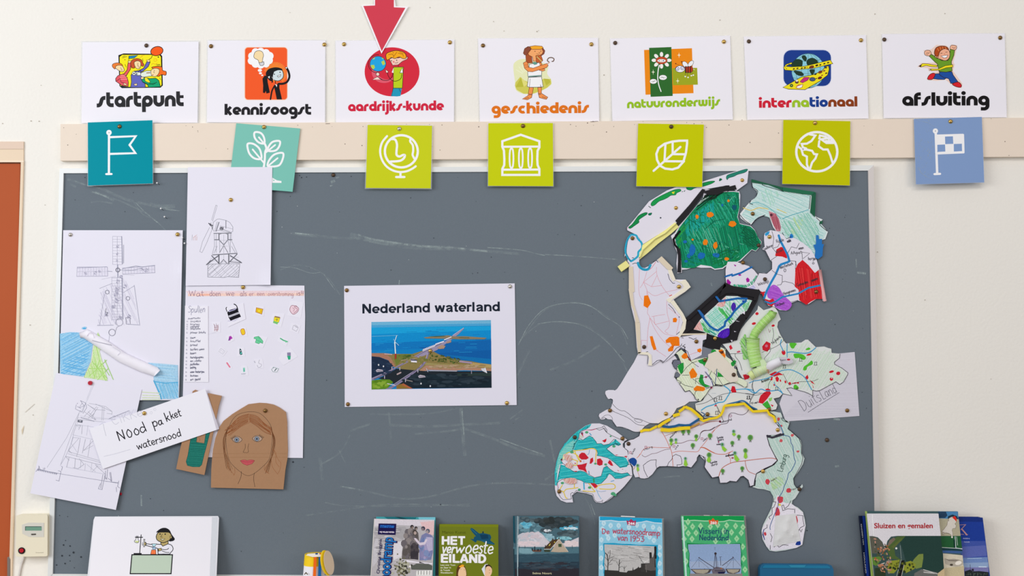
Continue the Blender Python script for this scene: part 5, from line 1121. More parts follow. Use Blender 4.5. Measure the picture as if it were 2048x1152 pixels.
for x, y in ((525,805),(580,785),(905,778),(540,955)): c.line(INKC, [(x - 16, y - 18), (x + 16, y - 20), (x + 11, y), (x + 18, y + 18), (x - 18, y + 18), (x - 11, y), (x - 16, y - 18)], 5)
c.line('#8aa0b0', '480 728 530 730', 2)
c.done()

# Brabant
ob = '430 400 470 385 520 330 600 250 650 180 770 80 900 130 1000 240 1130 250 1180 240'
bp = pts('0 545 60 510 110 500 180 460 195 410 240 395 400 350 480 300 600 220 690 160 770 90 860 110 960 200 1000 250 1152 220', N3) + pts('270 190 280 130 370 110 500 100 560 160 650 190 770 180 840 230 870 320 930 400 955 460 930 440 870 460 780 462 772 480 800 580 890 755 830 810 740 850 650 905 630 980 622 1035 575 1052 555 980 500 935 470 940 420 1000 345 992 310 1012 230 1015 215 940 140 955 50 830 65 760 35 705 0 700', N4) + pts('1030 780 990 720 950 700 920 740 920 780 850 865 800 850 740 850 690 855 540 845 440 855 400 880 350 950 295 995 250 1005 200 1000 180 985 130 990 108 940 100 850 60 800 30 700 38 650 0 620', N3)
o = slab('brabant_piece', bp, 13.6, .45, mat('map_paper_e2dfe9', '#e2dfe9', .7)); BPL = flat(13.6)
tag(o, 'white southern map piece with small green paper trees and orange roads', 'map piece', MG)
c = Canvas(o, BPL, 'roads', N3, CRAYON)
OR = '#cf6f4c'; BR = '#6a4046'
for s, w, k in (('470 405 520 490 570 600 600 680 615 850', 7, OR),('510 460 600 430 680 395', 5, '#8a4a44'),('150 745 200 690 230 640 300 605 400 608 570 612', 6, OR),('190 690 180 715 160 735', 5, OR),('580 625 500 640 400 680 340 690 270 725 235 720 215 700', 5, BR),('575 615 620 560 720 552 820 518 900 520 950 490 970 420 1010 390 1080 385 1150 345', 6, BR),('605 675 700 655 850 662 930 660 970 610 1060 500 1150 380', 6, OR),('840 370 950 320 1050 285 1150 275', 5, '#a8504c'),('970 608 1020 610 1100 655 1150 680', 7, OR),('150 880 185 985', 5, OR),('130 850 110 890', 7, '#c08070')):
    c.line(k, s, w, sm=True)
for s in ('540 845 560 800 600 760 610 720 650 695 710 720 725 760 730 820 700 830 665 830 670 855', '290 990 245 900 235 835 290 790 330 770 400 765 395 830 405 870', '400 880 440 852 540 850 690 858 740 848 850 865 920 775 925 735 950 700', '0 545 60 510 110 500 180 460 195 410', '0 620 38 650 40 700', '950 700 1030 740 1030 780 1015 860 1060 920 1110 1000'): c.line(INKC, s, 6, sm=False)
c.poly('#1a4c98', '48 770 75 745 115 740 148 770 148 810 120 850 95 830 60 800', sm=True); c.write(INKC, 'breda', 95, 700, 135, 620, 14, 4); c.write(INKC, 'tilburg', 240, 650, 355, 605, 14, 4); c.write(INKC, 'oss', 645, 640, 690, 580, 14, 4); c.write(INKC, 'uden', 1000, 535, 1060, 490, 14, 4); c.write(INKC, 'geertruid', 530, 320, 650, 225, 14, 4); c.write(INKC, 'waalwijk', 580, 490, 665, 405, 14, 4)
for x, y in ((68,673),(267,603),(626,592),(985,495)): c.line('#b05a70', [(x - 12, y - 12), (x + 12, y - 12), (x + 12, y + 12), (x - 12, y + 12)], 5, closed=True)
c.line(INKC, '225 390 300 355 440 340', 3)
c.done()
c = Canvas(o, BPL, 'roads', N4, CRAYON)
for s, w, k in (('0 450 40 415 120 405 180 370 240 340 310 325 330 290 330 240 350 212 390 208 450 225 500 225 540 200 562 165', 5.5, '#54404a'),('0 355 80 320 150 305 220 302', 5, '#a8504c'),('130 435 190 380 240 340', 4, OR),('0 605 50 612 120 650 200 680 290 682 330 665 380 645', 6, OR),('215 940 250 850 320 800 400 772 520 758 640 742 760 730 830 728 885 740', 7, '#c4674a'),('350 785 350 735 325 690 355 655', 5, OR),('520 760 530 820 560 880 640 915', 6, '#c0705a')):
    c.line(k, s, w, sm=True)
c.line(INKC, '772 480 800 580 890 755 830 810 740 850 650 905 630 980 622 1035', 7); c.line('#3a3844', '775 470 830 490 900 470 950 455', 24); c.line(INKC, '575 1052 555 980 500 935 470 940 420 1000 345 992 310 1012 230 1015 215 940 140 955 50 830 65 760 35 705', 6)
c.line(INKC, '195 130 240 225 270 300', 4)
for t, a in (('helmond', (240,325,370,290)),('familie', (195,505,270,495)),('beers', (205,530,275,520)),('weert', (190,578,260,570)),('eindhoven', (295,712,390,695)),('familie', (118,795,200,775)),('dorp', (130,820,205,800))): c.write(INKC, t, *a, 14, 4)
c.disc('#6a2a3a', 230, 305, 13); c.disc('#b05a70', 375, 725, 14, 10); c.disc('#a04a6a', 215, 540, 8, 12); c.line('#a8708a', arc(352, 240, 14, 0, 360, 8), 5)
c.done()
TG = mat('green_paper_tree', '#6ea850', .8); TG2 = mat('lime_paper_tree', '#93cf3e', .8); TG3 = mat('blue_green_paper_tree', '#7fb0a4', .8)
def tree(fr, x, y, r, body=None, legs=True, m=TG3):
    pl_ = flat(15.3); n = 10
    out = [(x + r * math.cos(2 * math.pi * i / n), y + r * 1.1 * math.sin(2 * math.pi * i / n)) for i in range(n)]
    t = slab('paper_tree', out, pl_, 1.6, m, o, fr)
    cc_ = Canvas(t, pl_, 'drawing', fr, CRAYON); cc_.disc('#4f8a48', x, y, r * .62, r * .7)
    cc_.done()
    if body:
        slab('paper_trunk', [(x - 10, y + r * .8), (x + 10, y + r * .8), (x + body[0] + body[2], y + body[1]), (x + body[0], y + body[1] + body[2]), (x + body[0] - body[2], y + body[1])], flat(14.8), 1.0, TG2, t, fr)
    elif legs:
        k_ = Canvas(t, BPL, 'ink_legs', fr, CRAYON, base=.0002)
        for dx in (-10, 0, 12): k_.line('#3f5a34', [(x + dx * .5, y + r), (x + dx, y + r + 24)], 5)
        k_.done()
for a in ((N3,745,405,26,None),(N3,815,405,22,None),(N3,592,515,24,(-4,50,18)),(N3,652,508,18,(0,42,14)),(N3,912,465,24,(-2,50,16)),(N3,868,580,27,None),(N3,1090,450,29,None),(N3,773,748,18,(5,80,26)),(N3,1078,710,30,(-4,66,30)),(N3,162,838,20,(4,60,16)),
          (N4,388,418,18,(4,36,22)),(N4,448,480,22,None),(N4,580,490,30,None),(N4,373,552,22,None),(N4,257,570,20,(28,60,26)),(N4,402,668,20,(25,75,28)),(N4,524,640,24,(2,75,22)),(N4,105,690,26,(-3,66,26)),(N4,487,845,22,None),(N4,262,875,22,None),(N4,117,468,26,None)):
    if a[0] is N3 and a[1] in (1090, 1078): continue
    tree(*a[:5], m=TG if a[3] > 21 else TG3)
YEL = mat('yellow_paper_strip', '#f2d117', .7); 
def dike(path, fr, w=8, h=5, base=13.7, m=YEL, prof='box', par=None): return strip('paper_dike', path, w, h, m, flat(base), prof, par or o, fr)
dike('195 405 250 385 315 385', N3, 5.5, 3); dike('315 385 410 335', N3, 5, 4); dike('420 345 500 290 580 245', N3, 6, 6); dike('615 205 660 190 700 180', N3, 6.5, 5); dike('690 150 740 115 770 85', N3, 5.5, 4); dike('770 88 850 120 920 180 990 245', N3, 6, 7)
dike('455 380 560 388 660 375 760 360 835 358', N3, 7.5, 7); dike('835 350 900 325 955 295', N3, 3.5, 4, m=mat('orange_brown_strip', '#c8963c', .7)); dike('480 335 560 345 640 335 690 318 770 325 830 320 900 275 955 240', N3, 4.6, 4, m=mat('blue_paper_strip', '#155a90', .7))
dike('0 275 40 300 110 275 190 262 240 230 265 185 280 125', N4, 5, 7); dike('280 125 370 115 440 110 510 100 560 145 610 190 700 185 775 178 800 225 850 250 872 315', N4, 5.4, 8)

# Limburg
lp = pts('770 480 850 500 955 455 962 400 930 360 880 330 870 240 800 190 850 190 930 205 945 240 950 280 1000 310 1035 312', N4) + pts('325 20 395 60 380 110 430 155 480 200 490 240 490 305 512 345 500 390 470 440 425 505 430 550 462 590 495 550 500 570 480 595 440 660 415 680 412 712 460 735 500 770 515 830 522 880 510 940 495 1030 450 1055 360 1075 285 1085 235 1078 210 1045 180 990 170 920 185 870 210 820 250 740 262 690 265 650 295 625 240 605 190 590 140 585 100 572 122 520 130 470 180 440 270 395 300 360 250 280 215 185', N5)
o = slab('limburg_piece', lp, 13.0, .45, mat('map_paper_limburg', '#cfdcd8', .7, bump=.0012, bscale=14)); LPL = flat(13.0)
tag(o, 'long pale green southeastern map piece ending in a round crumpled white bag', 'map piece', MG)
c = Canvas(o, LPL, 'crayon_fill', N5, CRAYON)
lf = '220 185 250 160 345 165 300 60 300 20 340 30 385 70 380 110 480 205 488 300 500 345 425 505 430 550 455 590 400 690 360 730 265 650 240 600 120 570 125 520 185 440 270 395 298 360 250 280'
c.poly('#c2d8d0', lf); c.hatch(['#a9ccc0', '#b6d4ca', '#cfe0d8'], lf, 62, 9, 5, .7); c.hatch(['#c0dca4', '#a9d0a0'], '230 500 330 480 360 560 260 600', 40, 14, 6, .7)
c.poly('#e9e5ee', '300 630 270 700 240 800 175 900 175 960 210 1045 260 1080 450 1055 495 1030 520 880 500 775 420 712 400 700 370 700 340 690')
for x, y, a, b in ((325,205,15,15),(305,33,12,18),(328,85,11,9),(415,160,14,12),(460,290,14,10),(218,530,19,26),(388,600,24,22),(320,670,28,32),(296,780,20,52),(447,840,14,42),(200,942,12,16)): c.poly('#d05a60' if y < 400 else '#cf4450', [(x + a * math.cos(t) * rnd.uniform(.7, 1.15), y + b * math.sin(t) * rnd.uniform(.7, 1.15)) for t in [i * math.pi / 5 for i in range(10)]])
c.poly('#e6d452', '300 700 325 708 325 722 300 720'); c.poly('#1c3c94', '470 990 482 1030 440 1030', sm=True)
c.line('#2c5a9c', '300 60 320 85 340 130 345 165', 6); c.line('#2c5a94', '350 160 395 175 405 220 420 250 425 300 432 350 440 375 415 430 400 450 385 465 375 510 350 570 340 605 310 660 300 730 270 800 240 880 240 910', 5, sm=True)
c.line('#332c34', '218 172 265 178 345 152', 14); c.line('#26242c', '122 520 118 560 72 570', 7); c.line('#332c34', '130 465 180 442 270 395 298 360 250 280 215 185', 6)
for s in ('325 20 340 45 395 65 380 110 420 140 470 185 485 235 488 305 500 340 490 390 425 505 430 550 450 580 480 555', '405 680 385 720 355 745 345 715 332 720 340 760 380 745 430 750', '270 660 265 690 285 690 270 730 255 740 255 790 230 810 240 830', '215 870 215 895 190 910 180 950 195 990', '450 795 500 800 500 830 510 880 480 895 465 920 470 950 440 960 460 990', '495 905 485 930 475 910', '270 1050 290 1030 310 1050 345 1030 385 1035', '435 745 435 780', '240 1035 240 1070', '240 940 255 970 245 1010'): c.line(INKC, s, 4)
c.line('#1c2c8c', '190 910 182 940 195 990', 6)
c.write('#3c5a50', 'Limburg', 338, 455, 378, 318, 26, 4.5); c.write('#6a5a5a', 'weert', 245, 530, 295, 505, 9, 2.5); c.write('#6a5a5a', 'roer', 390, 600, 450, 592, 10, 2.5)
c.done()
bg_ = bent_sheet('crumpled_bag', pts('285 800 440 785 482 1000 262 1046', N5), flat(13.9), mat('crumpled_paper', '#dddedd', .5, bump=.0022, bscale=45), [(.5, .55, .5, 5), (.2, .8, .25, 2.5), (.75, .75, .25, 2.5), (.6, .2, .3, 2)], parent=o)
c = Canvas(o, flat(13.0), 'flap_paper', N5); c.done()

# Zeeland
zo = '505 103 600 102 690 130 790 190 870 250 935 300 905 320 885 345 890 385 940 425 950 500 960 570 990 640 1000 735 960 800 880 890 800 960 740 1010 690 1045 630 1068 560 1060 535 1035 515 975 440 950 325 930 265 975 280 1060 200 1062 130 1035 80 980 60 900 58 800 55 700 80 560 120 440 180 350 260 260 340 190 430 130'
o, pl = piece('zeeland_piece', zo, 'round turquoise and white island map piece at the lower left, red towns', N2, 13.0, '#e2dfe9', th=.6)
c = Canvas(o, pl, 'felt_pen_sea', N2, CRAYON)
TQ = '#2fbcc0'
for s in ('505 105 435 130 340 190 260 260 180 350 120 440 80 560 55 700 60 850 80 860 120 760 80 800 100 600 160 590 130 540 200 470 280 430 340 300 360 220 420 185 480 150', '285 425 340 300 400 300 440 275 480 252 520 275 560 320 570 345 620 345 650 365 720 350 770 320 790 290 860 350 830 375 790 360 740 370 690 410 740 450 800 500 880 510 920 520 955 590 930 630 850 640 790 590 740 540 680 515 620 500 570 490 580 460 560 420 520 400 430 410 360 430', '130 600 200 620 250 660 300 690 360 675 420 690 470 730 540 760 620 740 650 640 690 620 720 650 780 690 880 712 940 700 970 730 860 770 790 770 750 730 720 715 690 760 620 830 585 840 540 835 500 825 430 820 380 795 300 770 200 762 120 780 80 815'):
    c.poly(TQ, s); c.hatch(['#52cccc', '#22aab2'], s, -8 if s[0] != '5' else -52, 26, 10, .8)
c.poly('#7ccfc6', '110 470 200 360 290 300 280 420 200 470 130 560 90 700 70 700 90 560'); c.hatch(['#5cc2bc', '#8ed6cc'], '110 470 200 360 330 290 280 420 200 470 130 560 90 700 70 700 90 560', 5, 12, 5, .8)
for s in ('200 620 150 580 130 545 200 470 270 432 360 430 430 410 520 400 570 430 580 470 570 492 620 500 700 520 790 580 850 640 960 600', '350 280 355 230 370 200 430 180 500 180 560 165 620 155 655 130 690 180 690 215 740 245 860 300 930 330', '350 280 400 305 440 275 480 252 520 275 560 330 570 348 620 345 650 365 720 350 780 290', '560 165 600 185 660 160 690 215', '640 150 680 205', '790 290 790 340 830 372 860 355', '860 360 790 345 740 370 685 410 740 460 800 500 900 510 950 500', '360 675 420 690 470 720 540 760 620 740 650 640 690 618 720 650 790 700 870 712 940 700 970 730', '85 820 130 790 200 762 300 770 380 795 430 825 500 825 560 838 620 830 690 760 690 720 720 710 750 730 790 772 860 770 950 735 1000 735', '85 820 100 880 90 930 130 1000 160 1028 260 1018 250 955 270 940 290 950 320 915 400 930 520 960 540 1030 570 1055 620 1050 640 1030 630 1065', '660 1060 700 1030 750 990 800 970 900 870 990 760', '350 280 300 350 275 425', '130 600 110 700 95 790', '240 655 290 690 350 690', '885 345 885 385 940 430 950 500 950 600 975 600', '940 300 905 320'): c.line(INKC, s, 4.5)
for s in ('180 480 240 450 300 470 340 500 360 550', '300 440 340 530 370 560', '240 450 290 435 420 420 510 405 560 430 555 500 552 590', '200 490 260 530 340 560', '260 600 320 610 330 560', '110 920 160 930 190 1000 210 1010', '170 930 200 900 280 890 340 880', '120 900 150 850', '470 830 520 900 540 930 400 920', '560 890 600 850 760 835 790 880 740 900 600 895', '295 820 295 880'): c.line('#e6ca3a', s, 10, sm=True)
for s in ('355 480 385 455 420 460 470 520 440 540 380 540 350 510', '325 605 380 600 450 580 430 640 450 700 400 670 350 660', '480 590 490 530 520 515 525 560 500 590', '570 535 610 525 640 560 635 605 600 615 570 600', '700 580 720 545 740 560 768 615 740 615', '630 310 650 305 685 285 680 320 660 335', '490 830 540 825 580 860 545 890', '375 225 400 215 400 250 412 275 385 240', '795 480 830 480 800 490', '815 665 840 680 825 680', '900 500 930 495 930 520', '280 680 330 678 320 690', '130 540 150 535 150 560', '870 655 890 655 880 662', '910 680 925 680 915 684', '300 580 318 590 305 598'): c.poly('#cc2434', s)
for x, y, r in ((445,210,20),(775,380,20),(675,600,18),(550,590,16),(150,825,20),(480,880,20),(355,905,18),(765,955,28),(790,970,18),(265,450,22),(735,258,12)): c.disc('#52a878', x, y, r, r * .75)
c.line('#3aa0d0', '480 420 470 470 450 480', 4, sm=True); c.line('#3ab0d8', '410 820 415 900', 14); c.line('#58b0d8', '560 900 590 970 620 1020', 5); c.line('#78a0c8', '570 920 620 930 680 920', 4); c.line('#50a0d8', '740 805 775 795', 8); c.line('#3aa0d0', '470 680 475 715', 9); c.line('#3aa0d0', '480 220 500 245', 9); c.line('#5a9ad0', '410 550 410 580', 3)
c.poly('#38a060', '520 770 540 770 540 820 525 820'); c.disc('#d06a2c', 370, 560, 12); c.line('#e27090', '370 200 430 180 500 185 560 168', 6); c.line('#c05070', '85 830 100 880', 5); c.disc('#d88070', 305, 585, 8); c.disc('#5a2030', 140, 540, 10); c.disc('#884060', 388, 222, 14)
c.disc('#cfd8c8', 375, 262, 18, 24, -40)
for s in ('290 370 285 390', '282 400 270 405', '275 380 265 382', '125 650 110 655', '122 690 106 700', '115 740 100 745'): c.line(INKC, s, 4)
c.done()
STR = mat('striped_paper_scrap', '#eadfd2', .7)
for q in ('160 480 190 470 215 478 255 490 262 545 235 560 200 555 175 520', '185 600 230 555 280 600 270 640 235 650 190 630', '165 775 250 762 300 765 325 780 318 830 240 840 180 820'):
    v = pts(q); k = slab('striped_scrap', q, flat(15.5), 1.2, STR, o, N2); cc_ = Canvas(k, flat(15.5), 'red_stripes', N2, CRAYON); cc_.hatch(['#c8554e'], q, 115, 13, 6, .2); cc_.done()
o2 = slab('torn_yellow_edge', '160 480 180 470 190 500 175 540 150 540', flat(15), .5, mat('pale_yellow_paper', '#ece4b0', .7), o, N2)

# North Holland with the Texel loop
np_ = pts('262 60 266 16 270 -46 290 -99 312 -138 365 -138 420 -66 420 -15 395 40 390 110 400 150 440 160 480 140 540 95 590 55 690 158 665 170 700 260 760 262 800 262 825 290 848 328 800 370 695 440 780 560 810 620 800 700 755 770 990 735 985 790 955 800 945 930 850 980 820 930 800 880 760 860 700 930 620 990 585 975 505 1025 470 1022 480 920 382 920 370 860 355 640 320 500 300 350 300 150 285 120 290 80 275 40', M3)
o = slab('north_holland_piece', np_, 15.2, .45, mat('map_paper_dfdce8', '#dfdce8', .7, bump=.0015, bscale=12)); NPL = flat(15.2)
tag(o, 'white northwestern map piece with cream folded edges and orange patches', 'map piece', MG)
c = Canvas(o, NPL, 'felt_pen_drawing', M3, CRAYON)
for s in ('395 170 390 260 388 340 395 400 420 445', '460 190 430 285 400 335', '430 285 545 190', '430 285 500 325', '500 325 550 225', '500 325 590 315', '545 150 550 225 600 330 660 405', '430 285 460 355 470 400', '470 370 530 405 620 375 730 350', '460 360 460 400', '470 510 465 560 485 600 470 700 460 860', '485 600 530 700 600 800 680 870', '485 600 600 730 650 750 720 765', '635 455 640 560 660 640 650 690 620 720 650 740', '500 590 620 570', '530 660 655 630', '520 590 530 650', '650 510 700 550 745 600 735 680 720 740', '410 800 460 803', '410 800 410 840', '530 880 630 945', '545 885 560 890', '830 930 920 900', '395 170 400 150'): c.line('#dc9ca4', s, 3.2, sm=True)
c.line('#e07a80', '540 105 500 160 480 175', 4)
for s in ('435 405 470 400 497 470 465 515 430 495', '690 605 715 598 728 615 720 640 690 640', '485 765 510 762 545 880 520 888 500 840', '625 800 660 770 745 765 750 850 700 850 690 895 650 900 645 880 680 845 665 820 630 825', '905 880 935 870 945 890 930 910 908 900'): c.poly('#f07a10', s, sm=False)
c.line('#d86040', '660 408 680 398', 7); c.line('#c05010', '705 840 680 870', 4)
for s in ('645 210 660 260 690 295 708 295', '650 480 690 520 715 560', '780 635 755 720 720 750', '500 1022 550 980 580 975 600 1000 640 960 690 910 720 870 760 850 770 830', '765 775 785 780', '830 775 850 780 870 792 900 780', '330 125 355 115 380 120', '270 110 285 130 300 120 290 105', '515 105 545 92 560 110', '470 940 465 1010', '450 905 470 900', '770 850 800 860 790 880 820 900 850 980', '800 835 780 850 800 870'): c.line(INKC, s, 4.5)
c.disc('#333a60', 745, 594, 5)
c.line('#2aa2c4', '380 115 395 150 430 172 470 170 490 135', 22, sm=True); c.line('#1c7ca0', '385 135 420 175 450 180 490 150', 4)
c.done()
c = Canvas(o, NPL, 'blue_island_edge', M1, CRAYON)
c.line('#2aa6c8', '155 705 130 740 110 800 105 870 130 930 160 965', 18, sm=True); c.line('#2aa6c8', '160 965 200 940 230 910 235 870 270 830 265 780 230 740 210 705 165 698', 19, sm=True); c.line('#1c3c60', '130 740 115 880 160 965', 4, sm=True); c.line('#222c44', '170 930 190 932', 6)
c.done()
CE = mat('cream_folded_edge', '#ddd0b8', .7, bump=.0006, bscale=40); CE2 = mat('pale_cream_folded_edge', '#ebe5d0', .7, bump=.0006, bscale=40)
def edge(quad, d, m=CE2, th=2.2): return slab('folded_edge', quad, flat(d), th, m, o, M3)
edge('300 150 335 145 350 370 330 378 300 350', 16.4, CE); edge('298 345 335 370 345 480 395 640 360 645 345 540 318 480', 16.8, CE); edge('355 640 398 645 402 800 408 910 382 920 370 800', 16.4, CE)
edge('555 85 590 55 692 158 678 175 640 170', 17.5, CE); edge('640 150 675 165 715 265 690 280 655 210', 16.2)
edge('700 262 760 278 800 260 825 290 848 328 790 375 695 430 660 470 630 440 700 400 790 330 770 300', 16.6); edge('665 460 700 445 780 560 810 620 800 700 750 778 735 770 780 640 760 580', 16.8)
edge('382 905 470 905 500 930 505 1025 470 1022 482 965 470 930 385 922', 16.4); edge('755 740 990 738 988 752 850 752 755 758', 15.4, CE)

# Wadden strip (top)
o, pl = piece('wadden_islands_piece', '120 630 180 560 340 365 520 255 640 210 700 195 880 165 1150 80 1280 45 1340 45 1325 180 1215 260 1120 205 920 240 890 240 620 580 270 800 250 740 215 700 125 655', 'long white curved map strip with green islands along the top', M1, 14.8, d1=14.4)
c = Canvas(o, pl, 'felt_pen_islands', M1, CRAYON)
for s, k in (('715 225 740 195 770 195 800 205 850 190 940 165 1000 163 960 190 880 215 830 222 790 235 760 252 725 245', '#17924a'),('360 390 385 355 440 320 520 280 590 250 650 242 660 260 620 280 605 300 560 305 530 325 490 345 440 365 400 400 370 410', '#1a9a4c'),('135 625 165 600 190 570 235 510 290 480 322 478 318 495 280 520 240 550 240 575 200 605 155 635', '#158a48'),('1115 125 1130 100 1200 75 1310 42 1328 50 1300 75 1230 95 1190 115 1140 130 1125 148', '#27826e'),('335 488 368 480 360 500 340 503', '#177a58'),('335 412 358 430', '#157048'),('1045 150 1055 135 1072 145 1050 160', '#157048')):
    c.poly(k, s, sm=True, out='#0e4a34', ow=4)
for s in ('670 270 680 265', '690 268 703 255', '335 412 358 428', '1045 160 1050 135'): c.line('#0e4a34', s, 6)
c.poly('#e2e02c', '568 272 600 265 590 290 575 285'); c.disc('#333a44', 457, 529, 8); c.line('#c04060', '120 640 125 620', 3)
c.done()
YP = mat('pale_yellow_folded_strip', '#ece693', .65); 
slab('yellow_folded_strip', '600 575 640 620 560 690 430 790 330 880 245 948 275 800 400 720 520 640', flat(15.5), 1.6, YP, o, M1)
strip('yellow_folded_strip', '612 585 500 685 400 740 280 850 250 925', 6, 5, YP, flat(15.5), 'roof', o, M1)
strip('yellow_folded_strip', '45 1045 130 985', 14, 6, YP, flat(12.2), 'box', o, M1)

# Friesland
fo = '895 240 1110 262 1190 262 1245 265 1255 300 1250 420 1230 520 1250 585 1290 595 1360 610 1400 650 1430 720 1470 770 1460 810 1410 865 1370 850 1320 900 1260 960 1190 990 1130 1000 1080 1040 1000 1050 960 1030 860 1030 800 1020 720 1045 670 1050 670 1080 625 1085 615 990 625 880 590 800 560 710 600 680 640 610 740 500 880 330'
o, pl = piece('friesland_piece', fo, 'dark green felt-pen coloured map piece with orange patches and black edges', M1, 13.2)
c = Canvas(o, pl, 'felt_pen_fill', M1, CRAYON)
fg = '910 300 1100 270 1190 268 1240 275 1248 420 1225 520 1250 590 1290 600 1355 615 1400 655 1430 720 1465 770 1455 810 1410 860 1370 845 1320 890 1250 955 1190 985 1130 990 1075 1030 1000 1040 960 1015 860 1000 800 1030 720 1035 668 1030 660 900 610 780 600 710 650 620 760 480'
c.poly('#128a5c', fg)
c.hatch(['#0f7c58', '#18a070', '#0c6c4c'], fg, 78, 12, 6, .8); c.hatch(['#1aa07c', '#12805c', '#37b08c'], '700 640 800 480 1000 330 1200 300 1200 560 1050 640 1000 900 700 900', 60, 17, 5, .9)
c.hatch(['#0f9a94', '#20a8a0'], '700 560 780 480 990 340 1000 540 860 640 720 740', 85, 15, 6, .9); c.hatch(['#118a80'], '670 880 760 760 900 900 860 1010 680 1020', 20, 13, 6, .8)
c.hatch(['#0a5c40', '#0e6a46'], '1250 600 1400 660 1450 780 1400 850 1280 780', 40, 10, 6, .7); c.hatch(['#1c8c3c', '#30a040'], '610 760 650 640 780 520 740 600 680 680 650 860', -50, 14, 5, .8)
c.hatch(['#6cc8a4', '#8ad4b8'], '700 640 1000 600 1150 700 1200 900 1000 960 900 800', 70, 50, 3, 1); c.hatch(['#0d7a3a'], '960 900 1250 800 1250 950 1080 1030 960 1000', -25, 12, 6, .7)
for k_, (cx_, cy_, rx_, ry_) in enumerate(((860, 560, 140, 110), (1120, 380, 110, 90), (900, 850, 230, 130), (1150, 720, 120, 160), (1120, 900, 120, 70))):
    for i in range(26):
        t = rnd.uniform(0, 6.28); q_ = rnd.random() ** .5; x = cx_ + rx_ * q_ * math.cos(t); y = cy_ + ry_ * q_ * math.sin(t); a = rnd.uniform(-1.6, 1.6); L = rnd.uniform(14, 50)
        c.line(rnd.choice(['#0a6446', '#0c7a56', '#1c9a70', '#58b894', '#0e5c4a', '#14806e']), [(x, y), (x + L * .5 * math.cos(a) + 5, y + L * .5 * math.sin(a)), (x + L * math.cos(a), y + L * math.sin(a))], rnd.uniform(3, 8), sm=True)
for x, y, a, b in ((822,518,17,22),(953,497,40,26),(1175,588,40,30),(905,775,28,30),(1005,805,22,38),(1118,940,24,18),(1137,358,14,15),(778,748,11,11)):
    c.poly('#ef8318', [(x + a * math.cos(t) * rnd.uniform(.8, 1.12), y + b * math.sin(t) * rnd.uniform(.8, 1.12)) for t in [i * math.pi / 6 for i in range(12)]])
for x, y, a, b in ((868,910,42,34),(1015,903,40,24),(700,770,20,16),(775,850,35,60),(1197,425,24,30),(1075,403,10,16),(712,965,17,15),(740,910,20,26)):
    c.poly('#1b6cb4' if x != 1197 else '#0f5a6c', [(x + a * math.cos(t) * rnd.uniform(.75, 1.1), y + b * math.sin(t) * rnd.uniform(.75, 1.1)) for t in [i * math.pi / 5 for i in range(10)]], sm=True)
for s in ('1270 680 1300 620 1350 615', '1240 690 1330 740 1400 720', '730 540 800 580 850 620', '900 640 1000 560 1100 540', '1000 900 1100 860 1250 850'): c.line('#0a5a40', s, 4)
c.hatch(['#101410', '#1a2a20'], '800 440 900 300 1000 270 1100 265 1000 340 880 380', -32, 8, 5, .9); c.hatch(['#16201a'], '760 490 880 340 1180 235 1080 300 900 400', -38, 16, 4, .9)
c.hatch(['#efeef0'], '820 400 900 320 1000 300 880 400', -38, 22, 3, .8)
c.done()
BLK = mat('black_paper', '#1d1b1f', .6, spec=.2)
slab('black_paper_edge', '605 558 745 400 875 238 905 250 860 330 760 460 640 605', flat(15.8), .8, BLK, o, M1)
slab('black_paper_edge', '880 265 1110 205 1145 203 1148 215 1205 200 1220 245 1100 262 1020 300 930 300', flat(16.2), 1.2, BLK, o, M1)
c = Canvas(o, pl, 'black_ink_edge', M1, CRAYON, base=.0012)
c.line('#141214', '648 665 605 720 585 745 600 800 625 830 640 900 645 960', 20); c.poly('#18161a', '600 700 655 655 640 690 605 725'); c.done()
slab('black_paper_edge', '620 830 650 835 662 900 662 1078 625 1075 632 970 632 880', flat(15.4), 1.5, BLK, o, M1)

# Groningen
go = '205 70 330 110 440 155 610 185 665 190 660 330 700 360 750 380 730 405 790 475 770 530 740 540 700 560 690 660 640 620 600 570 560 540 510 525 470 540 440 480 400 480 370 440 340 360 300 345 240 370 200 420 160 400 120 370 112 340 160 280 200 235 240 210 250 165 215 140'
o, pl = piece('groningen_piece', go, 'pale mint crayoned northeastern map piece with a dark green top edge', M2, 12.8, '#dfe6e6')
c = Canvas(o, pl, 'crayon_fill', M2, CRAYON)
gf = '210 100 330 115 450 165 655 195 645 300 700 370 735 410 780 480 760 525 700 555 690 650 600 570 520 510 470 530 400 470 340 365 280 345 200 405 125 345 200 245 245 200 245 155 212 130'
c.poly('#c3dedb', gf); c.hatch(['#9fcfca', '#b4dad4', '#d4e8e4'], gf, 24, 11, 5, .8); c.hatch(['#7fc2ae', '#a4d4c0'], '420 380 620 310 700 400 740 520 690 640 560 540 470 500', 58, 12, 6, .8); c.hatch(['#a8d8c4'], '280 120 420 170 380 300 260 220', 70, 16, 6, .8)
c.hatch(['#b8d89c'], '520 360 600 380 580 520 500 480', 60, 22, 6, .8)
c.line('#dfc874', '140 290 200 310 260 290 330 300', 7, sm=True); c.line('#d8c45c', '400 300 470 330', 5); c.line('#4fa8b4', '440 375 500 350 580 325 640 305', 5, sm=True); c.line('#6cb8bc', '190 260 250 250 340 290 430 375', 5, sm=True)
c.poly('#c4808a', '335 315 390 335 415 380 430 440 425 472 395 470 370 420 345 360'); c.hatch(['#b05464', '#a04a5c'], '350 335 390 335 415 380 430 470 395 470 365 400', 75, 9, 5, .7); c.disc('#5a2c3c', 356, 345, 11)
for s in ('290 105 300 120 450 165', '200 235 190 255 215 265', '112 340 150 385 195 415', '200 425 250 370 310 345', '205 100 215 135 250 160 240 200', '655 200 650 270 645 300', '700 365 735 400 728 420 785 470', '440 480 470 540'): c.line(INKC, s, 4.5, sm=True)
c.disc('#1f7cc8', 510, 512, 14, 22)
c.done()
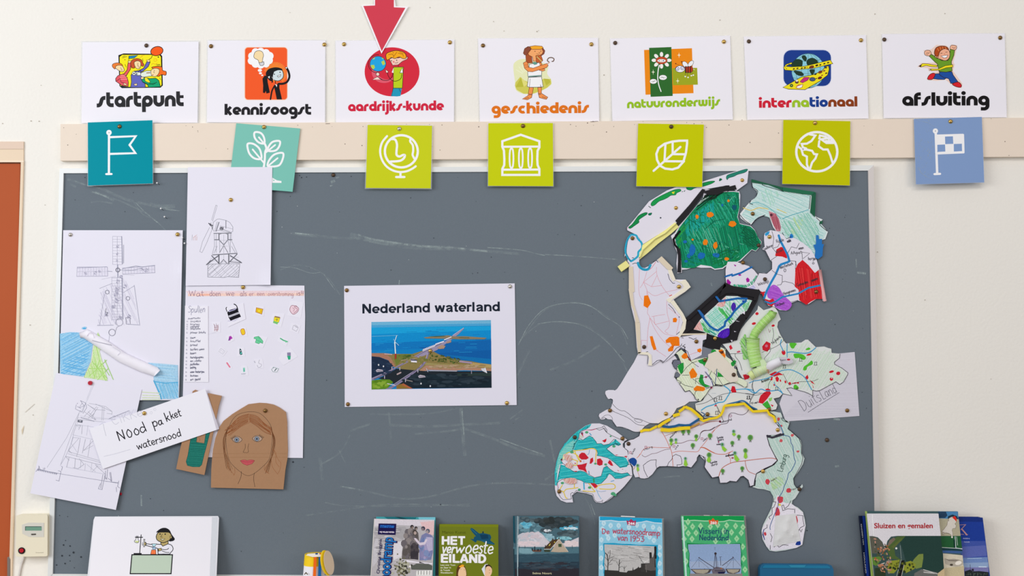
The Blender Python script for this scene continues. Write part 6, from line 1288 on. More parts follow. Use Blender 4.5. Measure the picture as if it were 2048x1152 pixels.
DG = mat('dark_green_paper', '#0b5a3c', .65); BL = mat('blue_paper', '#1470bc', .65)
slab('dark_green_strip', '205 70 330 105 450 135 610 165 698 172 690 360 655 325 668 190 600 185 445 160 340 115 203 95', flat(14.8), 2, DG, o, M2); slab('dark_green_strip', '445 132 690 168 665 192 445 162', flat(15.6), .8, mat('green_paper', '#116a48', .65), o, M2)
slab('dark_green_strip', '728 395 750 388 748 412 724 415', flat(14), 1, DG, o, M2)
slab('blue_flag', '700 500 718 500 722 530 745 528 745 570 760 568 752 600 748 660 715 685 690 672 695 620 680 575 700 570', flat(15), 1.4, BL, o, M2)

# Drenthe
do = '300 505 305 485 350 462 400 470 450 500 470 530 530 520 600 560 660 610 700 680 722 750 730 800 780 1000 750 1005 750 990 700 990 640 1030 620 1020 560 1002 510 1020 500 1060 470 1080 420 1075 380 1050 330 1040 300 990 275 935 222 868 260 790 300 790 320 795 360 760 360 700 345 690 310 620 288 610 292 600 305 590 300 540'
o, pl = piece('drenthe_piece', do, 'white map piece with red and purple patches and a bent blue road', M2, 14.4, d1=14.9)
c = Canvas(o, pl, 'felt_pen_patches', M2, CRAYON)
c.poly('#d4202a', '540 760 560 720 595 690 640 730 690 790 722 765 748 990 700 990 660 1010 625 1035 570 1000 565 920 535 895'); c.hatch(['#bb1820', '#e03a3c'], '540 760 595 690 690 790 722 765 748 990 630 1010 570 1000 565 920 540 890', 82, 15, 6, .8)
c.line('#8c1018', '665 795 665 880', 4)
c.poly('#d02028', '385 660 395 610 430 590 460 600 480 650 475 680 440 665'); c.poly('#b05ad0', '325 930 360 885 390 885 420 910 450 960 510 1020 500 1060 470 1078 420 1070 380 1045 370 1000 330 980', sm=True); c.hatch(['#c070dc', '#a04cc4'], '330 940 375 890 430 930 505 1020 470 1070 390 1040', 20, 14, 6, .8)
c.poly('#d02028', '270 930 300 940 310 990 340 1000 370 985 385 1020 360 1048 330 1035 300 985'); c.line('#d0202c', '278 945 305 938', 12)
c.poly('#2f9ad0', '305 490 325 475 345 470 335 495 312 508')
for s, w in (('412 502 425 545 455 600 480 650 492 690', 17),('495 700 480 708 430 725 412 745', 17),('418 735 390 800 350 870 320 930 300 985', 17),('310 1010 350 1025 390 1010 440 975 560 950 640 905 735 885', 13)): c.line('#2886c4', s, w)
for s in ('360 470 375 520 365 600 400 640', '370 600 405 590 430 540', '470 530 510 510', '480 640 510 590 550 600 570 560', '590 630 650 640 600 680', '490 695 540 700 550 740', '360 770 400 800 440 810 440 860 460 855 520 870 540 890', '350 695 400 660', '440 860 430 880 400 885', '590 625 595 690', '545 700 540 760', '505 1015 560 1000', '222 868 262 790 320 795 360 760 360 705', '310 620 345 690', '275 935 300 990 330 1040'): c.line('#3a3640', s, 3.2)
for t, x, y, x1, y1 in (('zuidlaren',300,620,370,585),('Assen',395,640,450,620),('Rolde',395,560,455,545),('AAgiet',505,650,590,640),('Westerbork',425,760,525,725),('borger',638,690,705,690),('Wezep',255,890,340,862),('Hoogeveen',450,960,545,930),('Coevorden',555,895,640,868),('emmen',665,860,715,840),('Dedem',385,1050,460,1030),('eelde',480,560,510,548),('veen',565,612,605,605)): c.write('#3a3640', t, x, y, x1, y1, 14, 3)
c.line('#3a3640', arc(460, 770, 8, 0, 360, 8, 12), 3); c.line('#3a3640', arc(678, 716, 7, 0, 360, 8), 3)
c.done()
strip('pink_rolled_edge', '728 765 745 880 768 1008', 6.5, 4, mat('pink_striped_paper', '#e5a9a8', .7), flat(14.8), 'round', o, M2)

# Noordoostpolder
o, pl = piece('polder_piece', '610 80 625 0 640 -40 740 -40 800 -20 900 15 960 60 1005 115 960 215 1030 270 1000 310 900 290 800 275 660 262 620 215', 'small round white map piece with a blue band and magenta spots', M4, 14.0)
c = Canvas(o, pl, 'felt_pen_drawing', M4, CRAYON)
c.hatch(['#1fa876', '#14905c', '#3cba8c'], '680 255 720 230 800 235 870 240 950 170 985 120 1000 140 940 240 870 275 800 275', 62, 13, 6, .8)
c.line('#1f6cb4', '612 140 690 115 695 130 800 95 930 25', 22); 
for s in ('625 190 640 168 680 210 665 245 632 225', '860 170 880 150 905 175 900 205 870 210', '765 115 800 110 790 128', '710 -10 745 5 730 20', '765 115 805 118 800 130 775 132'): c.poly('#a81e9c', s)
c.hatch(['#8c8ce0', '#b0b0ec'], '870 280 990 310 1000 300 950 240 900 270', 20, 14, 5, .6); c.line(INKC, '612 60 612 200 660 255', 3); c.line(INKC, '900 15 960 60 1000 110', 3)
c.done()

# Flevoland, framed by black card
o = slab('flevoland_piece', '135 640 610 215 700 260 1020 300 1030 330 990 440 870 660 790 740 755 910 560 955 545 1030 330 990 385 880 385 830 80 825 110 720', flat(13.6), .5, BLK, None, M4)
tag(o, 'black-framed diamond map piece with green, blue and purple crayon inside', 'map piece', MG)
fl = flat(13.6)
inner = '225 780 300 670 370 600 500 480 620 375 760 378 850 410 935 430 850 600 820 585 740 670 660 740 650 840 590 885 520 880 460 855 330 805'
c = Canvas(o, fl, 'crayon_fill', M4, CRAYON)
c.poly('#dce6e4', inner)
c.hatch(['#a8dcc8', '#8fd0b0', '#c4e8dc'], inner, 48, 20, 7, .8); c.hatch(['#6cc8b4', '#9adccc'], '370 610 500 500 640 640 560 760 420 740', -38, 15, 6, .8)
c.hatch(['#2fae4c', '#54c464'], '490 520 560 500 700 640 720 690 660 730 600 620', 52, 17, 8, .8); c.hatch(['#22a044', '#4cbc5c'], '305 670 330 690 470 850 360 815', 55, 15, 9, .8); c.hatch(['#48b860'], '640 440 660 400 700 520 680 600 630 540', 80, 16, 7, .8); c.hatch(['#5cc070', '#7cd08c'], '820 500 850 440 920 440 850 590', -75, 20, 7, .8)
c.hatch(['#1c9c8c'], '380 760 440 760 530 850 480 870 400 820', 30, 14, 7, .7)
for q in ('225 780 300 675 345 800', '500 490 620 378 610 440 600 500 560 510'): c.poly('#e6b4b0', q); c.hatch(['#d8908c', '#e8c0b8'], q, 60, 12, 6, .7)
c.poly('#4a28a8', '680 510 700 460 725 460 740 500 725 550 700 560', sm=True); c.poly('#4c1cb0', '515 860 560 800 645 765 662 800 655 850 620 880 560 890', sm=True); c.hatch(['#6a3cc8'], '530 855 600 800 655 790 640 860 580 885', -60, 15, 7, .7); c.poly('#1c3cb0', '810 430 870 425 860 455 825 460')
for s in ('290 560 350 650 420 740 480 780 525 795', '500 385 545 440 640 425 760 405 870 410', '525 790 600 740 610 690 680 620 720 560 790 490 860 435'): c.line('#1d66ac', s, 26)
c.line(INKC, '350 615 500 480', 3); c.line(INKC, '640 745 670 715 720 705', 3); c.line('#c02840', '600 430 610 465', 6)
c.done()
for q in ('135 640 605 225 622 255 160 680', '605 210 700 255 1020 300 1028 340 985 430 945 428 960 390 700 340 620 345 540 395 560 330', '985 430 1028 330 1000 440 880 650 855 655 830 580 900 540', '735 675 800 595 880 640 800 760 755 900 710 920 640 900 665 860 690 770', '110 740 170 660 240 720 215 775 130 825 80 825'):
    slab('black_card_wall', q, flat(16.6), 3, BLK, o, M4)
slab('black_card_wall', '385 835 545 880 640 905 690 935 560 960 545 1030 330 990 385 930', flat(14.8), 1.2, BLK, o, M4)
for q in ('740 672 785 690 745 682', '715 800 745 808 720 812', '672 910 700 912 690 935', '840 555 850 560 845 600 815 580'): slab('white_snip', q, flat(16.9), .2, mat('map_paper_e2dfe9', WP, .7), o, M4)
for q in ('270 548 300 545 345 600 365 640 340 640', '485 382 515 388 555 435 530 445'): slab('blue_strip_end', q, flat(16.9), .2, mat('blue_strip', '#1d66ac', .7), o, M4)

# Utrecht
uo = '130 225 190 280 205 330 240 355 320 325 370 310 440 320 480 240 560 190 640 220 640 300 700 340 760 400 770 460 780 540 890 600 885 660 850 655 740 605 640 625 600 650 520 630 450 690 420 740 390 780 350 820 320 815 280 755 225 695 175 710 110 620 75 570 90 540 50 550 55 500 100 470 80 460 30 380 45 350 120 350 90 290 60 270'
o, pl = piece('utrecht_piece', uo, 'pale green central map piece with orange towns and black roads', M5, 14.3, '#dfe6cc')
c = Canvas(o, pl, 'felt_pen_drawing', M5, CRAYON)
c.hatch(['#e8eed8', '#d6e2c0'], uo, 60, 22, 9, .8)
c.poly('#e0dfe6', '290 380 420 360 440 480 460 560 500 640 420 660 350 560 300 470')
for s in ('85 420 120 385 155 375 160 430 150 480 125 510 110 480', '320 350 400 325 440 320 420 370 395 420 380 395 340 380', '350 510 385 520 380 570 400 620 470 650 410 660 350 620 330 590', '475 230 520 225 535 250 470 280', '700 380 740 345 762 360 740 410 710 425', '545 540 550 480 640 545 600 540', '85 400 100 392 110 420'): c.poly('#22983c', s)
for s in ('130 300 165 265 200 270 205 320 170 335 140 325', '220 490 255 440 270 440 315 510 300 545 240 560', '270 675 310 640 400 660 405 690 380 705 280 700', '555 235 600 220 640 290 635 325 610 300 580 270'): c.poly('#f07c14', s)
for s in ('30 350 60 340 120 355 130 385 90 400 80 455 60 440 30 400', '60 500 85 480 120 515 100 545 55 545', '740 410 765 425 770 455 740 440', '120 180 180 195 160 230 120 220 70 265'): c.poly('#6f7380', s, out=INKC, ow=3)
c.poly('#9a2c20', '200 310 240 340 245 360 215 340'); c.poly('#6a3418', '560 250 620 235 615 270 590 275'); c.disc('#b04a78', 415, 542, 13); c.disc('#8c1c38', 500, 418, 15, 12); c.disc('#c03050', 475, 662, 13); c.poly('#7cc452', '790 590 850 630 840 645 800 615')
for s in ('130 510 190 430 250 380 310 360', '140 520 220 520', '210 340 260 375 330 425', '260 560 340 620 420 665 480 660', '295 570 295 620', '290 565 400 545 450 530 500 430', '400 480 450 545 490 600 500 640', '485 470 540 530 610 640', '100 600 180 640 270 660', '310 700 295 705 285 745', '600 640 690 605', '540 450 540 500 525 560 520 640', '440 515 520 620', '780 550 860 560', '785 560 790 600'): c.line('#332f3c', s, 5)
for s in ('410 480 470 560 495 640', '540 450 528 560 520 630', '410 680 480 655'): c.line('#3a4c9c', s, 5)
c.line(INKC, '75 570 130 600 110 620 175 710 225 695 280 755 285 790 320 815 350 822 420 740 450 690 500 640 600 645 610 635 720 605 770 610 850 655 885 660 888 620 780 540 765 440 750 400 690 300 640 240 600 170', 5)
c.line(INKC, '60 265 90 290 110 340 50 345 25 385 50 440 80 460 60 500 50 545 90 545', 4); c.line(INKC, '125 160 165 210 200 240 205 300 240 345', 4)
c.disc(INKC, 325, 800, 8); c.line(INKC, '520 625 600 640', 9); c.line('#9aa4a8', '430 440 450 470', 3)
c.done()
slab('beige_paper_patch', '440 280 520 248 560 260 640 340 740 440 785 540 780 590 700 605 660 580 600 520 540 440 500 500 480 470 395 420 440 330', flat(15.8), 1.2, mat('beige_paper', '#e2d9ca', .7, bump=.001, bscale=30), o, M5)
slab('pale_loop', '785 545 830 560 885 600 888 640 860 660 800 620 775 600', flat(15.2), .8, mat('map_paper_dfe6cc', '#dfe6cc', .7), o, M5)
slab('grey_gap_patch', '375 190 480 225 470 270 440 310 300 335 300 310 370 280', flat(14.6), .3, mat('grey_felt_pen', '#777c88', .7), o, M5)

# rolled green tube on Gelderland
par = [x for x in bpy.data.objects if x.name == 'gelderland_piece'][0]
GT = mat('green_striped_tube', '#b4dc84', .7, bump=.001, bscale=60)
def tube(path, w, h, m, fr, base, col=None, gap=0, n=0):
    t = strip('paper_tube', path, w, h, m, flat(base), 'round', par, fr)
    if col:
        v = pts(path, fr); V = []; F = []; C = []
        acc = 0
        for (x0, y0), (x1, y1) in zip(v[:-1], v[1:]):
            L = math.hypot(x1 - x0, y1 - y0); ux, uy = (x1 - x0) / L, (y1 - y0) / L
            s = rnd.uniform(.2, gap)
            while s < L - .5:
                cx, cy = x0 + ux * s, y0 + uy * s; wd = rnd.uniform(.35, 1.0); sk = rnd.uniform(-.12, .12)
                i0 = len(V)
                for k in range(9):
                    a = math.pi * k / 8; u = -math.cos(a) * w / 2 * 1.01; hh = (h * math.sin(a) + .08) / 1000
                    for e in (-wd / 2, wd / 2):
                        V.append(hit(cx - uy * u + ux * (e + sk * u), cy + ux * u + uy * (e + sk * u), flat(base), hh))
                for k in range(8):
                    F.append((i0 + 2 * k, i0 + 2 * k + 1, i0 + 2 * k + 3, i0 + 2 * k + 2)); 
                cc_ = srgb(rnd.choice(col), K); C += [cc_] * 8
                s += rnd.uniform(.5, 1.3) * gap
        k_ = link('crayon_stripes', V, F, CRAYON, t, cols=C)
    return t
cs = ['#9ad45c', '#a8d878', '#8ccc58', '#c8ecac']
c = Canvas(par, GPL, 'crayon_shading', M4, CRAYON, base=.0012)
c.hatch(['#8cd070', '#6cc050', '#a8dc88'], '780 920 850 830 870 900 860 1000 900 1150 830 1150 800 1000', 55, 18, 9, .7); c.line('#3a5a34', '850 870 870 970 900 1150', 4); c.done()
tube('270 15 262 40 175 125 100 215 75 275', 16.5, 13, GT, M6, 13.2, cs, 1.7); tube('78 268 75 340 85 420 115 540', 26, 14, GT, M6, 13.4, cs, 1.9)
tube('85 610 150 575 215 550', 19, 12, mat('pale_green_tube', '#d6e6ba', .7), M6, 13.6, ['#c4e098', '#e4e8a0', '#cfe8b4'], 2.4); tube('45 640 85 612', 17, 11, mat('yellow_green_tube', '#dde8a8', .7), M6, 13.5, ['#cde08c'], 3)
tube('205 555 270 520 340 490', 18, 12, mat('white_paper_tube', '#e8e6ec', .7), M6, 13.7)
tt = slab('tube_end', [(385 + 78 * math.cos(t) * .98 + 10 * math.sin(t), 486 + 34 * math.sin(t) + 4 * math.cos(t)) for t in [i * math.pi / 10 for i in range(20)]], flat(21), 1, mat('grey_tube_end', '#cbc8d0', .7), par, M6)
tt = tt
c = Canvas(tt, flat(21), 'ink_writing', M6, CRAYON); c.write('#3a3640', 'Rhein', 328, 495, 395, 485, 12, 3); c.disc('#cf2030', 418, 476, 17, 9); c.done()
slab('pale_patch', '110 500 180 470 210 520 150 570 115 560', flat(24), 5, mat('pale_green_scrap', '#cfe6b8', .7), par, M6)
c = Canvas(par, flat(24.6), 'red_scribble', M6, CRAYON); c.line('#b03c2c', '205 580 235 575 215 600 240 595 220 612', 4); c.line('#b03c2c', '220 570 225 610', 3); c.done()
# ================================================================ books and things on the ledge
PAGES = mat('book_pages', '#e6e0d6', .8)
GBK = 'books standing on the ledge'
def book(label, x0, x1, y0, dt, th, col, skew=(0, 0), db=None, spine=None, spw=None, cat='book', covm=None, name='book', rough=.35):
    """upright book leaning back: x0,x1 left and right at the top row y0; skew = sideways drift per 100 rows; dt/db front depth at top/bottom"""
    db = db or dt + 26
    pl = lean(x0, y0 if isinstance(y0, (int, float)) else y0[0], dt, x1, 1240, db)
    ya, yb = (y0, y0) if isinstance(y0, (int, float)) else y0
    yl = on_ledge(x0, pl); yr = on_ledge(x1, pl)
    q = [(x0, ya), (x1, yb), (x1 + skew[1] * (yr - yb) / 100, yr), (x0 + skew[0] * (yl - ya) / 100, yl)]
    root = empty(name, hit((q[2][0] + q[3][0]) / 2, (q[2][1] + q[3][1]) / 2, pl)); tag(root, label, cat, GBK if cat == 'book' else None)
    m = covm or mat('cover_' + col[1:], col, rough, spec=.25)
    slab('front_cover', q, pl, 1.2, m, root)
    back = Plane(pl.p - pl.n * (th - 1.2) / 1000, pl.n)
    V = [hit(x, y, pl) - pl.n * (d_ / 1000) for d_ in (th - 1.2, th) for x, y in q]
    link('back_cover', V, [(0, 1, 2, 3), (7, 6, 5, 4), (0, 4, 5, 1), (1, 5, 6, 2), (2, 6, 7, 3), (3, 7, 4, 0)], m, root)
    qi = [(q[0][0] + 1.2, q[0][1] + 1.5), (q[1][0] - 1.2, q[1][1] + 1.5), (q[2][0] - 1.2, q[2][1] - 1.5), (q[3][0] + 1.2, q[3][1] - 1.5)]
    V = [hit(x, y, pl) - pl.n * (d_ / 1000) for d_ in (1.2, th - 1.2) for x, y in qi]
    link('page_block', V, [(0, 1, 2, 3), (7, 6, 5, 4), (0, 4, 5, 1), (1, 5, 6, 2), (2, 6, 7, 3), (3, 7, 4, 0)], PAGES, root)
    V = []
    for x, y in (q[0], q[3]):
        a = hit(x, y, pl)
        for k in range(5):
            t = math.pi * k / 4; V.append(a - pl.n * ((th / 2 - th / 2 * math.cos(t)) / 1000) + Vector((-.0018 * math.sin(t), 0, 0)))
    link('spine', V, [(i, i + 1, i + 6, i + 5) for i in range(4)] + [(0, 4, 3, 2, 1), (5, 6, 7, 8, 9)], spine or m, root, smooth_=False)
    return root, pl, q

# --- flood disaster magazine and the teal book behind it
o, pl, q = book('thin teal glossy book peeking out behind the flood disaster book', 753.5, 871, (1033.5, 1034.5), 19, 5, '#3f9ea4', (-1, -.5), 42)
c = Canvas(o, pl, 'cover_print', B1, PHOTO); c.poly('#1d6f78', '330 118 560 120 900 128 880 160 400 160'); c.poly('#0e4650', '520 118 600 120 760 160 640 160'); c.poly('#7cc8d6', '930 125 1225 125 1225 175 940 165'); c.done()
o, pl, q = book('paperback with grey sea photo and vertical blue title noodramp', 749.3, 868.5, (1037.6, 1041.5), 29, 9, '#c3bfc2', (-6.2, -3.2), 56, spine=PAGES)
c = Canvas(o, pl, 'cover_photo', B1, PHOTO); c.clip = (140, 170, 1195, 9999)
c.poly('#b8b4b6', '168 155 1212 175 1165 1160 108 1160'); c.poly('#d9d2d8', '168 155 1212 172 1205 290 540 260 168 285'); c.poly('#e2bfc0', '960 210 1208 190 1200 430 1120 440 1000 300'); c.poly('#a9a6a8', '165 300 700 290 760 380 660 520 540 470 160 430'); c.poly('#d5d2d4', '500 560 660 540 640 860 500 880'); c.poly('#c6c3c8', '150 620 200 480 230 480 210 900 130 1000')
for i in range(60): 
    y = rnd.uniform(280, 1100); c.line(rnd.choice(['#8f8d90', '#dedbde', '#a5a2a6']), [(rnd.uniform(150, 400), y), (rnd.uniform(420, 640), y + rnd.uniform(-12, 12))], rnd.uniform(5, 14))
c.poly('#dcd8dc', '470 540 650 560 640 800 500 880'); c.poly('#e8e4ec', '640 860 900 900 1180 930 1170 950 640 900')
c.poly('#6a6462', '640 860 650 720 680 560 720 420 760 350 820 320 880 340 930 400 940 520 930 860', sm=False); c.cloud(['#5a5452', '#7a7270', '#6a6468', '#8c8482'], 790, 600, 120, 240, 40, 46, 1.2)
c.poly('#3f3a40', '800 620 930 600 930 870 790 850'); c.cloud(['#4a4448', '#38343a'], 860, 720, 60, 120, 12, 40, 1.3)
c.poly('#7c80a8', '950 880 950 560 990 440 1060 400 1150 430 1195 480 1185 740 1150 870', sm=False); c.cloud(['#7f8fb8', '#8c86ac', '#a49cc0', '#6c7ca8'], 1060, 660, 90, 190, 40, 44, 1.2); c.poly('#b8b0cc', '1070 470 1180 480 1180 700 1110 720 1070 600')
c.poly('#d8ccd8', '850 490 890 490 960 570 1030 560 1060 500 1090 520 1050 600 960 620 900 560')
for x, y, r, sk, hr in ((820, 300, 26, '#8c7c74', '#2c282a'), (890, 325, 24, '#9a8a82', '#34302e'), (868, 395, 34, '#b8a49c', '#463f3c'), (1015, 330, 30, '#8a7c80', '#3c3c4c'), (1095, 375, 32, '#a89a9c', '#5a6472')):
    c.disc(hr, x, y - 8, r * 1.15, r * 1.25); c.disc(sk, x + (6 if x < 950 else -8), y + 6, r * .72, r * .85); c.line('#3a3030', [(x - r * .3, y + 2), (x + r * .3, y + 2)], 4)
for i in range(110):
    c.disc(rnd.choice(['#6f6d52', '#8f8e78', '#b5b4a0', '#3a3a30']), rnd.gauss(650, 70), rnd.gauss(1000, 70), rnd.uniform(10, 26), n=7)
c.poly('#5c6058', '800 985 900 935 1110 940 1175 975 1170 1045 810 1040'); c.poly('#44403f', '945 900 1040 935 950 925'); c.poly('#e6e6e2', '900 1060 1170 1050 1165 1150 890 1150'); c.poly('#f2efe8', '760 980 800 960 800 1010')
for x in range(930, 1170, 50): c.line('#3c3f3a', [(x, 1060), (x - 2, 1130)], 8)
c.done()
c = Canvas(o, pl, 'lettering', B1)
c.poly('#1a1448', '238 235 545 240 532 435 225 425'); c.poly('#2a7ad4', '265 262 510 268 505 312 260 306'); c.type('#14246c', 'NNTTNNTT', 265, 306, 505, 310, 40, bold=.03); c.type('#efe6f4', 'WIJ WILLEN WETEN', 252, 395, 508, 400, 26, bold=.03)
c.type('#241a50', 'Christine Bruggink', 250, 1113, 295, 500, 52, bold=.012)
c.type('#2a1a50', 'noodramp', 428, 1230, 494, 478, 196, bold=.06); c.type('#1b78c0', 'noodramp', 420, 1228, 486, 480, 186, bold=.012)
c.done()
# --- Het verwoeste Eiland
o, pl, q = book('olive green hardback titled HET verwoeste EILAND with a blue aeroplane', 879, 996.5, (1048.3, 1049), 31, 16, '#6f7a12', (-1.0, .3), 58, spine=mat('olive_spine', '#4f5a10', .4))
c = Canvas(o, pl, 'cover_drawing', B2)
c.line('#56600c', '165 245 155 1160', 8); c.poly('#7a8418', '180 250 1195 258 1190 300 180 290')
c.poly('#14506c', '700 330 725 312 760 330 860 410 920 400 1050 430 1070 480 1050 530 1130 590 1120 605 1000 590 890 540 820 530 800 572 700 500 760 510 770 470 800 460 740 390'); c.poly('#0d3c58', '870 430 1010 430 1020 500 900 510'); c.line('#2c7490', '720 330 820 420', 9); c.line('#2c7490', '900 530 1100 590', 8); c.disc('#0e2e44', 925, 390, 12, 20)
c.poly('#5c3c1c', '460 1120 465 1030 500 960 560 950 600 970 635 1060 630 1160 470 1160', sm=True); c.poly('#f0a828', '500 985 560 950 595 960 590 1000 540 1010'); c.poly('#eec79c', '500 1060 545 1000 600 1000 630 1080 620 1160 500 1160', sm=True)
c.line('#7a4a2c', '530 1040 545 1035', 5); c.line('#7a4a2c', '590 1040 610 1050', 5)
c.poly('#dfe4ee', '900 1030 960 950 1010 940 960 1010 960 1160 930 1100'); c.poly('#2c1c1c', '960 1000 975 955 1040 955 1080 1000 1080 1040 1030 980'); c.poly('#ecc29c', '975 1010 1030 980 1075 1020 1080 1090 1040 1160 960 1160', sm=True); c.line('#3a2018', '1030 1050 1050 1045', 6); c.line('#3a2018', '1030 1098 1045 1095', 6)
c.done()
c = Canvas(o, pl, 'lettering', B2)
c.type('#4c5410', 'Marco Kunst', 215, 412, 625, 414, 52, bold=0); c.heavy('#f2f0f2', 'HET', 203, 606, 612, 610, 103, table=SANS, wk=1.25); c.heavy('#f2f0f2', 'EILAND', 188, 918, 985, 926, 104, table=SANS, wk=1.25)
c.write('#f4f2f4', 'ver', 200, 748, 435, 750, 100, 24, jit=.02, slant=.2); c.write('#f4f2f4', 'w', 430, 750, 590, 750, 100, 24, jit=0, slant=.2); c.write('#f4f2f4', 'oe', 600, 752, 840, 754, 138, 24, jit=0, slant=.25); c.write('#f4f2f4', 'st', 840, 758, 990, 758, 128, 22, jit=0, slant=.2); c.write('#f4f2f4', 'e', 990, 765, 1105, 765, 130, 22, jit=0, slant=.2)
for i, t in enumerate(('Lees over Toon', 'en Saar in', 'de Tweede', 'Wereldoorlog')): c.type('#e4e4cc', t, 182, 973 + 45 * i, 182 + 18.5 * len(t), 973 + 45 * i, 30, bold=.02)
c.done()
# --- flood house novel
o, pl, q = book('hardback with a painting of a flooded farmhouse under dark clouds', 1027.5, 1158.5, (1032, 1032), 34, 19, '#39525c', (1.2, .6), 60, spine=mat('teal_spine', '#1c5560', .35))
c = Canvas(o, pl, 'cover_painting', B3, PHOTO); c.clip = (200, 150, 1238, 9999)
c.poly('#4a6a76', '137 145 1240 148 1244 1300 150 1300'); c.cloud(['#5a7f8c', '#6a929e', '#4f7480', '#7aa2ae'], 480, 400, 260, 200, 90, 60); c.cloud(['#62b0c8', '#4ea4c0', '#74bcd0'], 345, 290, 90, 50, 26, 34); c.cloud(['#4a5c62', '#3f5058', '#55686e'], 420, 190, 200, 40, 36, 50)
c.cloud(['#3a4448', '#2f3a3e', '#454e50'], 850, 230, 330, 100, 120, 62); c.cloud(['#343a3a', '#2c3334'], 760, 210, 90, 60, 26, 44); c.cloud(['#42525a', '#4c5e64'], 700, 380, 90, 60, 26, 40)
c.cloud(['#8fb6c2', '#a5c6d0', '#7aa8b6'], 720, 500, 110, 60, 36, 36); c.cloud(['#5aa9c2', '#48a0bc'], 1080, 350, 150, 34, 26, 34); c.cloud(['#d2e2e8', '#b8d4de'], 1120, 350, 110, 14, 24, 22); c.cloud(['#4c6066', '#3f5056', '#586c72'], 1080, 440, 170, 46, 60, 48); c.cloud(['#7ab8c4', '#8cc4cc'], 1000, 520, 110, 26, 26, 30)
c.poly('#cfcad0', '215 560 250 490 320 430 390 410 430 440 560 400 640 460 700 540 780 600 1000 600 1100 560 1240 500 1240 668 215 662'); c.cloud(['#d8d4da', '#c4c4cc', '#cdc2c8', '#b8c0c8'], 420, 500, 190, 70, 80, 44); c.cloud(['#e0cfd2', '#d8ccd0'], 400, 610, 230, 34, 40, 34); c.cloud(['#ddcfd0', '#e2d2d2'], 1120, 610, 120, 50, 40, 34); c.cloud(['#e8e8ec', '#d0dce0'], 720, 388, 60, 16, 14, 18)
c.poly('#4f7480', '137 665 1242 660 1243 780 150 790'); c.poly('#7ba2ac', '230 680 430 690 500 760 400 800 240 760'); c.poly('#34505e', '150 790 1243 770 1244 920 150 930'); c.poly('#2a3d4a', '150 920 1244 910 1244 1030 150 1040'); c.poly('#2e2c34', '150 1030 1244 1020 1244 1300 150 1300'); c.cloud(['#3a4650', '#2c3a46', '#333038'], 700, 980, 480, 70, 60, 70, .25); c.poly('#3f4a54', '480 1000 700 980 760 1020 560 1030')
for i in range(50):
    x = rnd.uniform(240, 1100); y = rnd.uniform(770, 1000); c.line(rnd.choice(['#456674', '#2c4450', '#3c5c6a']), [(x, y), (x + rnd.uniform(40, 130), y + 3)], 5)
c.poly('#b8a892', '770 745 905 530 1065 748 900 752'); c.poly('#4e3a26', '650 690 790 545 905 530 760 695'); c.line('#d8d4cc', '655 700 765 700 905 535', 9); c.line('#d4cec4', '910 530 1065 745', 7); c.poly('#3c4634', '655 712 760 712 755 748 660 745'); c.poly('#3e5238', '897 612 950 612 950 662 900 662', out='#6a7a64', ow=6); c.poly('#e6d860', '735 640 765 600 762 625 745 648'); c.disc('#e6cc50', 833, 583, 9)
c.poly('#4a4a44', '790 520 815 520 815 545 790 548'); c.poly('#4a4a44', '898 505 915 505 915 535 900 535'); c.poly('#6c4a3a', '445 712 620 712 600 745 470 742'); 
for x, h in ((460, 690), (500, 660), (545, 705), (565, 702), (600, 695), (680, 640)): c.line('#22262c', [(x, 725 if x < 650 else 690), (x, h)], 14)
for x in (240, 335, 1130): c.line('#3c4c50', [(x, 690), (x, 640)], 5)
c.poly('#0f4a5a', '137 145 160 145 170 600 155 600 140 560'); c.line('#9fb6bc', '210 150 205 620 215 1300', 14); c.line('#e0e4e6', '228 150 222 500 218 1000', 4); c.line('#1c3a44', '160 1300 150 700', 14)
c.done()
c = Canvas(o, pl, 'lettering', B3); c.type('#d6d0a8', 'Selma Noort', 462, 1120, 785, 1122, 34, bold=.01); c.done()

# --- two numbered booklets in clear jackets
def booklet(label, x0, x1, y0, skew, bcol, top, edge, pale, diamond, fr, quad):
    o, pl, q = book(label, x0, x1, y0, 30, 5, bcol, skew, 56)
    big = [(q[0][0] - .8, q[0][1] - 1.4), (q[1][0] + 3.2, q[1][1] - 1.2), (q[2][0] + 3.4, q[2][1]), (q[3][0] - .6, q[3][1])]
    slab('clear_jacket_back', big, Plane(pl.p - pl.n * .0056, pl.n), .4, mat('jacket_edge', '#90908c', .25, spec=.6), o)
    return o, pl, q
o, pl, q = booklet('light blue booklet number 244 titled De watersnoodramp van 1953', 1199.5, 1324.5, (1033, 1038), (-.5, 1.2), '#9fd0e4', 0, 0, 0, 0, B4, None)
c = Canvas(o, pl, 'cover_pattern', B4, PHOTO)
c.poly('#8fcbe2', '172 115 1255 150 1262 1300 160 1300'); c.poly('#1fa4d0', '172 115 1255 150 1255 222 1120 215 985 185 900 205 800 215 640 190 500 195 370 175 172 185'); c.line('#d4e4ee', '172 190 370 182 500 200 650 198 800 220 900 212 985 192 1120 222 1255 232', 13)
for x, y in ((240,230),(360,270),(500,270),(215,330),(320,490),(300,420),(680,300),(820,260),(940,280),(1100,300),(1210,330),(200,520),(980,420),(1115,530),(1040,470),(1215,650),(1215,780),(1215,1080),(200,660),(195,840),(198,1000),(1215,930),(430,440),(860,520)):
    c.poly('#bfe0ec', [(x, y - 48), (x + 40, y), (x, y + 52), (x - 40, y)], sm=True); c.disc('#7aa8bc', x, y, 6)
fr_ = '235 580 400 575 560 590 700 592 850 610 1000 605 1185 612 1180 780 1205 830 1170 980 1190 1040 1160 1300 230 1300 250 1000 225 960 260 760 230 680'
c.poly('#1c9cc4', fr_); c.poly('#bdbcba', '250 600 1150 635 1150 1300 250 1300')
